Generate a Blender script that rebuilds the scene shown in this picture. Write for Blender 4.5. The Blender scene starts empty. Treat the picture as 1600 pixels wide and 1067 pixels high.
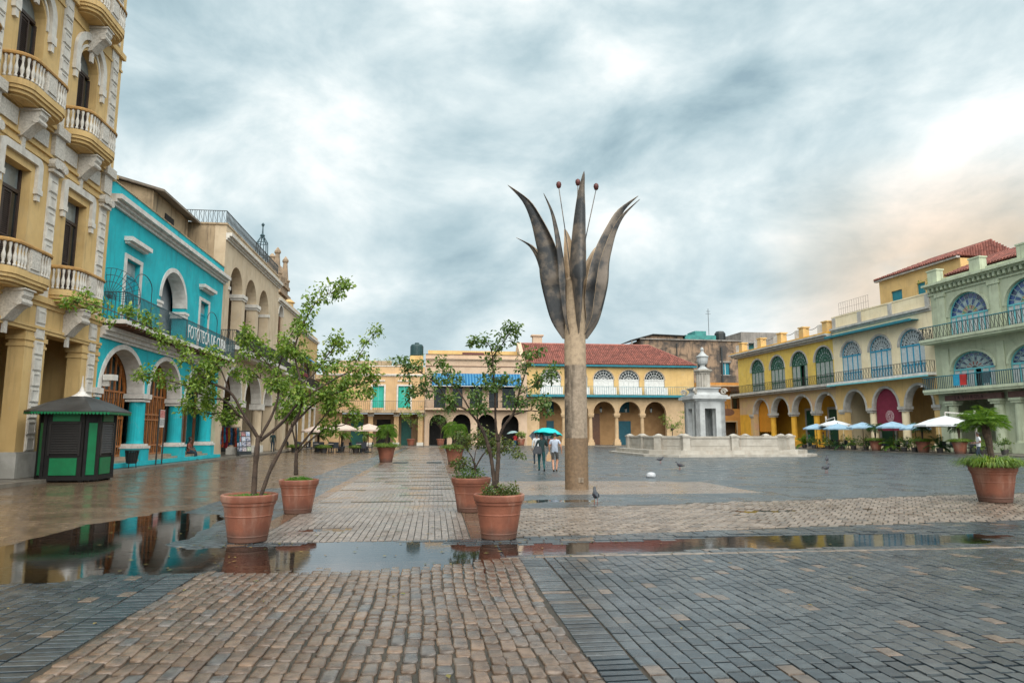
import bpy, bmesh, math, random
from mathutils import Vector, Matrix, noise
from mathutils.geometry import tessellate_polygon
R_ = math.radians
sc = bpy.context.scene
COL = sc.collection
random.seed(7)

# ------------------------------------------------------------------ camera
cam = bpy.data.cameras.new('camera'); camo = bpy.data.objects.new('camera', cam); COL.objects.link(camo)
cam.sensor_width = 36.0; cam.lens = 24.0; cam.clip_end = 2000.0; cam.clip_start = 0.05
camo.location = (0, 0, 1.65)
camo.rotation_euler = (R_(90) + math.atan(144 / 1067.0), 0, 0)
sc.camera = camo

# ------------------------------------------------------------------ render look
sc.render.engine = 'CYCLES'
sc.view_settings.view_transform = 'Standard'; sc.view_settings.look = 'None'
sc.view_settings.exposure = 1.85; sc.view_settings.gamma = 1.0
sc.view_settings.use_curve_mapping = False
cy = sc.cycles
cy.use_denoising = True
try: cy.denoiser = 'OPENIMAGEDENOISE'
except Exception: pass
cy.max_bounces = 7; cy.diffuse_bounces = 3; cy.glossy_bounces = 4; cy.transmission_bounces = 4; cy.transparent_max_bounces = 10
cy.sample_clamp_indirect = 6.0
cy.caustics_reflective = False; cy.caustics_refractive = False

# ------------------------------------------------------------------ node helper
class NT:
    def __init__(s, tree):
        s.t = tree; s.t.nodes.clear()
    def n(s, typ, props=None, **ins):
        nd = s.t.nodes.new(typ)
        for k, v in (props or {}).items(): setattr(nd, k, v)
        for k, v in ins.items():
            key = int(k[1:]) if k[0] == 'i' and k[1:].isdigit() else k.replace('_', ' ')
            s.put(nd.inputs[key], v)
        return nd
    def put(s, sock, v):
        if isinstance(v, bpy.types.NodeSocket): s.t.links.new(v, sock)
        elif isinstance(v, bpy.types.Node): s.t.links.new(v.outputs[0], sock)
        else:
            if hasattr(sock.default_value, '__len__') and not hasattr(v, '__len__'): v = (v,) * len(sock.default_value)
            if sock.type == 'RGBA' and len(v) == 3: v = (*v, 1)
            sock.default_value = v
    def math(s, op, a, b=0.0, c=0.0, clamp=False):
        nd = s.t.nodes.new('ShaderNodeMath'); nd.operation = op; nd.use_clamp = clamp
        s.put(nd.inputs[0], a); s.put(nd.inputs[1], b); s.put(nd.inputs[2], c); return nd.outputs[0]
    def vmath(s, op, a, b=(0, 0, 0)):
        nd = s.t.nodes.new('ShaderNodeVectorMath'); nd.operation = op
        s.put(nd.inputs[0], a); s.put(nd.inputs[1], b); return nd.outputs[0]
    def mix(s, f, a, b, blend='MIX'):
        nd = s.t.nodes.new('ShaderNodeMix'); nd.data_type = 'RGBA'; nd.blend_type = blend
        s.put(nd.inputs[0], f); s.put(nd.inputs[6], a); s.put(nd.inputs[7], b); return nd.outputs[2]
    def ramp(s, f, stops, interp='LINEAR'):
        nd = s.t.nodes.new('ShaderNodeValToRGB'); cr = nd.color_ramp; cr.interpolation = interp
        while len(cr.elements) < len(stops): cr.elements.new(0.5)
        for e, (p, c) in zip(cr.elements, stops):
            e.position = p; e.color = (*c, 1) if len(c) == 3 else c
        s.put(nd.inputs[0], f); return nd.outputs[0]
    def mapr(s, v, a, b, c=0.0, d=1.0, smooth=True):
        nd = s.t.nodes.new('ShaderNodeMapRange'); nd.interpolation_type = 'SMOOTHSTEP' if smooth else 'LINEAR'
        s.put(nd.inputs[0], v)
        for i, q in enumerate((a, b, c, d)): s.put(nd.inputs[i + 1], q)
        return nd.outputs[0]
    def noise(s, vec, scale, detail=4, rough=0.55, dist=0.0):
        nd = s.t.nodes.new('ShaderNodeTexNoise')
        if vec is not None: s.put(nd.inputs['Vector'], vec)
        nd.inputs['Scale'].default_value = scale; nd.inputs['Detail'].default_value = detail
        nd.inputs['Roughness'].default_value = rough; nd.inputs['Distortion'].default_value = dist
        return nd.outputs[0]

def lin(r, g, b):
    f = lambda c: (c / 255 / 12.92) if c <= 10 else ((c / 255 + 0.055) / 1.055) ** 2.4
    return (f(r), f(g), f(b))

# ------------------------------------------------------------------ world: overcast evening sky, broken cloud
SUN_AZ, SUN_EL = 170.0, 50.0        # azimuth clockwise from +Y
w = bpy.data.worlds.new('World'); sc.world = w; w.use_nodes = True
N = NT(w.node_tree)
sky = N.n('ShaderNodeTexSky', dict(sky_type='NISHITA', sun_disc=False, sun_elevation=R_(SUN_EL), sun_rotation=R_(SUN_AZ), dust_density=2.0))
L1X, L1Y, L2X, L2Y = 0.1, 27.1, 13.5, 12.4
tc = N.n('ShaderNodeTexCoord')
d = N.vmath('NORMALIZE', tc.outputs['Generated'])
sp = N.n('ShaderNodeSeparateXYZ', i0=d)
dx, dy, dz = sp.outputs
zz = N.math('ADD', N.math('MAXIMUM', dz, -0.05), 0.50)
cp = N.n('ShaderNodeCombineXYZ', i0=N.math('DIVIDE', dx, zz), i1=N.math('DIVIDE', dy, zz), i2=0.0)
mp1 = N.n('ShaderNodeMapping', i0=cp.outputs[0], Rotation=(0, 0, R_(7)), Scale=(1.0, 0.6, 1.0), Location=(L1X, L1Y, 0))
big = N.noise(mp1.outputs[0], 2.3, 4, 0.5, 0.5)
mp2 = N.n('ShaderNodeMapping', i0=d, Rotation=(0, R_(-16), R_(14)), Scale=(1.0, 1.0, 1.75), Location=(L2X, L2Y, 2))
fine = N.noise(mp2.outputs[0], 4.6, 10, 0.57, 0.25)
n1 = N.math('ADD', N.math('MULTIPLY', big, 0.42), N.math('MULTIPLY', fine, 0.60))
hl = N.math('MAXIMUM', N.math('SQRT', N.math('ADD', N.math('MULTIPLY', dx, dx), N.math('MULTIPLY', dy, dy))), 0.001)
gaz = R_(46)                                              # where the low sun glows behind the cloud
gl = N.math('DIVIDE', N.math('ADD', N.math('MULTIPLY', dx, math.sin(gaz)), N.math('MULTIPLY', dy, math.cos(gaz))), hl)
glow = N.mapr(gl, 0.70, 1.0)
n1 = N.math('ADD', n1, N.math('MULTIPLY', glow, 0.03))
ccol = N.ramp(n1, [(0.37, (0.245, 0.345, 0.392)), (0.44, (0.335, 0.442, 0.485)), (0.50, (0.435, 0.533, 0.567)), (0.56, (0.55, 0.632, 0.652)), (0.65, (0.76, 0.79, 0.785))])
low = N.mapr(dz, 0.0, 0.30, 1.0, 0.0)
ccol = N.mix(N.math('MULTIPLY', low, 0.45), ccol, (0.49, 0.57, 0.60))
wm = N.math('MULTIPLY', N.mapr(gl, 0.885, 0.985), N.mapr(dz, 0.17, 0.38, 1.0, 0.0))
wn = N.mapr(N.noise(mp2.outputs[0], 3.0, 5, 0.5, 0.3), 0.38, 0.56)
wm = N.math('MULTIPLY', wm, N.math('ADD', N.math('MULTIPLY', wn, 0.75), 0.2))
ccol = N.mix(N.math('MULTIPLY', wm, 0.85), ccol, N.mix(1.0, ccol, (1.25, 0.82, 0.53), 'MULTIPLY'))
ccol = N.mix(N.math('MULTIPLY', wm, 0.25), ccol, (0.66, 0.47, 0.33))
bg_sky = N.n('ShaderNodeBackground', i0=sky.outputs[0], i1=0.05)
bg_cl = N.n('ShaderNodeBackground', i0=ccol, i1=0.385)
cover = N.mapr(n1, 0.30, 0.42, 0.90, 1.0)
mxw = N.n('ShaderNodeMixShader', i0=cover, i1=bg_sky.outputs[0], i2=bg_cl.outputs[0])
N.n('ShaderNodeOutputWorld', i0=mxw.outputs[0])

# ------------------------------------------------------------------ sun, veiled by the cloud: very soft
sun = bpy.data.lights.new('sun', 'SUN'); suno = bpy.data.objects.new('sun', sun); COL.objects.link(suno)
sun.energy = 1.5; sun.angle = R_(90); sun.color = (1.0, 0.95, 0.87)
sd = Vector((math.sin(R_(SUN_AZ)) * math.cos(R_(SUN_EL)), math.cos(R_(SUN_AZ)) * math.cos(R_(SUN_EL)), math.sin(R_(SUN_EL))))
suno.rotation_euler = sd.to_track_quat('Z', 'Y').to_euler(); suno.location = (0, 0, 60)

# ------------------------------------------------------------------ materials
MATS = {}
def mat(name, c1, c2=None, scale=2.0, rough=0.8, bump=0.15, bscale=30, streak=0.0, streakc=None, metal=0.0, rnd=0.0, rv=0.0, coord='pos', thr=(0.35, 0.65), grime=0.0, spec=0.5, side=None, foot=0.0, patch=0.0):
    """a procedural surface: two colours mottled by noise, rain streaks, fine relief, per-piece variation"""
    if name in MATS: return MATS[name]
    m = bpy.data.materials.new(name); m.use_nodes = True; MATS[name] = m
    T = NT(m.node_tree)
    if coord == 'pos': co = T.n('ShaderNodeNewGeometry').outputs['Position']
    else: co = T.n('ShaderNodeTexCoord').outputs['Object']
    c2 = c2 or tuple(c * 0.72 for c in c1)
    f = T.mapr(T.noise(co, scale, 6, 0.6), thr[0], thr[1])
    col = T.mix(f, c1, c2)
    if streak:
        mp = T.n('ShaderNodeMapping', i0=co, Scale=(2.2, 2.2, 0.22))
        sf = T.mapr(T.noise(mp.outputs[0], 1.6, 5, 0.62), 0.50, 0.72)
        col = T.mix(T.math('MULTIPLY', sf, streak), col, streakc or tuple(c * 0.35 for c in c1))
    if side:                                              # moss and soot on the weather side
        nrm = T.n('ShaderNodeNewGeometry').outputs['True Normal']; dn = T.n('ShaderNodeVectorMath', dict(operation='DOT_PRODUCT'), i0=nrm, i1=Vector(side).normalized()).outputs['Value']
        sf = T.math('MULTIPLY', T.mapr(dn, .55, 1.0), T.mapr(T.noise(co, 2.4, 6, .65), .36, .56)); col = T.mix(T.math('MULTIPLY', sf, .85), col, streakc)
    if grime:
        gf = T.mapr(T.noise(co, 0.55, 7, 0.66, 0.6), 0.52, 0.68)
        col = T.mix(T.math('MULTIPLY', gf, grime), col, streakc or tuple(c * 0.4 for c in c1))
    if patch:                                             # repainted and flaked patches with hard edges
        pf = T.mapr(T.noise(co, .75, 9, .68, 1.2), .575, .60); pf2 = T.mapr(T.noise(T.vmath('ADD', co, (17.0, 5.0, 9.0)), 1.6, 9, .7, 1.0), .62, .64)
        col = T.mix(T.math('MULTIPLY', pf, patch), col, tuple(c * .72 + .05 for c in c1)); col = T.mix(T.math('MULTIPLY', pf2, patch * 1.3), col, tuple(c * .55 + .16 for c in c1))
    if foot:                                              # splashed dirt with a ragged upper edge
        zf = T.n('ShaderNodeSeparateXYZ', i0=co).outputs[2]
        col = T.mix(T.math('MULTIPLY', T.mapr(T.math('ADD', zf, T.math('MULTIPLY', T.noise(co, 7, 5, .65), -.22)), -.06, foot - .1, 1.0, 0.0), .7), col, (.07, .045, .034))
    if rnd:
        oi = T.n('ShaderNodeObjectInfo').outputs['Random']
        at = T.n('ShaderNodeAttribute', dict(attribute_name='rnd')).outputs['Fac']
        r = T.math('FRACT', T.math('ADD', oi, at))
        col = T.mix(1.0, col, T.ramp(r, [(0, (1 - rnd,) * 3), (1, (1 + rnd,) * 3)]), 'MULTIPLY')
    ro = rough
    if rv: ro = T.math('ADD', rough - rv, T.math('MULTIPLY', T.noise(co, scale * 1.7, 4), 2 * rv))
    p = T.n('ShaderNodeBsdfPrincipled', Base_Color=col, Roughness=ro, Metallic=metal)
    p.inputs['Specular IOR Level'].default_value = spec
    if bump:
        b = T.n('ShaderNodeBump', Strength=bump, Distance=0.02, Height=T.noise(co, bscale, 5, 0.6))
        T.put(p.inputs['Normal'], b)
    T.n('ShaderNodeOutputMaterial', i0=p.outputs[0])
    return m

def glass(name, col, rough=0.08):
    return mat(name, col, tuple(c * 0.6 for c in col), scale=1.5, rough=rough, bump=0.03, bscale=2, spec=0.6)

# ------------------------------------------------------------------ mesh builder
class MB:
    def __init__(s): s.v = []; s.f = []; s.marks = []
    def mark(s): s.marks.append((len(s.v), len(s.f))); return s
    def add(s, v, f):
        o = len(s.v); s.v += [tuple(q) for q in v]; s.f += [tuple(i + o for i in q) for q in f]; return s
    def box(s, x0, y0, z0, x1, y1, z1):
        v = [(x, y, z) for z in (z0, z1) for y in (y0, y1) for x in (x0, x1)]
        return s.add(v, [(0, 2, 3, 1), (4, 5, 7, 6), (0, 1, 5, 4), (2, 6, 7, 3), (0, 4, 6, 2), (1, 3, 7, 5)])
    def cbox(s, cx, cy_, cz, sx, sy, sz): return s.box(cx - sx / 2, cy_ - sy / 2, cz - sz / 2, cx + sx / 2, cy_ + sy / 2, cz + sz / 2)
    @staticmethod
    def ax(axis, p, t): return (p[0], t, p[1]) if axis == 'y' else (p[0], p[1], t) if axis == 'z' else (t, p[0], p[1])
    def prism(s, poly, axis, a, b):
        n = len(poly)
        v = [s.ax(axis, p, a) for p in poly] + [s.ax(axis, p, b) for p in poly]
        return s.add(v, [tuple(range(n))[::-1], tuple(range(n, 2 * n))] + [(i, (i + 1) % n, n + (i + 1) % n, n + i) for i in range(n)])
    def holed(s, outer, holes, y0, y1, axis='y'):
        """a slab in the x-z plane from y0 to y1 with openings cut through, reveals included"""
        loops = [outer] + holes
        tris = tessellate_polygon([[Vector((p[0], p[1], 0)) for p in l] for l in loops])
        flat = [p for l in loops for p in l]; n = len(flat)
        v = [s.ax(axis, p, y0) for p in flat] + [s.ax(axis, p, y1) for p in flat]
        f = [tuple(t) for t in tris] + [tuple(i + n for i in t[::-1]) for t in tris]
        k = 0
        for l in loops:
            m = len(l)
            f += [(k + i, k + (i + 1) % m, n + k + (i + 1) % m, n + k + i) for i in range(m)]; k += m
        return s.add(v, f)
    def lathe(s, prof, cx=0, cy_=0, seg=16, z0=0, closed=True):
        """prof: (radius, z) from bottom to top"""
        n = len(prof); v = []
        for r, z in prof:
            for k in range(seg):
                a = 2 * math.pi * k / seg; v.append((cx + r * math.cos(a), cy_ + r * math.sin(a), z0 + z))
        f = [(i * seg + k, i * seg + (k + 1) % seg, (i + 1) * seg + (k + 1) % seg, (i + 1) * seg + k) for i in range(n - 1) for k in range(seg)]
        if closed: f += [tuple(range(seg))[::-1], tuple((n - 1) * seg + k for k in range(seg))]
        return s.add(v, f)
    def tube(s, pts, rad, seg=6, flat=1.0):
        pts = [Vector(p) for p in pts]; n = len(pts)
        if not hasattr(rad, '__len__'): rad = [rad] * n
        v = []; prev = None
        for i, p in enumerate(pts):
            t = (pts[min(i + 1, n - 1)] - pts[max(i - 1, 0)]); t = t.normalized() if t.length > 1e-9 else Vector((0, 0, 1))
            if prev is None:
                prev = t.orthogonal().normalized()
            else:
                prev = (prev - t * prev.dot(t)); prev = prev.normalized() if prev.length > 1e-6 else t.orthogonal().normalized()
            b = t.cross(prev)
            for k in range(seg):
                a = 2 * math.pi * k / seg
                v.append(p + prev * (math.cos(a) * rad[i]) + b * (math.sin(a) * rad[i] * flat))
        f = [(i * seg + k, i * seg + (k + 1) % seg, (i + 1) * seg + (k + 1) % seg, (i + 1) * seg + k) for i in range(n - 1) for k in range(seg)]
        f += [tuple(range(seg))[::-1], tuple((n - 1) * seg + k for k in range(seg))]
        return s.add(v, f)
    def sweep(s, path, prof):
        """prof (out, z) swept along a plan path [(x, y)]; out is to the right of travel"""
        n = len(path); m = len(prof); v = []
        for i, p in enumerate(path):
            a = Vector(path[max(i - 1, 0)]); b = Vector(path[min(i + 1, n - 1)]); t = (b - a).normalized(); o = Vector((t.y, -t.x))
            for (q, z) in prof: v.append((p[0] + o.x * q, p[1] + o.y * q, z))
        f = [(i * m + k, i * m + (k + 1) % m, (i + 1) * m + (k + 1) % m, (i + 1) * m + k) for i in range(n - 1) for k in range(m)]
        f += [tuple(range(m))[::-1], tuple((n - 1) * m + k for k in range(m))]
        return s.add(v, f)
    def mesh(s, name, m, smooth=False, rnd=None):
        me = bpy.data.meshes.new(name); me.from_pydata(s.v, [], s.f)
        for q in (m if isinstance(m, (list, tuple)) else [m]): me.materials.append(q)
        if smooth: me.polygons.foreach_set('use_smooth', [True] * len(me.polygons))
        if rnd is not None:
            at = me.attributes.new('rnd', 'FLOAT', 'FACE'); at.data.foreach_set('value', rnd)
        me.update(); return me
    def build(s, name, m, parent=None, smooth=False, loc=None, rz=0, kind=None, rnd=None, label=None):
        return link(name, s.mesh(name, m, smooth, rnd), parent, loc, rz, kind, label)

def link(name, data, parent=None, loc=None, rz=0, kind=None, label=None, scale=None):
    o = bpy.data.objects.new(name, data); COL.objects.link(o)
    if parent is not None: o.parent = parent
    if loc is not None: o.location = loc
    if rz: o.rotation_euler = (0, 0, rz)
    if scale is not None: o.scale = scale
    if kind: o['kind'] = kind
    if label: o['label'] = label
    return o

def tag(o, label, cat, group=None):
    o['label'] = label; o['category'] = cat
    if group: o['group'] = group
    return o
def thing(name, label, cat, loc=(0, 0, 0), rz=0, group=None):
    return tag(link(name, None, None, loc, rz), label, cat, group)
def copy_tree(o, parent=None):
    c = o.copy(); COL.objects.link(c); c.parent = parent
    for ch in o.children: copy_tree(ch, c)
    return c

def arch(cx, wd, zb, zs, rise=None, n=14):
    """outline of an arched opening, from bottom left over the top to bottom right"""
    r = wd / 2; rise = r if rise is None else rise
    return [(cx - r, zb)] + [(cx - r * math.cos(math.pi * i / n), zs + rise * math.sin(math.pi * i / n)) for i in range(n + 1)] + [(cx + r, zb)]
def rect(x0, z0, x1, z1): return [(x0, z0), (x0, z1), (x1, z1), (x1, z0)]
def notched(x0, z0, x1, z1, cuts):
    """wall outline standing on z0 with openings that reach the ground"""
    pts = [(x0, z0)]
    for c in sorted(cuts, key=lambda q: q[0][0]): pts += c
    return pts + [(x1, z0), (x1, z1), (x0, z1)]
def archivolt(mb, cx, wd, zs, rise, t, y0, y1, n=16, leg=0.0):
    r = wd / 2; rise = r if rise is None else rise; mb.mark()
    inn = [(cx - r * math.cos(math.pi * i / n), zs + rise * math.sin(math.pi * i / n)) for i in range(n + 1)]
    out = [(cx - (r + t) * math.cos(math.pi * i / n), zs + (rise + t) * math.sin(math.pi * i / n)) for i in range(n + 1)]
    if leg:
        inn = [(cx - r, zs - leg)] + inn + [(cx + r, zs - leg)]; out = [(cx - r - t, zs - leg)] + out + [(cx + r + t, zs - leg)]
    for i in range(len(inn) - 1):
        q = [inn[i], out[i], out[i + 1], inn[i + 1]]
        mb.prism(q, 'y', y0, y1)
    return mb
def railing(mb, pts, z0, z1, gap=0.13, r=0.012, curl=False):
    for (ax, ay), (bx, by) in zip(pts[:-1], pts[1:]):
        L = math.hypot(bx - ax, by - ay); n = max(1, int(L / gap))
        for i in range(n + 1):
            x = ax + (bx - ax) * i / n; y = ay + (by - ay) * i / n
            if curl and i % 2:
                zm = (z0 + z1) / 2
                tx, ty = (bx - ax) / L * gap * 0.5, (by - ay) / L * gap * 0.5
                mb.tube([(x, y, z0), (x + tx, y + ty, zm - (zm - z0) * .5), (x - tx, y - ty, zm + (z1 - zm) * .5), (x, y, z1)], r, 4)
            else: mb.box(x - r, y - r, z0, x + r, y + r, z1)
        for zz_ in (z0 + 0.04, z1):
            mb.tube([(ax, ay, zz_), (bx, by, zz_)], 0.028 if zz_ == z1 else 0.016, 4)
    return mb
# ================================================================== GROUND
GA = R_(6.5)
def g2w(gx, gy): return (gx * math.cos(GA) - gy * math.sin(GA), gx * math.sin(GA) + gy * math.cos(GA))
def w2g(x, y): return (x * math.cos(GA) + y * math.sin(GA), -x * math.sin(GA) + y * math.cos(GA))
BOWLS = [(-5.15, 12.0, 1.3, 4.0, .032), (-4.0, 9.85, 2.5, .95, .032), (-1.3, 9.95, 2.4, 1.05, .040), (2.4, 10.15, 2.0, .5, .024),
         (6.3, 10.45, 3.4, .6, .034), (-1.95, 12.5, .55, .3, .022), (8.0, 14.5, 2.6, .35, .016), (3.5, 17.2, 2.5, .5, .018), (11, 13.4, 2.2, .4, .018)]
WATER = -0.0155
def hg(gx, gy):
    h = noise.noise((gx * .5, gy * .5, 3.1)) * .009 + noise.noise((gx * 1.7, gy * 1.7, 8.0)) * .008 + noise.noise((gx * 4.0, gy * 4.0, 2.0)) * .004
    for cx, cy_, rx, ry, dp in BOWLS:
        q = ((gx - cx) / rx) ** 2 + ((gy - cy_) / ry) ** 2
        if q < 1.6: h -= dp * max(0.0, 1 - q / 1.6) ** .8
    return h

def wetmat(name, stops, rough=.3, rv=.12, bump=.35, bscale=45, mott=.25):
    """wet stone: colour drawn per piece, gloss that varies as the water film does"""
    m = bpy.data.materials.new(name); m.use_nodes = True; T = NT(m.node_tree)
    co = T.n('ShaderNodeNewGeometry').outputs['Position']
    oi = T.n('ShaderNodeObjectInfo').outputs['Random']
    at = T.n('ShaderNodeAttribute', dict(attribute_name='rnd')).outputs['Fac']
    r = T.math('FRACT', T.math('ADD', oi, at))
    col = T.ramp(r, stops)
    f = T.noise(co, 9, 5, .65)
    col = T.mix(T.mapr(f, .35, .7), col, T.mix(1.0, col, (1 - mott * 2, 1 - mott * 2, 1 - mott * 1.9), 'MULTIPLY'))
    wet = T.noise(co, .7, 5, .6)
    ro = T.math('ADD', rough - rv, T.math('ADD', T.math('MULTIPLY', T.mapr(wet, .35, .68), 2 * rv), T.math('MULTIPLY', f, .08)))
    p = T.n('ShaderNodeBsdfPrincipled', Base_Color=col, Roughness=ro)
    p.inputs['Specular IOR Level'].default_value = .55
    T.put(p.inputs['Normal'], T.n('ShaderNodeBump', Strength=bump, Distance=.006, Height=T.noise(co, bscale, 4, .65)))
    T.n('ShaderNodeOutputMaterial', i0=p.outputs[0]); return m

def brickmat(name, c1, c2, cm, bw, bh, rot=0, rough=.25, rv=.1, bump=.5, ms=.012, big=None):
    m = bpy.data.materials.new(name); m.use_nodes = True; T = NT(m.node_tree)
    co = T.n('ShaderNodeTexCoord').outputs['Object']
    mp = T.n('ShaderNodeMapping', i0=co, Rotation=(0, 0, rot))
    wob = T.vmath('MULTIPLY', T.n('ShaderNodeTexNoise', Vector=co, Scale=.6, Detail=2.0).outputs[1], (.16, .16, 0))
    b = T.n('ShaderNodeTexBrick', Vector=T.vmath('ADD', mp.outputs[0], wob), Color1=c1, Color2=c2, Mortar=cm, Scale=1.0)
    b.inputs['Mortar Size'].default_value = ms; b.inputs['Brick Width'].default_value = bw; b.inputs['Row Height'].default_value = bh
    b.inputs['Mortar Smooth'].default_value = .3
    n = T.noise(co, .35, 7, .62, .4)
    col = T.mix(T.mapr(n, .36, .66), b.outputs[0], T.mix(1.0, b.outputs[0], (.78, .78, .79), 'MULTIPLY'))
    if big: col = T.mix(T.mapr(T.noise(co, .16, 4, .6, .8), .5, .62), col, big)
    n2 = T.noise(co, .9, 6, .6, .5)
    ro = T.math('ADD', rough - rv, T.math('MULTIPLY', T.mapr(n2, .34, .66), 2 * rv))
    p = T.n('ShaderNodeBsdfPrincipled', Base_Color=col, Roughness=ro)
    p.inputs['Specular IOR Level'].default_value = .55
    hh = T.math('ADD', T.math('MULTIPLY', b.outputs[1], -1.0), T.math('MULTIPLY', T.noise(co, 14, 4), .5))
    T.put(p.inputs['Normal'], T.n('ShaderNodeBump', Strength=bump, Distance=.006, Height=hh))
    T.n('ShaderNodeOutputMaterial', i0=p.outputs[0]); return m

m_cob = wetmat('wet_cobble', [(0, (.095, .065, .047)), (.3, (.155, .106, .074)), (.5, (.120, .092, .072)), (.7, (.185, .128, .090)), (.82, (.105, .100, .096)), (1, (.20, .132, .088))], .20, .12)
m_sett = wetmat('wet_dark_sett', [(0, (.020, .029, .036)), (.4, (.036, .049, .058)), (.75, (.052, .065, .073)), (.955, (.064, .074, .078)), (.965, (.13, .098, .074)), (1, (.165, .122, .092))], .20, .12)
m_paver = wetmat('wet_pale_paver', [(0, (.20, .168, .145)), (.5, (.26, .22, .19)), (.85, (.30, .255, .22)), (1, (.16, .125, .10))], .36, .14)
m_tanst = wetmat('wet_tan_brick', [(0, (.15, .11, .08)), (.5, (.225, .178, .138)), (.85, (.27, .215, .17)), (1, (.12, .095, .075))], .34, .14)
m_joint = mat('joint_earth', (.050, .036, .024), (.024, .022, .014), scale=6, rough=.5, bump=.5, bscale=60, rv=.15)
m_blue = brickmat('wet_grey_brick', (.100, .122, .134), (.062, .078, .088), (.020, .026, .030), .27, .135, R_(38), .32, .13, .8, .018)
m_tanf = brickmat('wet_tan_field', (.19, .128, .080), (.13, .088, .056), (.05, .035, .024), .24, .12, R_(20), .22, .08, .5)
m_path = brickmat('wet_path', (.28, .24, .21), (.215, .18, .155), (.075, .058, .046), .22, .11, R_(90), .30, .13, .4, .012, (.17, .12, .085))
m_brown = brickmat('wet_brown_border', (.20, .125, .082), (.135, .09, .062), (.05, .035, .025), .3, .15, 0, .24, .1)
m_line = mat('wet_dark_strip', (.05, .075, .07), (.085, .06, .045), scale=3, rough=.12, bump=.1, rv=.06)

def zone(gx, gy):
    if gy < 9.5: return 0
    if gx < -5.4 + 0.03 * (gy - 12): return 2
    if gx < -3.05: return 1 if (gx > -4.6 or gy < 22) and gy > 9.5 else 2
    if gx < -2.75: return 4
    if gx < .62:
        if gy < 15.15: return 0
        return 3
    if gx < 1.15: return 4 if gy > 11.2 else 0
    lo, hi = 11.2 + .11 * (gx - 1.15), 15.3 + .17 * (gx - 1.15)
    if gy < hi and gx < 17: return 0
    if gx < 9.2 and 18.7 < gy < 24.3 - .28 * max(0, gx - 5) and gx > 1.7: return 5
    return 1
def lines(a, b, st, extra):
    q = [a + st * i for i in range(int(round((b - a) / st)) + 1)] + extra
    q = sorted(q); out = [q[0]]
    for v_ in q[1:]:
        if v_ - out[-1] > 0.02: out.append(v_)
    return out
GX = lines(-9, 18, .25, [-260, -160, -100, -70, -50, -40, -30, -24, -20, -17, -14, -12, -10.5, -5.4, -4.6, -3.05, -2.75, .62, 1.15, 20, 24, 30, 36, 44, 60, 90, 150, 260])
GY = lines(2, 25, .25, [-60, -30, -15, -8, -4, -1, .5, 9.5, 11.2, 15.15, 26, 27, 28, 30, 32, 34, 36, 40, 44, 50, 56, 64, 72, 80, 90, 110, 150, 220, 400])
mb = MB(); mi = []
for y in GY:
    for x in GX:
        h = hg(x, y) if (-9 <= x <= 18 and 2 <= y <= 25) else 0.0
        mb.v.append((x, y, h))
nx = len(GX)
for j in range(len(GY) - 1):
    for i in range(nx - 1):
        mb.f.append((j * nx + i, j * nx + i + 1, (j + 1) * nx + i + 1, (j + 1) * nx + i))
        z = zone((GX[i] + GX[i + 1]) / 2, (GY[j] + GY[j + 1]) / 2); mi.append(z)
# where stones are built one by one the sheet is their bed, lower than their tops
low = set()
for k, z in enumerate(mi):
    if z == 0: low.update(mb.f[k])
hi_ = set()
for k, z in enumerate(mi):
    if z != 0: hi_.update(mb.f[k])
for k in low - hi_:
    x, y, h = mb.v[k]; mb.v[k] = (x, y, h - .014)
me = mb.mesh('plaza_paving', [m_joint, m_blue, m_tanf, m_path, m_brown, brickmat('wet_tan_patch', (.30, .235, .18), (.22, .165, .125), (.07, .055, .042), .22, .11, R_(30), .3, .12, .4)])
me.polygons.foreach_set('material_index', mi)
me.polygons.foreach_set('use_smooth', [True] * len(mi))
ground = link('plaza_paving', me, None, (0, 0, 0), GA, 'structure')

def seen(gx, gy, mg=1.3):
    x, y = g2w(gx, gy)
    return y > 3.4 and abs(x) < y * .76 + mg
def block(mb_, rnd, x0, y0, x1, y1, zt, bev, dep, r, tilt=(0, 0), rot=None, jig=0.0):
    cx, cy_ = (x0 + x1) / 2, (y0 + y1) / 2
    o = len(mb_.v); ring = [(x0, y0), (x1, y0), (x1, y1), (x0, y1)]
    if jig: ring = [(a + random.uniform(-jig, jig), b + random.uniform(-jig, jig)) for a, b in ring]
    for lv in range(3):
        for a, b in ring:
            k = bev if lv == 2 else 0
            px = a + (k if a < cx else -k); py = b + (k if b < cy_ else -k)
            z = zt - dep if lv == 0 else zt - bev * .8 if lv == 1 else zt
            if lv: z += (px - cx) * tilt[0] + (py - cy_) * tilt[1]
            if rot: px, py = rot[0] + (px) * rot[2] - (py) * rot[3], rot[1] + (px) * rot[3] + (py) * rot[2]
            mb_.v.append((px, py, z))
    for lv in (0, 4):
        for i in range(4): mb_.f.append((o + lv + i, o + lv + (i + 1) % 4, o + lv + 4 + (i + 1) % 4, o + lv + 4 + i))
    mb_.f.append((o + 8, o + 9, o + 10, o + 11)); rnd += [r] * 9

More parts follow.
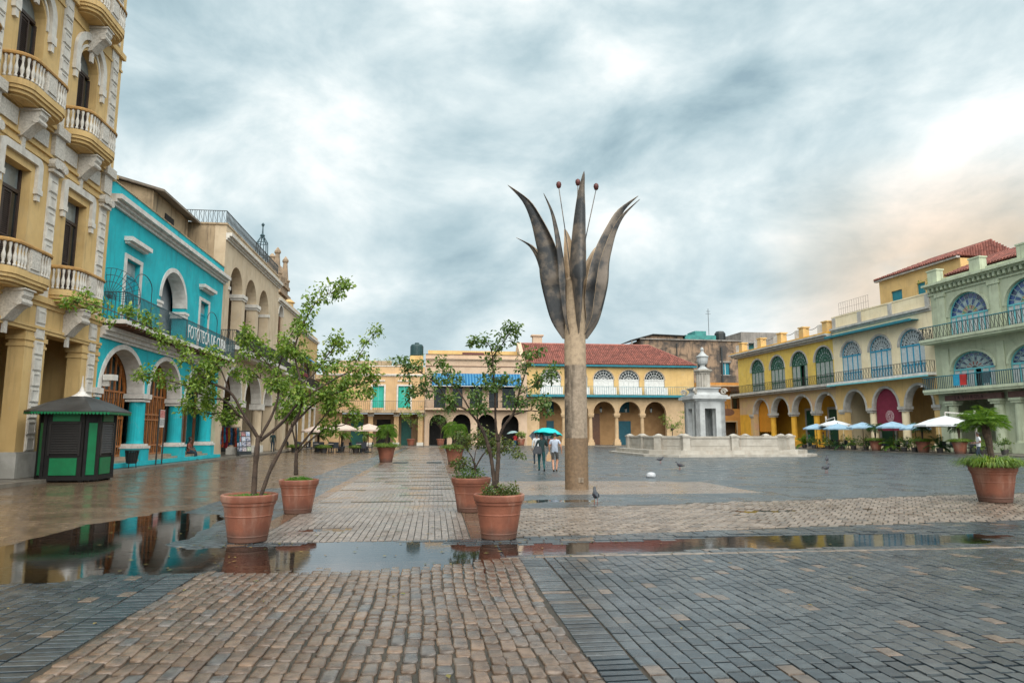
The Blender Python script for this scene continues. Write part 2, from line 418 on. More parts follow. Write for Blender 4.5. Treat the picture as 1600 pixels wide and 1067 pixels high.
def cobble_mesh(i):
    random.seed(100 + i); m_ = MB(); n = 8; base = [(-.5, -.36), (-.40, -.5), (.38, -.5), (.5, -.38), (.5, .36), (.4, .5), (-.4, .5), (-.5, .4)]
    base = [(a + random.uniform(-.05, .05), b + random.uniform(-.05, .05)) for a, b in base]
    for k, z in ((1.0, -.05), (1.0, -.009), (.92, -.002), (.62, .001 + random.uniform(0, .002))):
        m_.v += [(a * k, b * k, z) for a, b in base]
    for lv in range(3): m_.f += [(lv * n + j, lv * n + (j + 1) % n, (lv + 1) * n + (j + 1) % n, (lv + 1) * n + j) for j in range(n)]
    m_.f.append(tuple(3 * n + j for j in range(n)))
    return m_
COBS = [cobble_mesh(i) for i in range(6)]
COBM = [c.mesh('cobblestone', m_cob, True) for c in COBS]
SETM = []
for i in range(3):
    b_ = MB(); r_ = []; random.seed(40 + i)
    block(b_, r_, -.5, -.5, .5, .5, 0, .035, .05, 0, (0, 0), None, .012); SETM.append(b_.mesh('sett', m_sett))
PAVM = b_.mesh('paver', m_paver)

random.seed(11)
# rounded cobbles of the strip that runs away from the viewer
spots = []
x = -2.72; cwid = .12475
while x + cwid < 1.17:
    y = 3.2 + random.uniform(0, .3)
    while y < 9.42:
        ln = random.choice((.15, .19, .22, .25, .28, .30)) * random.uniform(.92, 1.08)
        if y + ln > 9.46: ln = 9.46 - y
        if ln > .08 and seen(x, y): spots.append((x + cwid / 2, y + ln / 2, cwid * random.uniform(.89, .98), ln - random.uniform(.008, .022)))
        y += ln
    x += cwid
spots.sort(key=lambda s: -s[2] * s[3] / (s[1] ** 2))
rest = MB(); rr = []
for k, (cx, cy_, sx, sy) in enumerate(spots):
    wob_ = .03 * math.sin(cy_ * 1.3 + cx * 2) + random.uniform(-.008, .008) ; z = hg(cx, cy_) + random.uniform(-.004, .005); rz = random.uniform(-.05, .05)
    tl = (random.uniform(-.025, .025), random.uniform(-.03, .03))
    if k < 300:
        o = link('cobblestone', COBM[k % 6], ground, (cx + wob_, cy_, z), 0, None, None, (sx, sy, 1)); o.rotation_euler = (tl[0], tl[1], rz)
    else:
        c = COBS[k % 6]; off = len(rest.v); ca, sa = math.cos(rz), math.sin(rz); r = random.random()
        for (a, b, q) in c.v:
            a *= sx; b *= sy; rest.v.append((cx + wob_ + a * ca - b * sa, cy_ + a * sa + b * ca, z + q + a * tl[1] - b * tl[0]))
        rest.f += [tuple(i + off for i in f) for f in c.f]; rr += [r] * len(c.f)
rest.build('cobblestones', m_cob, ground, True, kind='stuff', rnd=rr)

# dark setts: a soldier course against the cobbles, then running rows
def setts():
    out = []
    for side in (1, -1):
        e = 1.16 if side > 0 else -2.74
        ymax = 9.42 if side > 0 else 9.3
        y = 3.2
        while y < ymax:
            a = e; b = e + side * .33
            if seen(a, y): out.append(((a + b) / 2, y + .055, .316, .084))
            y += .11
        x = e + side * .34; k = 0
        while abs(x) < 10.5:
            y = 3.2 - (.102 if k % 2 else 0) - random.uniform(0, .02)
            while y < ymax:
                ln = .205
                if y + ln > ymax: ln = ymax - y
                if ln > .06 and seen(x, y): out.append((x + side * .0685, y + ln / 2, .127, ln - .022))
                y += .205
            x += side * .137; k += 1
    return out
ss = setts(); ss.sort(key=lambda s: -s[2] * s[3] / (s[1] ** 2))
rest = MB(); rr = []
for k, (cx, cy_, sx, sy) in enumerate(ss):
    z = hg(cx, cy_) + random.uniform(-.002, .002); tl = (random.uniform(-.008, .008), random.uniform(-.008, .008))
    if k < 300:
        o = link('sett', SETM[k % 3], ground, (cx, cy_, z), 0, None, None, (sx, sy, 1)); o.rotation_euler = (tl[0], tl[1], random.uniform(-.012, .012))
    else: block(rest, rr, cx - sx / 2, cy_ - sy / 2, cx + sx / 2, cy_ + sy / 2, z, .006, .03, random.random(), tl)
y = 9.52                                              # the sunken cross band where the water stands
while y < 11.15:
    x = -3.4 - random.uniform(0, .2)
    while x < 14:
        if seen(x, y): block(rest, rr, x + .007, y + .007 , x + .258, y + .157, hg(x + .13, y + .08) + random.uniform(-.004, .004), .006, .03, random.random() * .93)
        x += .265
    y += .167
for i in range(140):                                  # carry the band on towards the skewed edge of the tan bricks
    pass
x = 1.2
while x < 16:
    y = 11.19
    while y < 11.16 + .11 * (x - 1.15):
        if seen(x, y): block(rest, rr, x + .007, y + .007, x + .258, y + .157, hg(x + .13, y + .08) + random.uniform(-.004, .004), .006, .03, random.random() * .93)
        y += .167
    x += .265
rest.build('setts', m_sett, ground, kind='stuff', rnd=rr)

# tan edging strip along the band
eb = MB(); rr = []
x = -3.4
while x < 13:
    if seen(x, 9.48): block(eb, rr, x, 9.432, x + .47, 9.515, hg(x + .2, 9.47) + .001, .006, .03, random.random())
    x += .48
eb.build('edging_stones', m_tanst, ground, kind='stuff', rnd=rr)

# pale pavers of the walk, then the tan bricks that cross to the right
pv = []
x = -2.74; k = 0
while x < .6:
    y = 11.2 - random.uniform(0, .15)
    while y < 15.1:
        ln = random.choice((.2, .24, .3)); a = max(y, 11.2); b = min(y + ln, 15.14)
        if b - a > .05: pv.append((x + .055, (a + b) / 2, .103, b - a - .009))
        y += ln
    x += .1115
pv.sort(key=lambda s: s[1])
rest = MB(); rr = []
for k, (cx, cy_, sx, sy) in enumerate(pv):
    z = hg(cx, cy_) + random.uniform(-.0015, .0015)
    if k < 300: link('paver', PAVM, ground, (cx, cy_, z), 0, None, None, (sx, sy, 1))
    else: block(rest, rr, cx - sx / 2, cy_ - sy / 2, cx + sx / 2, cy_ + sy / 2, z, .004, .03, random.random())
rest.build('pavers', m_paver, ground, kind='stuff', rnd=rr)
rest = MB(); rr = []
for (xa, xb, an, bw, bh) in ((1.18, 6.2, -8, .24, .12), (6.2, 16.8, 36, .15, .36)):
    ca, sa = math.cos(-R_(an)), math.sin(-R_(an))
    for i in range(-90, 260):
        for j in range(-60, 160):
            lx = i * (bw + .022) + (j % 2) * bw * .5; ly = j * (bh + .022)
            gx, gy = 4 + lx * ca - ly * sa, 12.5 + lx * sa + ly * ca
            if xa < gx < xb and 11.2 + .11 * (gx - 1.15) + .08 < gy < 15.3 + .17 * (gx - 1.15) - .05 and seen(gx, gy):
                z = hg(gx, gy) + random.uniform(-.003, .002)
                block(rest, rr, -bw / 2, -bh / 2, bw / 2, bh / 2, z, .007, .03, random.random(), (0, 0), (gx, gy, ca, sa))
rest.build('tan_bricks', m_tanst, ground, kind='stuff', rnd=rr)

# dark cross strips let into the walk
st = MB(); random.seed(5)
for gy in (15.4, 17.2, 19.0, 20.9, 22.6, 24.4, 26.6, 28.6, 31, 33.5, 36.5, 40, 44, 48.5, 54, 60, 67):
    a = -2.7
    while a < .55:
        b = min(.58, a + random.uniform(.5, 1.6))
        if random.random() < .72: st.box(a, gy, -.02, b, gy + random.uniform(.10, .18), hg(a, gy) * (gy < 25) + .012)
        a = b + random.uniform(.05, .3)
st.build('drain_strip', m_line, ground)
for gx, gy, sx, sy in ((-1.85, 40.2, .85, 2.2), (.05, 40.2, .85, 2.2), (-4.2, 9.75, 2.2, .55)):
    gr = MB(); n = 12
    for i in range(n): gr.box(gx - sx / 2, gy - sy / 2 + sy * i / n, -.02, gx + sx / 2, gy - sy / 2 + sy * (i + .6) / n, (hg(gx, gy) if gy < 20 else 0) + .010)
    gr.build('drain_grate', mat('iron_grate', (.02, .03, .03), rough=.4), ground)

# standing water
m_wat = bpy.data.materials.new('puddle_water'); m_wat.use_nodes = True; T = NT(m_wat.node_tree)
co = T.n('ShaderNodeNewGeometry').outputs['Position']
bp = T.n('ShaderNodeBump', Strength=.10, Distance=.004, Height=T.noise(co, 6, 4, .55))
fr = T.n('ShaderNodeFresnel', IOR=1.55); T.put(fr.inputs['Normal'], bp)
gls = T.n('ShaderNodeBsdfGlossy', Color=(.95, .97, 1.0), Roughness=.05); T.put(gls.inputs['Normal'], bp)
tr = T.n('ShaderNodeBsdfTransparent', Color=(.60, .52, .44))
T.n('ShaderNodeOutputMaterial', i0=T.n('ShaderNodeMixShader', i0=fr, i1=tr, i2=gls).outputs[0])
def puddle(label, pts, group=None):
    m_ = MB(); m_.v = [(x, y, WATER) for x, y in pts]; m_.f = [tuple(range(len(pts)))]
    o = m_.build('puddle', m_wat, None, loc=(0, 0, 0), rz=GA, kind='structure', label=label)
def ell(cx, cy_, rx, ry, n=28): return [(cx + rx * math.cos(2 * math.pi * i / n), cy_ + ry * math.sin(2 * math.pi * i / n)) for i in range(n)]
puddle('long still puddle mirroring the turquoise arcade beside the front tree pot', [(-7.0, 8.4), (-3.3, 8.6), (.9, 8.5), (1.0, 11.3), (-2.4, 11.4), (-3.2, 12.0), (-3.6, 16.6), (-6.8, 16.9), (-7.2, 12)])
puddle('narrow puddle along the sunken band in front of the fountain side', [(1.0, 9.45), (10.5, 9.5), (10.5, 11.5), (4, 11.2), (1.0, 11.2)])
puddle('small round puddle on the pale walk between the tree pots', ell(-1.95, 12.5, .7, .4))
puddle('thin puddle among the tan bricks to the right', ell(8.0, 14.5, 3.2, .5))
puddle('thin puddle on the grey field behind the front tree pot', ell(3.5, 17.2, 3.0, .7))

# small fallen leaves and litter
random.seed(77); lf = MB()
for _ in range(260):
    q = random.random()
    if q < .45: cx, cy_ = random.gauss(-2.8, 1.6), random.gauss(11.2, 1.6)
    elif q < .7: cx, cy_ = random.gauss(1.2, 1.3), random.gauss(11.4, 1.2)
    else: cx, cy_ = random.uniform(-5, 6), random.uniform(4.6, 16)
    z = max(hg(cx, cy_), WATER) + .008; a = random.uniform(0, 6.3); L_ = random.uniform(.018, .045); ca, sa = math.cos(a) * L_, math.sin(a) * L_
    lf.add([(cx + ca, cy_ + sa, z), (cx - sa * .5, cy_ + ca * .5, z + .006), (cx - ca, cy_ - sa, z + .002), (cx + sa * .5, cy_ - ca * .5, z + .004)], [(0, 1, 2), (0, 2, 3)])
lf.build('fallen_leaves', mat('dead_leaf', (.20, .12, .03), (.09, .11, .025), scale=3, rough=.6, bump=0, rnd=.4), ground, kind='stuff', rnd=[random.random() for _ in lf.f])

# ------------------------------------------------------------------ frames of the three sides of the square
class Frame:
    def __init__(s, x, y, deg): s.P = Vector((x, y, 0)); s.a = R_(deg); s.x = Vector((math.cos(s.a), math.sin(s.a), 0)); s.n = Vector((-math.sin(s.a), math.cos(s.a), 0))
    def w(s, u, off=0, z=0): return tuple(s.P + s.x * u + s.n * off + Vector((0, 0, z)))
FL = Frame(-18.7, 37.2, 96.5); FB = Frame(0, 90, 7); FR = Frame(40.5, 54, -80)
m_walk = mat('sidewalk_stone', (.20, .18, .15), (.12, .105, .09), scale=1.2, rough=.4, rv=.15, bump=.3, bscale=25)
def sidewalk(fr_, u0, u1, y0, y1, z):
    m_ = MB()
    u = u0
    while u < u1 - .01:                                   # kerb stones with open joints, then the flags behind
        m_.box(u, y0, -.25, u + 1.18, y0 + .28, z); m_.box(u, y0 + .29, -.25, u + 1.18, y1, z - .012); u += 1.2
    m_.build('sidewalk', m_walk, None, loc=tuple(fr_.P), rz=fr_.a, kind='structure')
sidewalk(FL, -44, 52, -1.3, 5, .12)
sidewalk(FB, -27, 27, -2.6, 5, .12)
sidewalk(FR, -48, 12, -5.6, 6, .10)
# ================================================================== MATERIALS OF THE HOUSES
m_ochre = mat('ochre_plaster', (.65, .455, .20), (.58, .395, .165), scale=.9, rough=.85, bump=.12, streak=.40, streakc=(.24, .155, .07), grime=.2, patch=.22)
m_white = mat('white_stucco', (.68, .65, .59), (.55, .52, .47), scale=3, rough=.8, bump=.12, bscale=25, streak=.35, streakc=(.25, .22, .18))
m_relief = mat('carved_white_stucco', (.64, .60, .54), (.46, .43, .38), scale=14, rough=.85, bump=.7, bscale=22)
m_rail_o = mat('ochre_coping', (.47, .27, .085), (.33, .18, .06), scale=4, rough=.8, streak=.3)
m_plinth = mat('grey_plinth_paint', (.44, .43, .40), (.33, .32, .29), scale=2, rough=.7, streak=.3)
m_brownw = mat('dark_brown_shutter', (.052, .034, .028), (.030, .020, .017), scale=5, rough=.55, bump=.1)
m_transom = glass('pale_transom_glass', (.30, .34, .34), .25)
m_glassd = glass('dark_glass', (.018, .026, .028), .06)
m_glasst = glass('teal_dark_glass', (.015, .055, .060), .08)
m_wood = mat('orange_varnished_wood', (.46, .17, .045), (.32, .105, .03), scale=6, rough=.42, bump=.15)
m_woodd = mat('dark_varnished_wood', (.15, .058, .022), (.09, .036, .015), scale=6, rough=.45)
m_turq = mat('turquoise_plaster', (.010, .46, .52), (.008, .385, .445), scale=1.1, rough=.85, bump=.15, streak=.45, streakc=(.02, .20, .23), grime=.25, patch=.22)
m_turqd = mat('turquoise_door_paint', (.02, .34, .42), (.015, .26, .33), scale=3, rough=.5, bump=.05)
m_trimw = mat('white_trim_paint', (.70, .67, .63), (.56, .53, .49), scale=2.5, rough=.7, streak=.4, streakc=(.30, .27, .24))
m_soff = mat('soffit_grey', (.50, .46, .45), (.42, .38, .37), scale=2, rough=.8)
m_iron = mat('black_iron', (.020, .026, .028), (.012, .015, .016), scale=8, rough=.45, bump=.1)
m_ironb = mat('blue_grey_iron', (.035, .085, .105), (.02, .045, .055), scale=8, rough=.5, bump=.1)
m_step = mat('beige_step_stone', (.38, .29, .21), (.27, .20, .145), scale=3, rough=.5, rv=.15, bump=.25)
m_cream = mat('cream_plaster', (.60, .49, .345), (.52, .41, .28), scale=.8, rough=.88, bump=.12, streak=.42, streakc=(.27, .20, .13), grime=.22, patch=.35)
m_creamd = mat('stained_cream_plaster', (.47, .36, .235), (.36, .27, .17), scale=.9, rough=.9, bump=.2, streak=.75, streakc=(.11, .085, .06), grime=.45)
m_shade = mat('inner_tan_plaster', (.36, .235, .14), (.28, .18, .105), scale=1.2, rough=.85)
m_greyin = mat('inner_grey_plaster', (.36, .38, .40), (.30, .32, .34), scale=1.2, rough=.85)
m_roofp = mat('flat_roof', (.26, .22, .18), (.16, .14, .12), scale=1, rough=.9)
m_yell = mat('pale_yellow_plaster', (.58, .40, .18), (.50, .33, .14), scale=.9, rough=.87, streak=.4, streakc=(.26, .17, .08), grime=.25, patch=.35)
m_peach = mat('peach_plaster', (.62, .415, .225), (.55, .36, .185), scale=.8, rough=.87, streak=.3, streakc=(.32, .18, .1), grime=.15, patch=.35)
m_black = mat('dark_interior', (.020, .019, .018), (.012, .012, .012), rough=.9, bump=0)  # near black; behind openings it paints the darkness of unlit rooms

def shutter_mesh(name, wd, ht, m, slat=.075, mid=True):
    s = MB(); st = .07
    s.box(0, 0, 0, st, .05, ht); s.box(wd - st, 0, 0, wd, .05, ht); s.box(st, 0, 0, wd - st, .05, st); s.box(st, 0, ht - st, wd - st, .05, ht)
    if mid: s.box(st, 0, ht * .45, wd - st, .05, ht * .45 + .06)
    z = st + .02
    while z < ht - st - slat:
        s.add([(st, .012, z), (wd - st, .012, z), (wd - st, .042, z + slat * .8), (st, .042, z + slat * .8)], [(0, 1, 2, 3)]); z += slat
    s.box(st, .046, st, wd - st, .05, ht - st)
    return s.mesh(name, m)
BAL = MB().lathe([(.055, 0), (.055, .07), (.03, .10), (.062, .24), (.066, .33), (.036, .47), (.030, .56), (.045, .66), (.052, .70), (.052, .78)], seg=8).mesh('baluster', m_white, True)

def part(m_, name, mt, par, **k):
    # pieces marked while building become parts of their own
    if len(m_.marks) > 1 and name in ('arch_trim', 'opening_trim', 'chain', 'impost', 'cornice_post', 'bay_trim'):
        ends = m_.marks[1:] + [(len(m_.v), len(m_.f))]
        for (v0, f0), (v1, f1) in zip(m_.marks, ends):
            q = MB(); q.v = m_.v[v0:v1]; q.f = [tuple(i - v0 for i in f) for f in m_.f[f0:f1]]; o = q.build(name, mt, par, **k)
        return o
    return m_.build(name, mt, par, **k)
def text_mesh(body, size, space, mt, par, name, loc, extrude=.012, offset=0.0, fitx=None):
    cu = bpy.data.curves.new(name, 'FONT'); cu.body = body; cu.size = size; cu.extrude = extrude; cu.offset = offset; cu.space_character = space; cu.resolution_u = 3
    tmp = bpy.data.objects.new(name, cu); COL.objects.link(tmp)
    me = bpy.data.meshes.new_from_object(tmp.evaluated_get(bpy.context.evaluated_depsgraph_get())); bpy.data.objects.remove(tmp)
    me.materials.clear(); me.materials.append(mt)
    xs = [v.co.x for v in me.vertices]; k = fitx / (max(xs) - min(xs)) if fitx else 1.0
    for v in me.vertices: v.co.x *= k
    o = link(name, me, par, loc); o.rotation_euler = (R_(90), 0, 0); return o

# ================================================================== OCHRE HOUSE, near left
oc = thing('corner_house', 'tall ochre house with white balustraded balconies and brown louvred shutters', 'building', FL.w(-16), FL.a)
def U(u): return u + 16.0
BAYS = [-10.8, -14.75, -18.7, -22.65]; PIL = [-8.76, -12.64, -16.58, -20.52, -24.5]
W_ = MB()
cuts = [rect(U(b) - 1.33, .12, U(b) + 1.33, 5.3) for b in BAYS]
holes = []
for b in BAYS:
    holes.append(rect(U(b) - .76, 7.05, U(b) + .76, 10.9)); holes.append(arch(U(b), 1.5, 13.35, 16.5, .8, 12)); holes.append(rect(U(b) - .76, 18.9, U(b) + .76, 22.4))
W_.holed(notched(U(-24.85), .12, U(-8.1), 24.2, cuts), holes, 0, .55)
W_.box(U(-24.85), .552, .12, U(-24.4), 12, 24.2); W_.box(U(-8.55), .552, .12, U(-8.1), 12, 24.2); W_.box(U(-24.4), 11.6, .12, U(-8.55), 12, 24.2)
part(W_, 'wall', m_ochre, oc)
part(MB().box(U(-24.39), .56, 23.6, U(-8.56), 11.59, 23.9), 'roof', m_roofp, oc)
part(MB().box(U(-24.39), 3.6, .13, U(-8.56), 3.8, 5.9).box(U(-24.39), .56, 5.6, U(-8.56), 3.59, 5.75), 'portico_back', m_ochre, oc)
part(MB().box(U(-24.39), 1.0, 6.2, U(-8.56), 1.1, 23), 'dark_backing', m_black, oc)  # added black sheet, its colour stands in for the unlit rooms
E_ = MB()
for (z0, z1, p) in ((5.3, 5.42, .05), (5.42, 5.52, .09), (6.25, 6.4, .06), (6.4, 6.62, .14), (11.55, 11.66, .06), (11.85, 11.95, .08), (12.78, 12.9, .12), (12.9, 13.05, .20), (17.9, 18.0, .05), (18.5, 18.75, .14)):
    E_.box(U(-24.85), -p, z0, U(-8.1) + p * .6, -.001, z1)
part(E_, 'cornice', m_ochre, oc)
# pier mouldings: ochre pilaster caps in the arcade
for u0, u1 in [(-9.47, -8.1)] + [(b - 2.62, b - 1.33) for b in BAYS[:-1]]:
    pl = MB().box(U(u0) - .05, -.09, .12, U(u1) + .05, .62, .95).box(U(u0) - .02, -.05, .951, U(u1) + .02, .59, 1.02)
    part(pl, 'plinth', m_plinth, oc)
    part(MB().box(U(u0) - .04, -.03, 4.72, U(u1) + .04, .60, 4.82).box(U(u0) - .07, -.04, 4.95, U(u1) + .07, .62, 5.12), 'pier_cap', m_ochre, oc)
PAN = MB().box(-.27, -.022, 0, .27, 0, .50).box(-.24, -.045, .03, -.18, -.0221, .47).box(.18, -.045, .03, .24, -.0221, .47).box(-.18, -.045, .03, .18, -.0221, .08).box(-.18, -.045, .42, .18, -.0221, .47).mesh('panel', m_white)
for p in PIL:
    x = U(p)
    part(MB().box(x - .27, -.035, 1.03, x + .30, -.002, 5.29).box(x - .30, -.035, 5.53, x + .30, -.002, 6.24).box(x - .30, -.035, 6.63, x + .30, -.002, 11.54).box(x - .30, -.035, 13.06, x + .30, -.002, 18.49), 'pilaster', m_white, oc)
    for z0, z1 in ((1.05, 6.2), (6.9, 11.2), (13.2, 18.2), (18.9, 23.4)):
        n = int((z1 - z0) / .555)
        for i in range(n): link('panel', PAN, oc, (x, -.0355, z0 + i * (z1 - z0) / n))
    cp_ = MB().box(x - .36, -.20, 11.30, x + .36, -.003, 11.42)
    for s in (-1, 1): cp_.tube([(x + s * .30, -.28, 11.60), (x + s * .30, -.003, 11.60)], .17, 10)
    cp_.box(x - .30, -.24, 11.52, x + .30, -.003, 11.84).box(x - .33, -.16, 11.96, x + .33, -.003, 12.75).box(x - .42, -.28, 12.75, x + .42, -.003, 13.12)
    part(cp_, 'capital', m_relief, oc)
SH2 = shutter_mesh('shutter', .5, 2.95, m_brownw); SH3 = shutter_mesh('shutter', .5, 3.05, m_brownw)
def plan(h, dp):
    P = [(-h, 0), (-h, -.22 * dp)]
    for i in range(9):
        a = math.pi / 2 * i / 8; P.append((-h + (h * .42) * (1 - math.cos(a)), -dp * (.25 + .75 * math.sin(a))))
    Q = [(-x, y) for x, y in reversed(P)]
    return P + Q
def balcony(par, cx, zs, m, y0=0):
    P = [(cx + x, y0 + y) for x, y in plan(1.42, .82)]
    s = MB()
    for k, (a, b) in enumerate(((1.0, (zs - .22, zs)), (.95, (zs - .34, zs - .221)), (.86, (zs - .46, zs - .341)), (.70, (zs - .54, zs - .461)))):
        s.prism([(cx + (x - cx) * (1 - (1 - a) * .6), y * a) for x, y in P], 'z', b[0], b[1])
    bo = part(s, 'balcony', m_ochre, par)
    path = [(cx + x * .965, y0 + y * .955) for x, y in plan(1.42, .82)]
    part(MB().sweep(path, [(-.09, zs + .80), (.09, zs + .80), (.10, zs + .86), (.06, zs + .92), (-.06, zs + .92), (-.10, zs + .86)]), 'handrail', m_rail_o, bo)
    # walk the path, set a baluster each .17 m and the carved panel in the middle
    Lp = [0]
    for a, b in zip(path[:-1], path[1:]): Lp.append(Lp[-1] + math.dist(a, b))
    n = int(Lp[-1] / .172)
    for i in range(n + 1):
        t = (i + .5) / (n + 1) * Lp[-1]
        k = max(j for j in range(len(Lp)) if Lp[j] <= t); k = min(k, len(path) - 2)
        f = (t - Lp[k]) / max(1e-6, Lp[k + 1] - Lp[k]); x = path[k][0] + (path[k + 1][0] - path[k][0]) * f; y = path[k][1] + (path[k + 1][1] - path[k][1]) * f
        if abs(x - cx) < .34 and y < y0 - .5: continue
        link('baluster', BAL, bo, (x, y, zs + .015))
    yp = y0 - .82 * .955
    part(MB().box(cx - .33, yp - .05, zs, cx + .33, yp + .05, zs + .8).box(cx - .26, yp - .085, zs + .12, cx + .26, yp - .051, zs + .68), 'carved_panel', m_relief, bo)
    return bo
def bracket(par, cx, zt, h, dp, wd, m):
    pr = [(0, zt), (-dp, zt), (-dp, zt - .2 * h), (-dp * .86, zt - .34 * h), (-dp * .92, zt - .46 * h), (-dp * .62, zt - .62 * h), (-dp * .40, zt - .80 * h), (-dp * .22, zt - .95 * h), (0, zt - h)]
    s = MB().prism(pr, 'x', cx - wd / 2, cx + wd / 2)
    s.prism([(y * 1.08, zt - (zt - z) * .2) for y, z in pr[:4]] + [(0, zt - .12 * h)], 'x', cx - wd / 2 - .05, cx + wd / 2 + .05)
    s.tube([(cx - wd / 2 - .03, -dp * .80, zt - .40 * h), (cx + wd / 2 + .03, -dp * .80, zt - .40 * h)], .12 * h, 10)
    s.box(cx - .09, -.10, zt - h - .38, cx + .09, -.002, zt - h + .1)
    return part(s, 'bracket', m, par)
for b in BAYS:
    x = U(b)
    for lv, (zb, zt) in enumerate(((7.05, 10.9), (13.35, 17.3), (18.9, 22.4))):
        fr_ = MB().box(x - .755, .30, zb, x - .66, .44, zt - (.9 if lv == 1 else 0)).box(x + .66, .30, zb, x + .755, .44, zt - (.9 if lv == 1 else 0)).box(x - .66, .30, zb + 2.97 + .1 * (lv == 1), x + .66, .44, zb + 3.09 + .1 * (lv == 1))
        wn_ = part(fr_, 'window', m_brownw, oc)
        sm_ = SH3 if lv == 1 else SH2
        for s in (-.655, -.15): link('shutter', sm_, wn_, (x + s, .33, zb))
        part(MB().box(x + .36, .36, zb, x + .655, .40, zb + 2.95), 'dark_opening', m_glassd, wn_)
        tp = arch(x, 1.47, zb + 3.2, 16.5, .79, 12) if lv == 1 else rect(x - .66, zb + 3.1, x + .66, zt - .002)
        part(MB().prism(tp, 'y', .38, .41), 'transom_pane', m_transom, wn_)
        if lv == 1:
            hd = archivolt(MB(), x, 1.9, 16.85, .86, .30, -.12, -.002, 18, .55)
            for s in (-1, 1): hd.box(x + s * 1.10 - .17, -.15, 15.95, x + s * 1.10 + .17, -.002, 16.29).box(x + s * 1.10 - .09, -.12, 15.65, x + s * 1.10 + .09, -.002, 15.949)
            archivolt(hd, x, 1.56, 16.6, .84, .10, -.05, -.002, 14, .3)
        elif lv == 0:
            ou, ii = [], []
            for s in (-1, 1):
                arc = [(a * math.pi / 12) for a in range(7)]
                o_ = [(x + s * (.97 + .27 * math.cos(a)), 11.15 + .30 * math.sin(a)) for a in arc]; i_ = [(x + s * (.90 + .06 * math.cos(a)), 11.10 + .08 * math.sin(a)) for a in arc]
                o_ = [(x + s * 1.24, 10.35)] + o_; i_ = [(x + s * .96, 10.35)] + i_
                if s > 0: o_.reverse(); i_.reverse()
                ou += o_; ii += i_
            hd = MB()
            for k in range(len(ou) - 1): hd.prism([ii[k], ou[k], ou[k + 1], ii[k + 1]], 'y', -.13, -.002)
            for s in (-1, 1): hd.box(x + s * 1.10 - .16, -.16, 10.15, x + s * 1.10 + .16, -.002, 10.349).box(x + s * 1.10 - .09, -.12, 9.92, x + s * 1.10 + .09, -.002, 10.149)
        else: hd = MB().box(x - 1.2, -.14, 22.45, x + 1.2, -.002, 22.75)
        part(hd, 'window_hood', m_white, oc)
    balcony(oc, x, 7.02, m_ochre); balcony(oc, x, 13.36, m_ochre); balcony(oc, x, 18.9, m_ochre)
    bracket(oc, x, 6.47, 1.1, .72, .56, m_relief); bracket(oc, x, 12.8, 1.0, .68, .46, m_relief); bracket(oc, x, 18.34, 1.1, .68, .46, m_relief)
    for s in (-1, 1): part(MB().box(x + s * .95 - .55, -.07, 12.1, x + s * .95 + .55, -.003, 12.70), 'frieze_panel', m_relief, oc)
    # arcade doors, arched, glazed between varnished bars
    dw = MB(); dg = part(MB().prism(arch(x, 2.5, .14, 3.6, 1.2), 'y', 3.56, 3.58), 'arcade_door', m_glasst, oc)
    archivolt(dw, x, 2.3, 3.6, 1.1, .12, 3.44, 3.555)
    for i in range(6): dw.box(x - 1.2 + i * .45, 3.42, .14, x - 1.08 + i * .45, 3.55, 3.5 + 1.0 * math.sin(math.pi * (i + .4) / 5.8))
    for z in (.14, 1.2, 2.75, 3.5): dw.box(x - 1.2, 3.43, z, x + 1.2, 3.54, z + .16)
    part(dw, 'door_bars', m_woodd, dg)

# ================================================================== TURQUOISE HOUSE
tq = thing('arcaded_house', 'bright turquoise two storey house with white arches and long iron balcony', 'building', FL.w(0), FL.a)
CX3 = (-5.6, -.48, 4.68)
out = [(-8.1, .3), (-7.78, .3)]
for c in CX3: out += [(c - 2.175 * math.cos(math.pi * i / 18), 3.62 + 1.95 * math.sin(math.pi * i / 18)) for i in range(19)]
out += [(8.4, 3.62), (8.4, 12.86), (-8.1, 12.86)]
hs = [rect(-6.15, 6.62, -4.65, 9.78), rect(4.1, 6.62, 5.6, 9.78), arch(-.15, 3.6, 6.62, 8.8, 1.7, 18)]
Wt = MB().holed(out, hs, 0, .7)
Wt.box(-8.1, .701, .3, -7.8, 10, 12.86).box(8.1, .701, .3, 8.4, 10, 12.86)
part(Wt, 'wall', m_turq, tq)
part(MB().box(-7.79, .71, 12.2, 8.09, 10, 12.4), 'roof', m_roofp, tq)
part(MB().box(-7.79, .71, 5.75, 8.09, 6.9, 5.95).box(-7.79, 6.9, .5, 8.09, 7.1, 12.1), 'inner_floor', m_greyin, tq)
part(MB().box(-8.1, -.42, .13, 8.42, 7, .32), 'podium', m_turq, tq)
part(MB().box(-7.5, -.12, .321, 7.2, 7, .42).box(-7.4, .22, .421, 7.1, 7, .55), 'steps', m_step, tq)
av = MB()
for c in CX3: archivolt(av, c, 4.27, 3.62, 1.91, .22, -.06, .69, 20)
archivolt(av, -.15, 3.52, 8.8, 1.66, .24, -.05, .68, 20)
part(av, 'arch_trim', m_trimw, tq)
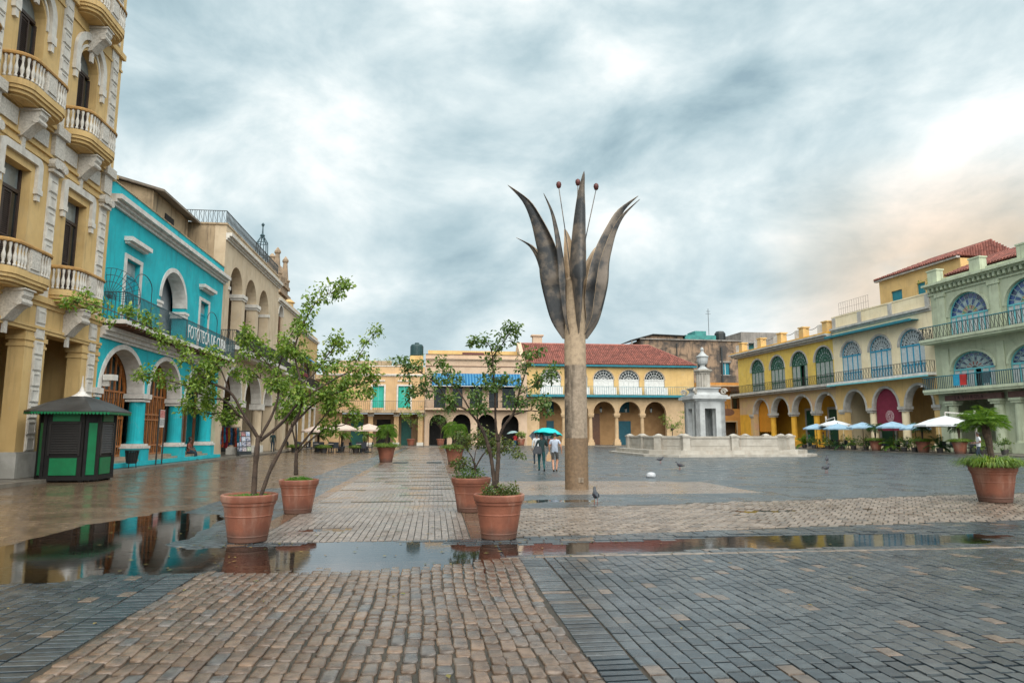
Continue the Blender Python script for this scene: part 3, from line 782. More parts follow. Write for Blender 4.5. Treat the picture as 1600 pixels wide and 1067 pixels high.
for c in (-8.02, -3.04, 2.10, 7.28):
    col = MB().lathe([(.40, 1.16), (.375, 1.3), (.36, 3.2)], c, .32, 20) if c > -8 else MB().box(c - .08, -.05, 1.16, c + .24, .75, 3.2)
    co_ = part(col, 'column', m_turq, tq, smooth=False)
    wdt = .50 if c > -8 else .32
    part(MB().box(c - wdt, .32 - .5, .33, c + wdt, .32 + .5, .93), 'pedestal', m_turq, co_)
    part(MB().box(c - wdt - .04, -.23, .931, c + wdt + .04, .87, 1.05).box(c - wdt + .04, -.13, 1.051, c + wdt - .04, .77, 1.155), 'column_base', m_trimw, co_)
    part(MB().box(c - wdt + .05, -.10, 3.21, c + wdt - .05, .74, 3.32).box(c - wdt - .01, -.16, 3.36, c + wdt + .01, .80, 3.6), 'column_capital', m_trimw, co_)
part(MB().box(7.75, .25, .33, 8.4, .69, 3.61), 'end_pier', m_turq, tq)
for i, c in enumerate(CX3):                         # timber screens filling the arches
    y = .76
    if i < 2:
        sc_ = MB()
        archivolt(sc_, c, 4.3, 3.62, 1.9, .2, y, y + .14, 18)
        for k in range(9):
            xx = c - 2.1 + k * .525; zt = 3.62 + 1.9 * math.sqrt(max(.02, 1 - ((xx - c) / 2.2) ** 2))
            sc_.box(xx - .045, y + .01, .56, xx + .045, y + .07, zt)
        for k in range(8):
            xx = c - 1.84 + k * .525; sc_.box(xx - .016, y + .02, .56, xx + .016, y + .05, 3.6)
        for z in (.56, 1.0, 2.35, 2.62, 3.6): sc_.box(c - 2.15, y, z, c + 2.15, y + .08, z + .09)
        so = part(sc_, 'timber_screen', m_wood, tq)
        part(MB().prism(arch(c, 4.3, .56, 3.62, 1.9), 'y', y + .16, y + .2), 'screen_glass', m_glasst, so)
    else:
        sc_ = MB()
        for xx in (c - 2.1, c - 1.3, c - .2, c + .5, c + 2.1): sc_.box(xx - .1, y, .56, xx + .1, y + .12, 4.9)
        sc_.box(c - 2.1, y, 2.5, c - .2, y + .12, 2.7)
        so = part(sc_, 'timber_screen', m_woodd, tq)
        part(MB().prism(arch(c, 4.3, .56, 3.62, 1.9), 'y', y + .9, y + .95), 'screen_glass', m_glassd, so)
        part(MB().box(c + .2, y + .2, .56, c + 1.2, y + .3, 4.6), 'pale_door_leaf', m_trimw, so)
# white string course, balcony, ironwork
c_ = MB()
for (z0, z1, p) in ((5.78, 5.92, .10), (5.92, 6.10, .22), (6.10, 6.30, .36)): c_.box(-8.1, -p, z0, 8.42, -.002, z1)
part(c_, 'string_course', m_trimw, tq)
bs = part(MB().box(-8.08, -1.02, 6.40, 8.42, -.003, 6.58), 'balcony_slab', m_trimw, tq)
bj = MB()
x = -7.9
while x < 8.3: bj.box(x, -.98, 6.305, x + .10, -.01, 6.399); x += .42
part(bj, 'joists', m_woodd, bs)
part(railing(MB(), [(-8.05, -.05), (-8.05, -.97), (8.38, -.97), (8.38, -.05)], 6.60, 7.78, .14, .011), 'railing', m_ironb, bs)
text_mesh('FOTOTECA DE CUBA', 1.06, 1.06, mat('white_letter_paint', (.72, .73, .72), rough=.6, bump=0), bs, 'lettering', (-.55, -1.005, 6.83), .012, -.004, 6.75)
part(MB().box(-.75, -.982, 6.70, -.65, -.955, 7.78).box(6.45, -.982, 6.70, 6.55, -.955, 7.78), 'sign_post', m_ironb, bs)
m_fan = MB(); hub = Vector((-8.0, -.16, 7.5))
for k in range(15):
    a = R_(-12 + k * 10); dv = Vector((0, -math.cos(a), math.sin(a))); m_fan.tube([hub, hub + dv * 1.35], .013, 4)
for r in (.3, .75, 1.05, 1.35): m_fan.tube([hub + Vector((0, -math.cos(R_(a)), math.sin(R_(a)))) * r for a in range(-12, 130, 8)], .016, 4)
part(m_fan, 'iron_fan', m_ironb, bs)
for (c, nm) in ((-5.4, 0), (4.85, 1)):
    f_ = MB().box(c - .97, -.05, 6.60, c - .755, .3, 9.78).box(c + .755, -.05, 6.60, c + .97, .3, 9.78).box(c - .97, -.05, 9.785, c + .97, .3, 9.98)
    fo = part(f_, 'balcony_door', m_trimw, tq)
    for s in (-1, 1):
        lf = MB().box(c + s * .375 - .37, .2, 6.62, c + s * .375 + .37, .26, 9.0)
        for k in range(4): lf.box(c + s * .375 - .33 + k * .19, .17, 6.7, c + s * .375 - .2 + k * .19, .199, 8.9)
        part(lf, 'door_leaf', m_turqd, fo)
    part(MB().box(c - .75, .16, 9.0, c + .75, .3, 9.1), 'door_rail', m_turqd, fo)
    part(MB().box(c - .75, .22, 9.11, c + .75, .25, 9.77), 'transom_pane', m_transom, fo)
    part(MB().box(c - 1.05, -.22, 10.42, c + 1.05, -.003, 10.52).box(c - 1.15, -.38, 10.521, c + 1.15, -.003, 10.72), 'door_hood', m_trimw, tq)
    part(MB().tube([(c - .9, -.55, 7.7 + .9)] + [(c + math.cos(R_(180 - a)) * .95, -.55, 8.6 + math.sin(R_(a)) * .55) for a in range(0, 181, 15)] + [(c + .95, -.55, 6.6)], .022, 5), 'iron_hoop', m_ironb, bs)
ip = MB()
for s in (-1, 1): ip.mark().box(-.15 + s * 1.9 - .34, -.10, 8.42, -.15 + s * 1.9 + .34, .8, 8.56).box(-.15 + s * 1.9 - .28, -.05, 8.2, -.15 + s * 1.9 + .28, .75, 8.419)
part(ip, 'impost', m_trimw, tq)
part(MB().box(-2.2, 1.0, 6.6, 2.2, 1.2, 11.4), 'loggia_wall', m_greyin, tq)
part(MB().box(-1.7, .9, 6.62, -.9, .99, 9.2), 'loggia_door', m_turqd, tq)
k_ = MB()
for (z0, z1, p) in ((11.72, 11.86, .12), (11.86, 12.0, .26), (12.0, 12.22, .46)): k_.box(-8.1, -p, z0, 8.55, -.002, z1)
part(k_, 'cornice', m_trimw, tq)
part(MB().box(-8.1, -.05, 12.865, 8.4, .75, 12.92), 'parapet_cap', m_creamd, tq)
part(MB().box(-7.75, -.55, 3.95, -7.35, -.10, 4.2).box(-7.62, -.3, 3.7, -7.5, -.002, 3.949), 'floodlight', m_trimw, tq)
# roof room with a sloping roof
rm = part(MB().prism([(2.4, 12.41), (2.4, 16.0), (7.5, 17.4), (7.5, 12.41)], 'x', 2.2, 8.0), 'roof_room', m_creamd, tq)
part(MB().prism([(1.7, 15.86), (1.7, 16.0), (7.9, 17.75), (7.9, 17.6)], 'x', 1.9, 8.3), 'roof_sheet', m_roofp, rm)
part(MB().box(4.0, 2.34, 13.4, 5.4, 2.399, 15.2), 'window', m_black, rm)

# ================================================================== CREAM HOUSE
cm = thing('arcaded_house', 'weathered cream house with tall open upper arches and iron roof railing', 'building', FL.w(8.4), FL.a)
XC = (3.05, 7.1, 11.15)
gc = [(.9, 6.2), (6.2, 12.0), (12.0, 15.9)]
out = [(0, .12), (1.5, .12)]
for a, b in gc:
    c, r = (a + b) / 2, (b - a) / 2 - .5
    out += [(c - r * math.cos(math.pi * i / 16), 4.1 + min(r, 2.2) * math.sin(math.pi * i / 16)) for i in range(17)]
out += [(16.2, 4.1), (16.2, 15.9), (0, 15.9)]
Wc = MB().holed(out, [arch(c, 3.2, 7.62, 11.95, 1.65, 16) for c in XC], 0, .75)
part(Wc, 'wall', m_cream, cm)
part(MB().box(.0, .751, 6, .35, 13, 15.9), 'side_wall', m_creamd, cm)
part(MB().box(-.08, -.06, 15.901, .42, 13, 16.02).box(.43, -.06, 15.901, 16.2, .75, 16.02), 'parapet_cap', m_creamd, cm)
part(MB().box(.36, .76, 15.0, 16.2, 13, 15.3), 'roof', m_roofp, cm)
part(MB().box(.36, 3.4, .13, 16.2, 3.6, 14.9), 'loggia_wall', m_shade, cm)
part(MB().box(.36, .76, 6.9, 16.2, 3.39, 7.3), 'loggia_floor', m_greyin, cm)
k_ = MB()
for (z0, z1, p) in ((14.85, 14.98, .10), (14.98, 15.12, .22), (15.12, 15.34, .40)): k_.box(-.02, -p, z0, 16.3, -.002, z1)
part(k_, 'cornice', m_white, cm)
for c in (5.07, 9.12):
    part(MB().box(c - .52, -.08, 11.5, c + .52, .83, 11.62).box(c - .60, -.14, 11.66, c + .60, .89, 11.93), 'impost', m_white, cm)
part(MB().box(XC[0] - 1.95, -.08, 11.6, XC[0] - 1.55, .83, 11.85).box(XC[2] + 1.55, -.08, 11.6, XC[2] + 1.95, .83, 11.85), 'impost', m_white, cm)
for c in (6.2, 12.0):
    pc = part(MB().lathe([(.46, .7), (.42, .9), (.40, 3.6)], c, .36, 16), 'column', m_cream, cm)
    part(MB().box(c - .52, -.16, .13, c + .52, .88, .699), 'pedestal', m_white, pc)
    part(MB().box(c - .5, -.14, 3.61, c + .5, .86, 4.09), 'column_capital', m_white, pc)
part(MB().box(15.6, 0, .13, 16.2, .75, 4.09), 'end_pier', m_cream, cm)
av = MB()
for a, b in gc:
    c, r = (a + b) / 2, (b - a) / 2 - .5; archivolt(av, c, 2 * r - .08, 4.1, min(r, 2.2) - .04, .2, -.05, .74, 16)
part(av, 'arch_trim', m_white, cm)
bs = part(MB().box(.02, -1.05, 7.30, 16.2, -.002, 7.58).box(.02, -.8, 7.12, 16.2, -.002, 7.299), 'balcony_slab', m_trimw, cm)
part(railing(MB(), [(.06, -.03), (.06, -1.0), (16.15, -1.0)], 7.59, 8.62, .11, .016, True), 'railing', m_iron, bs)
part(railing(MB(), [(.2, 12.5), (.2, .1), (16.1, .1)], 16.02, 16.95, .15, .016, True), 'roof_railing', m_iron, cm)
for c in XC:
    d_ = part(MB().box(c - .9, 3.30, 7.31, c + .9, 3.39, 11.2), 'loggia_door', m_woodd, cm)
    part(MB().box(c - .55, 3.26, 8.6, c + .55, 3.299, 10.9), 'pane', m_glassd, d_)
for (a, b) in gc: part(MB().box((a + b) / 2 - 1.2, 3.3, .14, (a + b) / 2 + 1.2, 3.39, 4.6), 'arcade_door', m_black, cm)

# ================================================================== plainer houses further along the left side
def plain_house(name, label, fr_, u0, u1, top, wallm, trimm, ground, upper, slab=None, doorm=None, shade=None, dpt=9, railm=None, winm=None, zb=None):
    """ground / upper: lists of (centre, width, bottom, spring, rise); rise 0 is a flat head"""
    t = thing(name, label, 'building', fr_.w(u0), fr_.a); Wd = u1 - u0
    mk = lambda q: arch(q[0], q[1], q[2], q[3], q[4], 14) if q[4] else rect(q[0] - q[1] / 2, q[2], q[0] + q[1] / 2, q[3])
    m_ = MB().holed(notched(0, .12, Wd, top, [mk(q) for q in ground]), [mk(q) for q in upper], 0, .5)
    part(m_, 'wall', wallm, t)
    part(MB().box(0, .501, .12, .3, dpt, top).box(Wd - .3, .501, .12, Wd, dpt, top), 'side_wall', wallm, t)
    part(MB().box(.31, .51, top - .6, Wd - .31, dpt, top - .4), 'roof', m_roofp, t)
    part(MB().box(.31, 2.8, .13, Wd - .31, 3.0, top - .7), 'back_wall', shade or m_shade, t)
    if slab: part(MB().box(.31, .51, slab - .5, Wd - .31, 2.79, slab - .3), 'inner_floor', shade or m_shade, t)
    k2 = MB()
    for (z0, z1, p) in ((top - .75, top - .6, .1), (top - .6, top - .4, .28)): k2.box(0, -p, z0, Wd, -.002, z1)
    part(k2, 'cornice', trimm, t)
    av_ = MB()
    for q in ground + upper:
        if q[4]: archivolt(av_, q[0], q[1] - .06, q[3], q[4] - .03, .2, -.04, .49, 14)
        else: av_.mark(); av_.box(q[0] - q[1] / 2 - .16, -.04, q[3], q[0] + q[1] / 2 + .16, .3, q[3] + .18).box(q[0] - q[1] / 2 - .16, -.04, q[2], q[0] - q[1] / 2, .3, q[3]).box(q[0] + q[1] / 2, -.04, q[2], q[0] + q[1] / 2 + .16, .3, q[3])
    if av_.v: part(av_, 'opening_trim', trimm, t)
    if slab:
        sl = part(MB().box(0, -.95, slab - .2, Wd, -.003, slab), 'balcony_slab', trimm, t)
        part(railing(MB(), [(.04, -.03), (.04, -.9), (Wd - .04, -.9), (Wd - .04, -.03)], slab + .01, slab + 1.0, .16, .014), 'railing', railm or m_iron, sl)
    for q in upper:
        ww = part(MB().prism(mk((q[0], q[1] - .02, q[2] + .01, q[3] - .01, q[4])), 'y', .34, .36), 'window', winm or m_glassd, t)
        if doorm:
            for s in (-1, 1): part(MB().box(q[0] + s * q[1] * .36 - q[1] * .13, .22, q[2], q[0] + s * q[1] * .36 + q[1] * .13, .28, q[3]), 'shutter', doorm, ww)
    return t
hD = plain_house('arcaded_house', 'pinkish cream house with pale eaves beyond the weathered cream one', FL, 24.6, 35.0, 14.4, m_cream, m_white,
    [(2.6, 3.4, .13, 4.0, 1.7), (7.4, 3.8, .13, 4.0, 1.9)], [(1.4, 1.9, 7.4, 12.6, .95), (4.6, 1.5, 7.4, 11, 0), (8.0, 1.5, 7.4, 11, 0)], 7.2, m_woodd)
hE = plain_house('arcaded_house', 'ochre yellow house with a blue awning near the far left corner', FL, 35.0, 46.5, 13.2, m_yell, m_white,
    [(2.2, 2.6, .13, 4.6, 0), (6, 2.6, .13, 4.6, 0), (9.6, 2.2, .13, 4.6, 0)], [(2.2, 1.5, 6.9, 10, 0), (5.8, 1.5, 6.9, 10, 0), (9.4, 1.5, 6.9, 10, 0)], 6.7, m_woodd)
for c in (.5, 4.1, 7.9, 11.0): part(MB().box(c - .3, -.10, .13, c + .3, -.004, 6.4), 'pilaster', m_white, hE)
m_awnb = mat('blue_awning_cloth', (.012, .21, .42), (.01, .17, .35), scale=4, rough=.8)
aw = thing('awning', 'blue sloping awning on the ochre yellow house at far left', 'awning', FL.w(36.5, -.05, 8.6), FL.a)
part(MB().prism([(0, 1.6), (-1.9, .35), (-1.9, .05), (-1.86, .05), (-1.86, .30), (0, 1.5)], 'x', 0, 6.5), 'cloth', m_awnb, aw)
part(MB().tube([(0, 0, .4), (0, -1.88, .1)], .03, 5).tube([(6.5, 0, .4), (6.5, -1.88, .1)], .03, 5), 'arm', m_iron, aw)
aw2 = thing('awning', 'dark red small awning hanging below the blue awning at far left', 'awning', FL.w(31.0, -.05, 7.6), FL.a)
part(MB().prism([(0, .9), (-1.3, .1), (-1.3, -.2), (-1.26, -.2), (-1.26, .06), (0, .82)], 'x', 0, 2.6), 'cloth', mat('dark_red_cloth', (.16, .015, .02), rough=.85), aw2)

# belfry rising behind
m_stone = mat('old_belfry_stone', (.36, .26, .17), (.24, .175, .12), scale=1.5, rough=.9, bump=.4, streak=.6, streakc=(.09, .075, .06), grime=.4)
bf = thing('belfry', 'ornate stone roof turret with spires and iron lantern behind the cream house', 'tower', (-28.6, 76.5, 12.0), R_(6.5))
part(MB().box(-2.4, -2.4, -11.9, 2.4, 2.4, 6.3).box(-2.7, -2.7, 5.2, 2.7, 2.7, 5.6).box(-2.6, -2.6, 6.3, 2.6, 2.6, 6.7), 'shaft', m_stone, bf)
part(MB().lathe([(1.7, 6.7), (1.75, 7.3), (1.5, 8.2), (.9, 8.9), (.35, 9.2), (.3, 9.6), (.42, 9.8), (.1, 10.2)], 1.0, 0, 14), 'dome', m_stone, bf)
for sx in (-1, 1):
    for sy in (-1, 1):
        part(MB().lathe([(.52, 6.7), (.52, 7.3), (.62, 7.35), (.62, 7.5), (.42, 7.6), (.24, 9.6), (.36, 9.75), (.36, 9.95), (.06, 10.4)], 2.05 * sx, 2.05 * sy, 8), 'spire', m_stone, bf)
ln = MB()
for k in range(6):
    a = 2 * math.pi * k / 6; ln.tube([(-.2 + .75 * math.cos(a), .75 * math.sin(a), 8.0), (-.2 + .62 * math.cos(a), .62 * math.sin(a), 11.4), (-.2 + .2 * math.cos(a), .2 * math.sin(a), 12.1)], .06, 5)
for r, z in ((.75, 8.0), (.68, 9.8), (.62, 11.4)): ln.tube([(-.2 + r * math.cos(a), r * math.sin(a), z) for a in [2 * math.pi * i / 14 for i in range(15)]], .05, 5)
ln.lathe([(.12, 12.0), (.3, 12.3), (.1, 12.5), (.06, 13.3), (.2, 13.6), (.04, 13.8)], -.2, 0, 8)
part(ln, 'iron_lantern', m_ironb, bf)
part(MB().lathe([(1.0, 2.0), (1.1, 3.0), (.5, 3.5), (.5, 4.1), (.7, 4.2), (.2, 4.6)], 3.4, -1.5, 10), 'urn', m_yell, bf)
# ================================================================== FAR SIDE OF THE SQUARE
m_tealp = mat('teal_door_paint', (.02, .42, .33), (.015, .35, .27), scale=2, rough=.6, bump=.05)
m_green_d = mat('dark_green_door', (.01, .12, .10), (.008, .09, .075), scale=2, rough=.6, bump=.05)
m_tealtrim = mat('teal_trim_paint', (.008, .19, .25), (.006, .15, .20), scale=3, rough=.6, bump=.05)
m_bluedoor = mat('petrol_blue_door', (.008, .11, .16), (.006, .085, .125), scale=3, rough=.6, bump=.05)
m_pinkcr = mat('pink_cream_plaster', (.58, .43, .31), (.51, .37, .26), scale=.8, rough=.87, streak=.28, streakc=(.33, .23, .15), grime=.15, patch=.35)
m_yel2 = mat('warm_yellow_plaster', (.67, .455, .19), (.59, .39, .155), scale=.8, rough=.87, streak=.3, streakc=(.36, .22, .1), grime=.2, patch=.35)
m_sand = mat('sandy_arcade_plaster', (.57, .41, .245), (.47, .33, .19), scale=1.0, rough=.87, streak=.3, streakc=(.28, .19, .11), grime=.25, patch=.35)
m_tile = mat('red_roof_tile', (.30, .105, .078), (.19, .070, .055), scale=1.6, rough=.8, bump=.3, rnd=.25, grime=.3, streakc=(.12, .06, .05))
m_whitep = mat('white_shutter_paint', (.70, .71, .70), (.60, .61, .60), scale=4, rough=.6, bump=.05)
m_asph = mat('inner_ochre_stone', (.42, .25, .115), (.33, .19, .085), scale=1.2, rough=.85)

def fan_window(par, cx, wd, zb, zs, rise, y, fm, leafm, nleaf=4, nrad=7, glassm=None, rings=(.42, .74), panes=None, low=None, bar=.05, openleaf=None, lace=False, tm=None):
    """arched window: ring, transom, stiles, leaves below, spoked fanlight above"""
    r = wd / 2; rise = rise or r
    P = lambda a, k: (cx - r * k * math.cos(a), zs + rise * k * math.sin(a))
    f = MB(); archivolt(f, cx, wd - .16, zs, rise - .08, .08, y, y + .12, 18)
    f.box(cx - r, y - .01, zs - .08, cx + r, y + .13, zs + .06); f.box(cx - r, y, zb, cx + r, y + .12, zb + .10)
    for i in range(nleaf + 1):
        x = cx - r + wd * i / nleaf; f.box(max(cx - r, x - .05), y, zb + .10, min(cx + r, x + .05), y + .12, zs - .08)
    tr_ = MB()
    for i in range(1, nrad):
        a = math.pi * i / nrad; p0, p1 = P(a, .16), P(a, .97); tr_.tube([(p0[0], y + .06, p0[1]), (p1[0], y + .06, p1[1])], bar * .6, 4)
    for k in (.16,) + tuple(rings): tr_.tube([(P(math.pi * i / 16, k)[0], y + .06, P(math.pi * i / 16, k)[1]) for i in range(17)], bar * .6, 4)
    if lace:                                           # scrolls between the spokes
        for i in range(nrad):
            a = math.pi * (i + .5) / nrad
            for k, q in ((.58, .10), (.86, .09)):
                c0 = P(a, k); tr_.tube([(c0[0] + r * q * math.cos(2 * math.pi * j / 8), y + .055, c0[1] + rise * q * math.sin(2 * math.pi * j / 8)) for j in range(9)], bar * .45, 4)
    wo = part(f, 'window', fm, par)
    part(tr_, 'tracery', tm or fm, wo)
    part(MB().prism(arch(cx, wd - .1, zs + .06, zs + .07, rise - .09), 'y', y + .075, y + .09), 'fanlight_glass', glassm or m_glassd, wo)
    if panes:
        ks = (.16,) + tuple(rings) + (.95,)
        for j in range(len(ks) - 1):
            for i in range(nrad):
                a0, a1 = math.pi * (i + .10) / nrad, math.pi * (i + .90) / nrad
                poly = [P(a0, ks[j] + .02), P(a0, ks[j + 1] - .02), P((a0 + a1) / 2, ks[j + 1] - .02), P(a1, ks[j + 1] - .02), P(a1, ks[j] + .02)]
                part(MB().prism(poly, 'y', y + .055, y + .068), 'pane', panes[j][i % len(panes[j])], wo)
    lw = wd / nleaf
    for i in range(nleaf):
        x0 = cx - r + lw * i + .055; x1 = cx - r + lw * (i + 1) - .055; s = MB()
        if openleaf and i in openleaf: s.box(x0, y + .3, zb + .1, x1, y + .32, zs - .08); part(s, 'dark_gap', m_black, wo); continue  # black panel paints the dark room seen where the leaf is open
        zm = zb + (zs - zb) * .32
        s.box(x0, y + .05, zb + .10, x1, y + .07, zs - .08)
        n = max(1, int((x1 - x0) / .22))
        for k in range(n): s.box(x0 + (x1 - x0) * (k + .18) / n, y + .03, zm + .08, x0 + (x1 - x0) * (k + .82) / n, y + .049, zs - .16)
        if low: 
            pass
        part(s, 'shutter', leafm, wo)
        if low: part(MB().box(x0 - .02, y + .01, zm - .06, x1 + .02, y + .029, zm + .05).box(x0 + (x1 - x0) * .5 - .03, y + .012, zb + .1, x0 + (x1 - x0) * .5 + .03, y + .028, zm - .061), 'lower_bars', low, wo)
    return wo

# ------------------------------------------------ peach house with two teal doors
pA = thing('porticoed_house', 'low peach house with two teal upper doors and a columned porch', 'building', FB.w(-24.4), FB.a)
X = lambda u: u + 24.4
part(MB().holed(rect(0, 4.25, 13.0, 10.25), [rect(X(-18.05), 4.95, X(-16.6), 7.75), rect(X(-14.8), 4.95, X(-13.25), 7.75)], 0, .5), 'wall', m_peach, pA)
part(MB().box(0, .501, .13, .4, 10, 10.25).box(12.6, .501, .13, 13.0, 10, 10.25), 'side_wall', m_peach, pA)
part(MB().box(0, 0, .13, 2.6, .5, 4.249), 'end_wall', m_peach, pA)
part(MB().box(.41, .51, 9.4, 12.59, 10, 9.6), 'roof', m_roofp, pA)
part(MB().box(0, -.12, 9.0, 13.0, -.002, 9.12).box(0, -.22, 9.12, 13.0, -.002, 9.3).box(0, -.06, 10.251, 13, .56, 10.36), 'cornice', m_white, pA)
part(MB().box(.41, 2.6, .13, 12.59, 2.8, 4.24), 'porch_wall', m_shade, pA)
for c in (X(-18.2), X(-14.95), X(-11.9)):
    q = part(MB().box(c - .30, .02, .55, c + .30, .5, 3.85), 'column', m_peach, pA)
    part(MB().box(c - .42, -.08, .13, c + .42, .6, .549).box(c - .38, -.06, 3.86, c + .38, .58, 4.24), 'column_block', m_white, q)
bs = part(MB().box(.2, -1.0, 4.45, 13.0, -.003, 4.62).box(.2, -1.02, 4.30, 13.0, -.9, 4.449), 'balcony_slab', m_creamd, pA)
part(railing(MB(), [(.24, -.03), (.24, -.95), (12.96, -.95)], 4.63, 5.75, .25, .012), 'railing', m_iron, bs)
for a, b in ((X(-18.05), X(-16.6)), (X(-14.8), X(-13.25))):
    dd = part(MB().box(a, .2, 4.96, (a + b) / 2 - .01, .26, 7.74).box((a + b) / 2 + .01, .2, 4.96, b, .26, 7.74), 'balcony_door', m_tealp, pA)
    part(MB().box(a - .2, -.05, 4.64, a, .3, 7.75).box(b, -.05, 4.64, b + .2, .3, 7.75).box(a - .2, -.05, 7.752, b + .2, .3, 7.95), 'door_frame', m_trimw, dd)
    part(MB().box(a - .1, -.12, 8.35, b + .1, -.002, 8.5), 'door_hood', m_white, dd)
for a, b, m in ((X(-20.9), X(-19.3), m_green_d), (X(-17.6), X(-15.8), m_black), (X(-14.4), X(-13.1), m_green_d)):
    part(MB().box(a, 2.52, .14, b, 2.59, 3.5), 'porch_door', m, pA)
# rubble wall and greenery behind the roof
part(MB().box(1.5, 3, 9.61, 8.5, 3.4, 11.3).box(8.8, 3, 9.61, 12, 3.4, 10.9), 'roof_shed', m_creamd, pA)

# ------------------------------------------------ cream house with the striped awning
pB = plain_house('arcaded_house', 'pinkish cream house with blue striped awning over its balcony', FB, -11.35, 2.0, 11.9, m_pinkcr, m_pinkcr,
    [(1.75, 2.3, .13, 3.0, 1.15), (4.75, 2.4, .13, 3.0, 1.2), (8.0, 2.4, .13, 3.0, 1.2), (11.1, 2.3, .13, 3.0, 1.15)],
    [(1.9, 1.5, 5.0, 7.9, 0), (4.2, 1.3, 5.0, 7.9, 0), (6.6, 1.6, 5.0, 7.9, 0), (8.9, 1.2, 5.0, 7.9, 0), (10.9, 1.7, 5.0, 7.9, 0)], 4.9, None, m_black, 10, m_iron)
part(MB().box(0, -.06, 10.35, 13.35, -.003, 10.45).box(0, -.05, 11.901, 13.35, .55, 11.98), 'string_course', mat('rusty_brown_line', (.17, .09, .06), rough=.8), pB)
part(MB().box(.3, 4.5, 11.31, 13.0, 8, 13.0), 'roof_storey', m_yel2, pB)
part(MB().box(5.0, 4.42, 11.9, 8.0, 4.499, 12.75), 'roof_door', mat('maroon_paint', (.12, .03, .03), rough=.7), pB)
ms = bpy.data.materials.new('blue_stripe_cloth'); ms.use_nodes = True; T = NT(ms.node_tree)
co = T.n('ShaderNodeTexCoord').outputs['Object']; sx_ = T.n('ShaderNodeSeparateXYZ', i0=co).outputs[0]
st_ = T.math('GREATER_THAN', T.math('FRACT', T.math('MULTIPLY', sx_, 2.6)), .66)
p_ = T.n('ShaderNodeBsdfPrincipled', Base_Color=T.mix(st_, (.004, .10, .24), (.06, .22, .36)), Roughness=.85); T.n('ShaderNodeOutputMaterial', i0=p_.outputs[0])
aw = thing('awning', 'wide blue awning with light stripes on the pinkish cream house', 'awning', FB.w(-10.5, -.03, 7.7), FB.a)
part(MB().prism([(0, 1.75), (-1.5, .25), (-1.5, 0), (-1.45, 0), (-1.45, .2), (0, 1.66)], 'x', 0, 11.6), 'cloth', ms, aw)
part(MB().box(0, -1.52, -.03, 11.6, -1.46, .05), 'front_bar', m_trimw, aw)
part(MB().tube([(.05, 0, .5), (.05, -1.45, .15)], .03, 5).tube([(11.55, 0, .5), (11.55, -1.45, .15)], .03, 5), 'arm', m_iron, aw)
tk = thing('water_tank', 'dark green plastic water tank on the roof of the peach corner', 'tank', FB.w(-12.6, 5, 12.2), FB.a)
part(MB().lathe([(.85, 0), (.9, .1), (.9, 1.35), (.75, 1.6), (.3, 1.7), (.3, 1.85)], 0, 0, 18), 'drum', mat('tank_plastic', (.012, .05, .055), rough=.5), tk)
part(MB().box(-.9, -.9, -2.6, .9, .9, -.001), 'stand', m_yel2, tk)
tk2 = thing('water_tank', 'small dark blue water tank lower on the peach roof', 'tank', FB.w(-14.6, 6, 9.7), FB.a)
part(MB().lathe([(.65, 0), (.7, .1), (.7, 1.1), (.5, 1.35), (.2, 1.45)], 0, 0, 16), 'drum', mat('tank_plastic_blue', (.01, .03, .06), rough=.5), tk2)
part(MB().box(-.6, -.6, -.09, .6, .6, -.001), 'stand', m_creamd, tk2)

# ------------------------------------------------ yellow house with the red tile roof
pC = thing('arcaded_house', 'yellow house with red tile hip roof above five white fanlight windows', 'building', FB.w(2.0), FB.a)
XA = [3.15, 6.75, 10.4, 13.9, 17.45]
out = [(0, .12), (XA[0] - 1.55, .12)]
for c in XA: out += [(c - 1.52 * math.cos(math.pi * i / 16), 4.35 + 1.6 * math.sin(math.pi * i / 16)) for i in range(17)]
out += [(XA[-1] + 1.55, .12), (23.0, .12), (23.0, 6.45), (0, 6.45)]
part(MB().holed(out, [], 0, .6), 'arcade_wall', m_sand, pC)
part(MB().holed(rect(0, 6.46, 23.0, 10.75), [arch(c, 2.86, 6.9, 8.85, 1.33, 16) for c in XA], 0, .5), 'upper_wall', m_yel2, pC)
part(MB().box(0, .601, .12, .4, 9, 10.75).box(22.6, .601, .12, 23.0, 9, 10.75), 'side_wall', m_yel2, pC)
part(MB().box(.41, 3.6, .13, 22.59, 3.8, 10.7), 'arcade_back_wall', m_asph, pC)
part(MB().box(.41, .61, 6.2, 22.59, 3.59, 6.4), 'arcade_ceiling', m_asph, pC)
for a, b in zip(XA[:-1], XA[1:]):
    c = (a + b) / 2
    q = part(MB().lathe([(.30, .9), (.27, 1.1), (.24, 3.85)], c, .3, 14), 'column', m_sand, pC)
    part(MB().box(c - .46, -.12, .13, c + .46, .72, .55).box(c - .36, -.04, .551, c + .36, .64, .899), 'pedestal', m_sand, q)
    part(MB().box(c - .36, -.06, 3.86, c + .36, .66, 4.0).box(c - .42, -.08, 4.06, c + .42, .68, 4.345), 'column_capital', m_sand, q)
av = MB()
for c in XA: archivolt(av, c, 2.98, 4.35, 1.57, .16, -.05, .55, 18); archivolt(av, c, 2.84, 8.85, 1.32, .14, -.05, .4, 16)
part(av, 'arch_trim', m_sand, pC)
for c in XA:
    fan_window(pC, c, 2.84, 6.9, 8.85, 1.32, .12, m_whitep, m_whitep, 4, 8, m_glassd, (.5, .78), None, None, .05)
    part(MB().box(c - 1.5, -.86, 6.80, c + 1.5, -.82, 7.75), 'white_panel', m_whitep, pC)
bs = part(MB().box(-.1, -.95, 6.46, 23.0, -.003, 6.74), 'balcony_slab', m_tealtrim, pC)
part(railing(MB(), [(-.06, -.03), (-.06, -.9), (22.95, -.9), (22.95, -.03)], 6.75, 7.85, .3, .012), 'railing', m_tealtrim, bs)
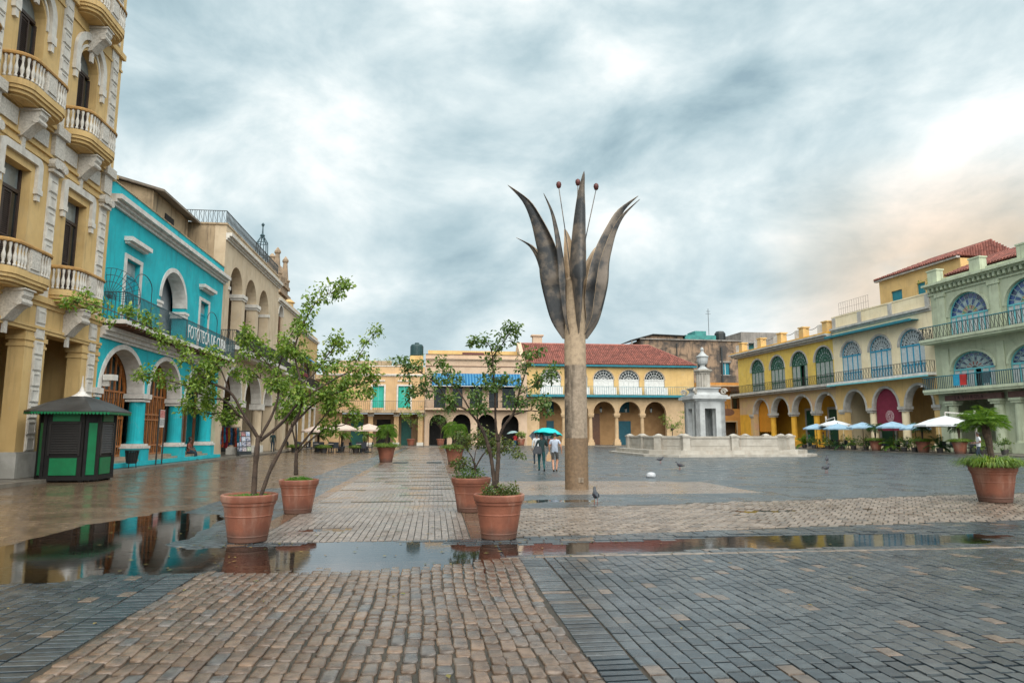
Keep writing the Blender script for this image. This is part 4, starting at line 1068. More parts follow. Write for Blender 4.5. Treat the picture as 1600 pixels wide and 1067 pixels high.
part(MB().box(-.2, -.55, 10.55, 23.3, -.003, 10.80), 'eave_board', m_tealtrim, pC)
for c, w_, z0, z1, m in ((XA[0] + .55, 1.0, .14, 3.4, m_bluedoor), (XA[0] + .55, 1.0, 4.6, 6.0, m_bluedoor), (XA[2] - .4, 1.3, .14, 4.4, m_woodd), (XA[3] + .2, 1.9, .14, 3.4, m_bluedoor), (XA[3] + .2, 1.6, 4.6, 6.1, m_bluedoor), (XA[1], 1.2, .14, 3.6, m_bluedoor)):
    part(MB().box(c - w_ / 2, 3.5, z0, c + w_ / 2, 3.59, z1), 'arcade_door', m, pC)
# the roof: eaves at z .8, ridge set back, hipped on the right
def tile_roof(par, x0, x1, y0, y1, ze, zr, hipL, hipR, pitch=.27, m=m_tile, split=5):
    ym = (y0 + y1) / 2; base = MB()
    A, B, Cc, D = (x0, y0, ze), (x1, y0, ze), (x1, y1, ze), (x0, y1, ze); r0, r1 = (x0 + hipL, ym, zr), (x1 - hipR, ym, zr)
    base.add([A, B, Cc, D, r0, r1], [(0, 1, 5, 4), (2, 3, 4, 5), (1, 2, 5), (3, 0, 4), (0, 3, 2, 1)])
    ro = part(base, 'roof', mat('tile_bed', (.17, .055, .04), rough=.9), par)
    t = MB(); rn = []
    def run(a, b):
        a, b = Vector(a), Vector(b); n = max(1, int((b - a).length / .45))
        for k in range(n):
            p, q = a.lerp(b, k / n), a.lerp(b, (k + 1.12) / n); o = len(t.f)
            t.tube([p + Vector((0, 0, .05)), q + Vector((0, 0, .015))], [pitch * .40, pitch * .32], 6); rn.extend([random.random()] * (len(t.f) - o))
    n = int((x1 - x0) / pitch)
    for i in range(n + 1):
        x = x0 + (x1 - x0) * i / n; f = 1.0
        if x - x0 < hipL: f = (x - x0) / hipL
        if x1 - x < hipR: f = (x1 - x) / hipR
        if f > .03:
            run((x, y0, ze), (x, y0 + (ym - y0) * f, ze + (zr - ze) * f))
    if hipR:
        n = int((y1 - y0) / pitch)
        for i in range(n + 1):
            y = y0 + (y1 - y0) * i / n; f = 1 - abs(y - ym) / (ym - y0)
            if f > .03: run((x1, y, ze), (x1 - hipR * f, y, ze + (zr - ze) * f))
    if hipL:
        n = int((y1 - y0) / pitch)
        for i in range(n + 1):
            y = y0 + (y1 - y0) * i / n; f = 1 - abs(y - ym) / (ym - y0)
            if f > .03: run((x0, y, ze), (x0 + hipL * f, y, ze + (zr - ze) * f))
    t.tube([r0, r1], .16, 6); rn += [.5] * (len(t.f) - len(rn))
    part(t, 'roof_tiles', m, ro, kind='stuff', rnd=rn)
    return ro
tile_roof(pC, -.2, 23.3, -.6, 9.4, 10.82, 14.1, .05, 5.0)
part(MB().prism([(-.7, 10.8), (4.4, 14.3), (9.5, 10.8)], 'x', -.75, -.21), 'gable_parapet', m_pinkcr, pC)
part(MB().box(1.6, 5, 13.0, 2.9, 6, 15.3).box(1.4, 4.8, 15.3, 3.1, 6.2, 15.5), 'chimney', m_pinkcr, pC)

for c, wh in zip(XA, ('first', 'second', 'third', 'fourth', 'last')):
    lt = thing('lantern', 'iron lantern hanging in the %s arch from the left under the tile roof' % wh, 'lantern', FB.w(2.0 + c, 1.8, 4.55), FB.a, 'lanterns of the tile roofed arcade')
    part(MB().lathe([(.10, 0), (.20, .45), (.02, .46)], 0, 0, 6), 'glass', m_transom, lt)
    part(MB().lathe([(.24, .46), (.12, .62), (.02, .72)], 0, 0, 6).tube([(0, 0, .7), (0, 0, 1.64)], .015, 4).lathe([(.12, -.05), (.12, 0)], 0, 0, 6), 'frame', m_iron, lt)

# ------------------------------------------------ old apartment block towering behind
m_ruin = mat('rain_blackened_plaster', (.30, .205, .135), (.085, .07, .06), scale=.45, rough=.95, bump=.6, bscale=6, streak=.95, streakc=(.035, .032, .03), grime=.85, thr=(.40, .60))
m_rgrey = mat('bare_grey_render', (.33, .30, .27), (.20, .185, .17), scale=.4, rough=.95, bump=.4, bscale=8, streak=.6, streakc=(.06, .055, .05), grime=.4)
rb = thing('apartment_block', 'crumbling rain blackened apartment block rising behind the fountain', 'building', (31, 124, 0), R_(9))
wins = [rect(-6.2 + i * 4.6, z, -4.5 + i * 4.6, z + 2.2) for i in range(4) for z in (2.5, 7.2, 12.4)]
part(MB().holed(rect(-7.6, .1, 11.4, 18.6), wins, 0, .4), 'wall', m_ruin, rb)
part(MB().box(-7.6, .41, .1, -7.2, 12, 18.6).box(11.0, .41, .1, 11.4, 12, 18.6).box(-7.19, .41, 18.0, 10.99, 12, 18.3), 'shell', m_ruin, rb)
for i in range(4):
    for z in (2.5, 7.2, 12.4):
        x = -6.2 + i * 4.6
        wv = part(MB().box(x + .02, .25, z + .02, x + 1.68, .3, z + 2.18), 'window', m_glassd if (i + int(z)) % 3 else m_tealtrim, rb)
        part(MB().box(x - .25, -.12, z + 2.21, x + 1.95, -.002, z + 2.5).box(x - .15, -.10, z - .2, x + 1.85, -.002, z - .01), 'window_surround', m_rgrey, wv)
        part(MB().box(x + .80, .15, z + .02, x + .90, .249, z + 2.18), 'mullion', m_whitep, wv)
part(MB().box(-12.5, 2, .1, -7.61, 10, 16.2), 'low_wing', m_ruin, rb)
part(MB().box(-7.9, -.3, 18.601, 11.7, -.001, 18.8), 'cornice', m_rgrey, rb)
part(MB().box(7.6, -.25, 1, 7.85, -.005, 17.5).box(-1.0, -.2, 1, -.85, -.005, 18), 'drain_pipe', m_iron, rb)
m_tsheet = mat('teal_corrugated_sheet', (.05, .26, .24), (.035, .17, .17), scale=1.2, rough=.7, grime=.3)
part(MB().prism([(-9.4, 18.55), (-5.2, 19.75), (1.2, 19.6), (1.2, 19.45), (-5.2, 19.6), (-9.4, 18.4)], 'y', .4, 6.5), 'shed_roof', m_iron, rb)
part(MB().box(-6.4, .9, 18.3, .8, 6, 19.44), 'roof_shed', m_ruin, rb)
part(MB().box(-9.3, .5, 16.2, -9.1, .7, 18.45).box(-7.3, .6, 18.3, -7.15, .8, 18.95), 'shed_post', m_rgrey, rb)
part(MB().box(1.0, .4, 18.81, 7.0, 4, 19.7).box(3.0, .6, 19.71, 5.2, 4, 20.5), 'teal_shed', m_tsheet, rb)
part(MB().lathe([(.9, 18.81), (1.0, 19.0), (1.0, 20.3), (.7, 20.7)], 8.6, 2, 14), 'roof_tank', m_iron, rb)
part(MB().tube([(6.4, 2, 20), (6.4, 2, 25)], .05, 4).tube([(5.9, 2, 24), (6.9, 2, 24)], .04, 4).tube([(6.0, 2, 24.5), (6.8, 2, 24.5)], .04, 4), 'aerial', m_iron, rb)
rg = thing('apartment_block', 'grey apartment wing with a teal balcony beside the blackened block', 'building', (44.5, 126, 0), R_(9))
part(MB().holed(rect(-1.9, .1, 6.5, 20.4), [rect(-.5, 14.6, 2.2, 18.4), rect(-.5, 9.6, 1.6, 12), rect(-.5, 5, 1.6, 7.4)], 0, .4), 'wall', m_rgrey, rg)
part(MB().box(-1.9, .41, .1, -1.5, 9, 20.4).box(-1.49, .41, 19.8, 6.5, 9, 20.0), 'shell', m_rgrey, rg)
part(MB().box(-.6, 1.3, 14.5, 2.3, 1.5, 18.5), 'balcony_recess', m_tsheet, rg)
part(MB().box(-.5, .2, 9.6, 1.6, .3, 12).box(-.5, .2, 5, 1.6, .3, 7.4), 'window', m_glassd, rg)
part(MB().box(-1.2, -.9, 13.9, 5, -.003, 14.3).box(-1.2, -.9, 8.8, 5, -.003, 9.2), 'balcony_slab', m_ruin, rg)
# low orange house closing the street gap
og = plain_house('street_house', 'low orange house in the street gap right of the tile roof', Frame(28.2, 104, 6), 0, 9.5, 9.4, mat('orange_plaster', (.62, .29, .07), (.52, .24, .06), scale=.8, rough=.87, streak=.35, grime=.2), m_sand,
    [(1.6, 1.8, .13, 3.4, 0), (5.0, 2.0, .13, 3.4, 0)], [(2.2, 1.3, 5.4, 7.6, 0), (6.0, 1.3, 5.4, 7.6, 0)], None, m_woodd)
part(MB().box(-.3, -1.4, 8.2, 9.5, -.01, 8.5).box(-.3, -1.4, 8.0, 9.5, -1.3, 8.2), 'canopy', m_woodd, og)
so = thing('hanging_sign', 'brown oval sign hanging in the gap right of the fountain', 'sign', (31.0, 98.5, 4.7), 0)
part(MB().lathe([(.02, -.05), (.95, -.05), (.95, .05), (.02, .05)], 0, 0, 18), 'board', m_woodd, so).rotation_euler = (R_(90), 0, 0)
so.children[0].scale = (1, .55, 1)
part(MB().tube([(0, 0, .5), (0, 0, 1.0), (-3.0, 5.2, 1.0)], .03, 5), 'arm', m_iron, so)
# far-left corner house
pl = plain_house('street_house', 'shabby pink house in the far left corner behind the cafe', Frame(-30.5, 91.5, 12), 0, 6.2, 9.6, m_creamd, m_cream,
    [(2.0, 1.5, .13, 3.4, 0)], [(1.6, 1.0, 5.0, 7.0, 0), (3.6, 1.0, 5.0, 7.0, 0)], None, None)

# ================================================================== FOUNTAIN
m_marb = mat('grey_white_marble', (.43, .45, .455), (.32, .335, .34), scale=1.6, rough=.5, bump=.1, rv=.15, streak=.25, streakc=(.28, .27, .25))
m_marbw = mat('weathered_marble', (.42, .395, .35), (.31, .285, .245), scale=1.6, rough=.55, bump=.15, rv=.15, streak=.45, streakc=(.26, .19, .13))
fo = thing('fountain', 'white marble fountain with square pavilion and urn inside a low parapet', 'fountain', (15.7, 56.0, 0), R_(7))
def octo(h, c): return [(-h + c, -h), (h - c, -h), (h, -h + c), (h, h - c), (h - c, h), (-h + c, h), (-h, h - c), (-h, -h + c)]
part(MB().prism(octo(6.75, 1.95), 'z', -.05, .17), 'lower_step', m_marbw, fo)
part(MB().prism(octo(6.2, 1.8), 'z', .1701, .46), 'upper_step', m_marbw, fo)
P8 = octo(5.2, 1.5)
for i in range(8):
    a, b = Vector(P8[i]), Vector(P8[(i + 1) % 8]); d_ = (b - a); Ln = d_.length; an = math.atan2(d_.y, d_.x)
    segs = 2 if Ln > 5 else 1
    for k in range(segs):
        p = a.lerp(b, k / segs); L1 = Ln / segs
        wl_ = part(MB().box(.2, -.10, .461, L1 - .2, .10, .68).box(.2, -.06, .681, L1 - .2, .06, 1.32).box(.2, -.13, 1.321, L1 - .2, .13, 1.46).box(.38, -.085, .76, L1 - .38, -.061, 1.24), 'parapet_panel', m_marbw, fo, loc=(p.x, p.y, 0), rz=an)
        part(MB().box(-.27, -.27, .461, .27, .27, 1.40).box(-.33, -.33, 1.401, .33, .33, 1.50).prism([(-.3, -.3), (.3, -.3), (.3, .3), (-.3, .3)], 'z', 1.501, 1.53).lathe([(.3, 1.531), (.22, 1.60), (.02, 1.66)], 0, 0, 12), 'parapet_post', m_marbw, fo, loc=(p.x, p.y, 0), rz=an)
pv_ = MB(); h = 1.22
for i in range(4):
    an = i * math.pi / 2; q = MB().holed(rect(-h, .46, h, 4.25), [rect(-.46, 1.3, .46, 3.65)], -h, -h + .35)
    pv_.add([(x * math.cos(an) - y * math.sin(an), x * math.sin(an) + y * math.cos(an), z) for x, y, z in q.v], q.f)
part(pv_, 'pavilion', m_marb, fo)
part(MB().box(-h - .1, -h - .1, 4.251, h + .1, h + .1, 4.40).box(-h - .35, -h - .35, 4.401, h + .35, h + .35, 4.62).box(-h - .2, -h - .2, 4.621, h + .2, h + .2, 4.72), 'pavilion_cornice', m_marb, fo)
part(MB().lathe([(1.75, 4.721), (1.45, 4.82), (1.25, 5.0), (1.3, 5.2), (1.5, 5.28), (1.5, 5.36), (.9, 5.37)], 0, 0, 4), 'pedestal', m_marb, fo).rotation_euler = (0, 0, R_(45))
for sx in (-1, 1):
    for sy in (-1, 1):
        v_ = MB()
        c0 = Vector((sx * 1.2, sy * 1.2, 5.0)); dd_ = Vector((sx, sy, 0)).normalized()
        v_.tube([c0 + dd_ * (.26 * math.cos(t) * (1 - t / 11)) + Vector((0, 0, .26 * math.sin(t) * (1 - t / 11))) for t in [i * .5 for i in range(19)]], .085, 6)
        v_.tube([c0 + dd_ * -.5 + Vector((0, 0, -.35)), c0 + dd_ * .2 + Vector((0, 0, -.38))], .12, 6)
        part(v_, 'scroll', m_marbw, fo)
sh = MB(); nf = 16; ring = []
for k in range(nf * 2):
    a = math.pi * k / nf; r = .56 if k % 2 else .49; ring.append((r * math.cos(a), r * math.sin(a)))
sh.prism(ring, 'z', 5.37, 6.5)
part(sh, 'fluted_shaft', m_marbw, fo)
part(MB().lathe([(.60, 6.501), (.62, 6.6), (.80, 6.72), (.80, 6.82), (.62, 6.86)], 0, 0, 8), 'shaft_cap', m_marbw, fo)
part(MB().lathe([(0.533, 6.861), (0.37, 6.953), (0.207, 7.118), (0.178, 7.217), (0.37, 7.349), (0.429, 7.547), (0.444, 7.844), (0.503, 7.877), (0.518, 7.943), (0.333, 8.075), (0.163, 8.273), (0.104, 8.405), (0.148, 8.504), (0.118, 8.636), (0.015, 8.735)], 0, 0, 14), 'urn', m_marb, fo)
part(MB().lathe([(2.6, .521), (2.75, .6), (2.75, .95), (2.55, .95), (2.5, .75), (.3, .72)], 0, 0, 24), 'basin', m_marb, fo)
part(MB().lathe([(.22, .73), (.16, 1.2), (.2, 1.5)], 0, 0, 10), 'inner_spout', m_marb, fo)
# ================================================================== RIGHT SIDE OF THE SQUARE
m_lemon = mat('lemon_yellow_plaster', (.76, .54, .12), (.68, .47, .10), scale=.8, rough=.86, streak=.42, streakc=(.36, .25, .09), grime=.3, patch=.35)
m_egg = mat('egg_yellow_paint', (.74, .40, .035), (.64, .33, .03), scale=1, rough=.75, streak=.25)
m_dusty = mat('dusty_pink_plaster', (.56, .36, .22), (.58, .42, .20), scale=.9, rough=.87, streak=.4, streakc=(.34, .24, .15), grime=.25, patch=.35)
m_ggreen = mat('bottle_green_paint', (.008, .10, .055), (.006, .075, .04), scale=3, rough=.55, bump=.05)
m_cream2 = mat('pale_yellow_cream', (.84, .72, .50), (.77, .65, .43), scale=.8, rough=.87, streak=.25, streakc=(.45, .35, .21), grime=.12, patch=.35)
m_skyb = mat('sky_blue_paint', (.015, .30, .48), (.012, .25, .41), scale=3, rough=.55, bump=.05)
m_leafb = mat('pale_blue_louvre', (.52, .58, .60), (.42, .48, .50), scale=5, rough=.6, bump=.05)
m_leafg = mat('pale_grey_louvre', (.36, .40, .38), (.26, .29, .28), scale=5, rough=.6, bump=.05)
m_dirty = mat('grey_dirty_white', (.52, .50, .46), (.38, .36, .33), scale=1.5, rough=.8, streak=.5, streakc=(.2, .18, .16))
m_pist = mat('pistachio_plaster', (.46, .50, .36), (.40, .44, .31), scale=.7, rough=.87, streak=.5, streakc=(.20, .22, .145), grime=.35, patch=.35)
m_pistl = mat('pistachio_trim', (.50, .55, .40), (.42, .46, .33), scale=1.2, rough=.85, streak=.5, streakc=(.18, .19, .13))
m_aqua = mat('aqua_frame_paint', (.14, .47, .52), (.11, .40, .45), scale=3, rough=.55, bump=.05)
m_palefr = mat('pale_aqua_tracery', (.34, .50, .52), rough=.6, bump=0)
m_leafp = mat('pale_shutter_leaf', (.50, .53, .54), (.42, .45, .46), scale=4, rough=.6, bump=.05)
m_glassg = glass('smoky_glass', (.06, .085, .09), .15)
m_maroon = mat('maroon_canvas', (.20, .018, .045), (.17, .015, .038), scale=2, rough=.9)
m_orangeb = mat('orange_blind', (.62, .25, .015), (.55, .22, .012), scale=2, rough=.85)
m_cobalt = glass('cobalt_glass', (.01, .055, .20), .12); m_deep = glass('deep_blue_glass', (.008, .03, .10), .12)
m_amber = glass('amber_glass', (.45, .25, .03), .15); m_redgl = glass('red_glass', (.25, .03, .02), .15); m_grngl = glass('green_glass', (.06, .22, .06), .15); m_palegl = glass('pale_glass', (.30, .38, .40), .15)

def arcade_house(name, label, u0, u1, zlow, zup, low_m, up_m, archs, wins, colm, trim, colx, spring=4.3, rise=1.95):
    t = thing(name, label, 'building', FR.w(u0), FR.a); Wd = u1 - u0
    out = [(0, .1), (archs[0][0] - archs[0][1] / 2, .1)]
    for c, w_ in archs: out += [(c - w_ / 2 * math.cos(math.pi * i / 16), spring + rise * math.sin(math.pi * i / 16)) for i in range(17)]
    out += [(archs[-1][0] + archs[-1][1] / 2, .1), (Wd, .1), (Wd, zlow), (0, zlow)]
    part(MB().holed(out, [], 0, .7), 'arcade_wall', low_m, t)
    part(MB().holed(rect(0, zlow + .01, Wd, zup), [arch(*q[:4], q[4], 16) for q in wins], 0, .55), 'upper_wall', up_m, t)
    part(MB().box(0, .701, .1, .35, 10, zup).box(Wd - .35, .701, .1, Wd, 10, zup), 'side_wall', up_m, t)
    part(MB().box(.36, .71, zup - .7, Wd - .36, 10, zup - .5), 'roof', m_roofp, t)
    part(MB().box(.36, .71, zlow - .5, Wd - .36, 4.0, zlow - .3), 'arcade_ceiling', trim, t)
    part(MB().box(.36, 2.4, zlow + .1, Wd - .36, 2.5, zup - .8), 'dark_backing', m_black, t)  # black sheet added so the upper openings look unlit inside
    av_ = MB()
    for c, w_ in archs: archivolt(av_, c, w_ - .08, spring, rise - .04, .24, -.06, .69, 18)
    for q in wins: archivolt(av_, q[0], q[1] - .04, q[3], q[4] - .02, .18, -.06, .3, 18)
    part(av_, 'arch_trim', trim, t)
    for c in colx:
        k = part(MB().lathe([(.42, .75), (.37, .9), (.34, spring - .5)], c, .35, 16), 'column', colm, t)
        part(MB().box(c - .5, -.15, .11, c + .5, .85, .749), 'pedestal', colm, k)
        part(MB().box(c - .42, -.07, spring - .49, c + .42, .77, spring - .36).box(c - .52, -.14, spring - .3, c + .52, .84, spring - .005), 'column_capital', trim, k)
    return t

# ------------------------------------------------ lemon yellow house with green windows
ry = arcade_house('arcaded_house', 'lemon yellow house with bottle green fanlight windows and roof posts', -45.0, -23.3, 6.95, 12.75, m_dusty, m_lemon,
    [(5.7, 3.9), (10.35, 3.9), (15.1, 3.9), (19.75, 3.8)], [(c, 3.5, 7.35, 10.0, 1.7) for c in (5.2, 10.1, 14.95, 19.8)], m_egg, m_dirty, [3.2, 8.05, 12.75, 17.45])
part(MB().box(.05, -.05, .11, 2.9, .75, 4.29), 'end_pier', m_egg, ry)
part(MB().box(.36, 4.0, .11, 21.3, 4.2, 6.4), 'arcade_back_wall', m_egg, ry)
part(MB().box(3.8, .75, 1.9, 7.6, .8, 6.2), 'orange_blind', m_orangeb, ry)
for c in (10.9, 15.6, 20.2):
    dd = part(MB().box(c - .9, 3.9, .12, c + .9, 3.98, 4.6), 'arcade_door', m_ggreen, ry)
    part(MB().box(c - 1.2, 3.85, .12, c - .9, 3.995, 4.9).box(c + .9, 3.85, .12, c + 1.2, 3.995, 4.9).box(c - .9, 3.85, 4.601, c + .9, 3.995, 4.9), 'door_frame', m_dirty, dd)
for i, c in enumerate((5.2, 10.1, 14.95, 19.8)):
    fan_window(ry, c, 3.46, 7.36, 10.0, 1.68, .16, m_ggreen, m_leafg, 4, 9, m_palegl, (.45, .75), None, m_ggreen, .085, [2] if i == 2 else None, True, m_ggreen)
bs = part(MB().box(-.9, -1.0, 6.96, 21.7, -.003, 7.26).box(-.8, -.7, 6.75, 21.7, -.003, 6.959), 'balcony_slab', m_dirty, ry)
part(railing(MB(), [(-.85, -.03), (-.85, -.95), (21.65, -.95)], 7.27, 8.3, .2, .016, True), 'railing', m_iron, bs)
k_ = MB()
for (z0, z1, p) in ((12.3, 12.5, .35), (12.5, 12.75, .7), (12.751, 12.95, .95)): k_.box(-p, -p, z0, 21.7, -.002 if z1 < 12.8 else .8, z1)
part(k_, 'cornice', m_dirty, ry)
part(MB().box(-.8, -.75, 12.951, 21.7, .5, 13.12), 'parapet', m_egg, ry)
for c in (1.6, 6.6, 11.5, 16.3, 20.9):
    po = part(MB().box(c - .45, -.35, 13.121, c + .45, .45, 14.35).box(c - .55, -.45, 14.351, c + .55, .55, 14.5), 'roof_post', m_yel2, ry)
    part(MB().box(c - 1.6, -.2, 13.121, c - .47, .4, 14.25), 'white_block', m_trimw, po)
ch = MB()
for a, b in ((2.2, 4.9), (7.1, 9.8), (12.0, 14.6), (16.9, 19.2)):
    ch.mark().tube([(a + (b - a) * i / 8, 0, 14.2 - .25 * math.sin(math.pi * i / 8)) for i in range(9)], .035, 5)
part(ch, 'chain', m_iron, ry)

# ------------------------------------------------ pale cream house with sky blue windows
rc = arcade_house('arcaded_house', 'cream house with sky blue windows and a maroon canvas in its arcade', -23.29, -8.66, 6.95, 13.4, m_yel2, m_cream2,
    [(3.1, 3.5), (7.75, 3.6), (12.25, 3.5)], [(c, 3.3, 7.35, 10.1, 1.55) for c in (2.95, 7.45, 11.8)], m_cream2, m_dirty, [.9, 5.45, 10.0, 14.35])
part(MB().box(.36, 4.0, .11, 14.2, 4.2, 6.4), 'arcade_back_wall', m_yel2, rc)
part(MB().prism(arch(7.75, 3.5, 1.95, 4.3, 1.9), 'y', .3, .36), 'maroon_canvas', m_maroon, rc)
cv = part(MB().lathe([(.58, 0), (.58, .02)], 0, 0, 20), 'round_emblem', mat('emblem_white', (.62, .50, .50), (.45, .25, .28), scale=6, rough=.7), rc, loc=(7.9, .28, 3.4)); cv.rotation_euler = (R_(90), 0, 0)
em = MB()
for r in (.48, .36): em.tube([(7.9 + r * math.cos(R_(a)), .25, 3.4 + r * math.sin(R_(a))) for a in range(0, 361, 20)], .02, 4)
em.tube([(7.75, .25, 3.15), (7.8, .25, 3.5), (8.0, .25, 3.6), (8.05, .25, 3.2)], .05, 5)
part(em, 'emblem_mark', m_maroon, rc)
for c in (2.9,):
    dd = part(MB().box(c - .9, 3.9, .12, c + 1.1, 3.98, 5.0), 'arcade_door', m_ggreen, rc)
    part(MB().box(c - 1.25, 3.85, .12, c - .9, 3.995, 5.3).box(c + 1.1, 3.85, .12, c + 1.4, 3.995, 5.3).box(c - .9, 3.85, 5.001, c + 1.1, 3.995, 5.3), 'door_frame', m_dirty, dd)
part(MB().box(11.0, 3.9, .12, 13.3, 3.98, 3.0).box(11.6, 3.9, 4.1, 13.5, 3.98, 6.2), 'arcade_door', m_bluedoor, rc)
bl = MB().prism([(11.2 + 0, 5.0), (11.6, 4.55), (13.0, 4.45), (13.6, 4.8), (13.4, 5.2), (12.6, 5.35), (11.7, 5.3)], 'y', 2.3, 3.2)
part(bl, 'hanging_canopy', m_skyb, rc)
for i, c in enumerate((2.95, 7.45, 11.8)):
    fan_window(rc, c, 3.26, 7.36, 10.1, 1.53, .16, m_skyb, m_leafb, 4, 11, m_glassg, (.40, .72), None, m_skyb, .055, None, True, m_leafb)
bs = part(MB().box(-.0, -1.05, 7.0, 14.62, -.003, 7.26), 'balcony_slab', m_trimw, rc)
part(MB().box(0, -1.12, 6.86, 14.62, -.9, 6.999), 'slab_edge', m_aqua, bs)
part(railing(MB(), [(.05, -1.0), (14.5, -1.0), (14.5, -.03)], 7.27, 8.35, .2, .018, True), 'railing', m_iron, bs)
part(MB().box(0, -1.06, 12.28, 13.0, -.85, 12.5).box(0, -.85, 12.4, 13.0, -.003, 12.46), 'rolled_awning', m_tealtrim, rc)
k_ = MB()
for (z0, z1, p) in ((13.0, 13.2, .15), (13.2, 13.42, .35)): k_.box(0, -p, z0, 14.62, -.002, z1)
part(k_, 'cornice', m_dirty, rc)
part(MB().box(0, .05, 13.43, 14.62, .4, 14.65).box(0, 0, 14.651, 14.62, .45, 14.78), 'parapet', m_cream2, rc)
for c in (.4, 4.7, 9.3, 14.2): part(MB().box(c - .28, -.03, 13.43, c + .28, .049, 14.64), 'parapet_post', m_dirty, rc)
# roof storey set back
ZX, ZE = 3.6, 18.2
rs = part(MB().holed(rect(ZX, 12.9, 14.6, ZE), [rect(ZX + 1.7, ZE - 3.0, ZX + 3.3, ZE - 1.4), rect(ZX + 5.4, ZE - 2.8, ZX + 6.5, ZE - 1.3), rect(13.0, ZE - 2.8, 14.1, ZE - 1.2)], 3.6, 3.9), 'roof_storey', m_yel2, rc)
part(MB().box(ZX, 3.91, 12.9, ZX + .3, 12, ZE).box(14.3, 3.91, 12.9, 14.6, 12, ZE), 'roof_storey_side', m_yel2, rs)
part(MB().box(ZX + 1.7, 3.75, ZE - 3, ZX + 3.3, 3.8, ZE - 1.4).box(ZX + 5.4, 3.75, ZE - 2.8, ZX + 6.5, 3.8, ZE - 1.3).box(13.0, 3.75, ZE - 2.8, 14.1, 3.8, ZE - 1.2), 'window', m_tealtrim, rs)
part(MB().box(ZX - .3, 3.2, ZE + .01, 14.62, 3.6, ZE + .2), 'eave', m_dirty, rs)
tile_roof(rc, ZX - .4, 14.6, 3.1, 11.5, ZE + .21, ZE + 1.9, 3.4, .05, .3)
fn = MB()
for i in range(14): fn.tube([(-.6 + i * .38, 1.5, 14.6), (-.6 + i * .38, 1.5, 16.6)], .012, 4)
for z in (15.2, 15.9, 16.6): fn.tube([(-.6, 1.5, z), (4.4, 1.5, z)], .012, 4)
part(fn, 'roof_fence', m_iron, rc)

# ------------------------------------------------ pistachio house
rp = thing('balconied_house', 'pistachio green house with stained glass fanlights and two long balconies', 'building', FR.w(-8.65), FR.a)
XG = (3.95, 9.75, 15.5)
part(MB().holed(notched(0, .1, 19, 5.15, [rect(.9, .1, 6.7, 4.55), rect(7.9, .1, 12.6, 4.55), rect(13.8, .1, 18.2, 4.55)]), [], 0, .6), 'porch_wall', m_pist, rp)
part(MB().holed(rect(0, 5.16, 19, 15.2), [arch(c, 4.5, 5.55, 7.25, 1.5, 16) for c in XG] + [arch(c, 4.2, 10.2, 12.0, 1.95, 16) for c in XG], 0, .6), 'wall', m_pist, rp)
part(MB().box(0, .601, .1, .35, 11, 15.2).box(18.65, .601, .1, 19, 11, 15.2), 'side_wall', m_pist, rp)
part(MB().box(.36, .61, 14.4, 18.6, 11, 14.6), 'roof_slab', m_roofp, rp)
part(MB().box(.36, 2.4, 5.3, 18.6, 2.5, 14.3), 'dark_backing', m_black, rp)  # added sheet, painted black for the dark rooms behind both balconies
part(MB().box(.36, 3.8, .11, 18.6, 4.0, 4.9).box(.36, .61, 4.75, 18.6, 3.79, 4.9), 'porch_back', m_pist, rp)
for c in (1.7, 6.4, 8.3, 12.3, 14.1, 17.9):
    k = part(MB().lathe([(.50, .95), (.46, 1.1), (.38, 4.1)], c, -.1, 16), 'column', m_pistl, rp)
    part(MB().box(c - .58, -.68, .11, c + .58, .48, .949), 'pedestal', m_pistl, k)
    part(MB().box(c - .46, -.56, 4.11, c + .46, .36, 4.3).box(c - .55, -.65, 4.301, c + .55, .45, 4.5), 'column_capital', m_pistl, k)
for a, b in ((1.2, 7.0), (7.6, 13.2)):
    sb = part(MB().box(a, -.46, 4.52, b, -.2, 5.0), 'sign_band', mat('dull_maroon_band', (.15, .075, .065), (.11, .055, .05), scale=3, rough=.7), rp)
    if a < 2:
        text_mesh('LA VITROLA', .42, 1.35, mat('dark_letter_paint', (.035, .016, .016), rough=.7, bump=0), sb, 'sign_lettering', (2.3, -.475, 4.62), .01)
for c, w_ in ((3.3, 1.7), (5.4, 1.2), (10.3, 2.6), (16, 2.4)): part(MB().box(c - w_ / 2, 3.7, .12, c + w_ / 2, 3.79, 3.9), 'porch_door', m_black, rp)
av = MB()
for c in XG: archivolt(av, c, 4.46, 7.25, 1.48, .22, -.08, .3, 18); archivolt(av, c, 4.16, 12.0, 1.93, .20, -.08, .3, 18)
part(av, 'arch_trim', m_pistl, rp)
for i, c in enumerate(XG):
    up = fan_window(rp, c, 4.12, 10.21, 12.0, 1.90, .2, m_aqua, m_leafp, 7, 12, m_deep, (.42, .70), [[m_amber, m_grngl, m_amber, m_redgl], [m_palegl, m_cobalt], [m_cobalt, m_cobalt, m_deep]], None, .04, None, False, m_palefr)
    lo_ = fan_window(rp, c, 4.42, 5.56, 7.25, 1.46, .2, m_aqua, m_leafp, 6, 12, m_glassd, (.42, .72), [[m_palegl, m_redgl], [m_deep, m_palegl], [m_deep, m_cobalt]], None, .035, [3] if i == 0 else None, True, m_palefr)
for z in (5.16, 9.72):
    bs = part(MB().box(-.3, -1.25, z, 19, -.003, z + .18).box(-.3, -1.35, z + .181, 19, -.003, z + .42), 'balcony_slab', m_pistl, rp)
    part(railing(MB(), [(-.25, -.03), (-.25, -1.28), (18.9, -1.28)], z + .43, z + 1.5, .2, .02, z > 8), 'railing', m_iron if z > 8 else m_ironb, bs)
    part(MB().box(-.28, -1.32, z + 1.5, 18.9, -1.24, z + 1.56), 'handrail', m_tealtrim, bs)
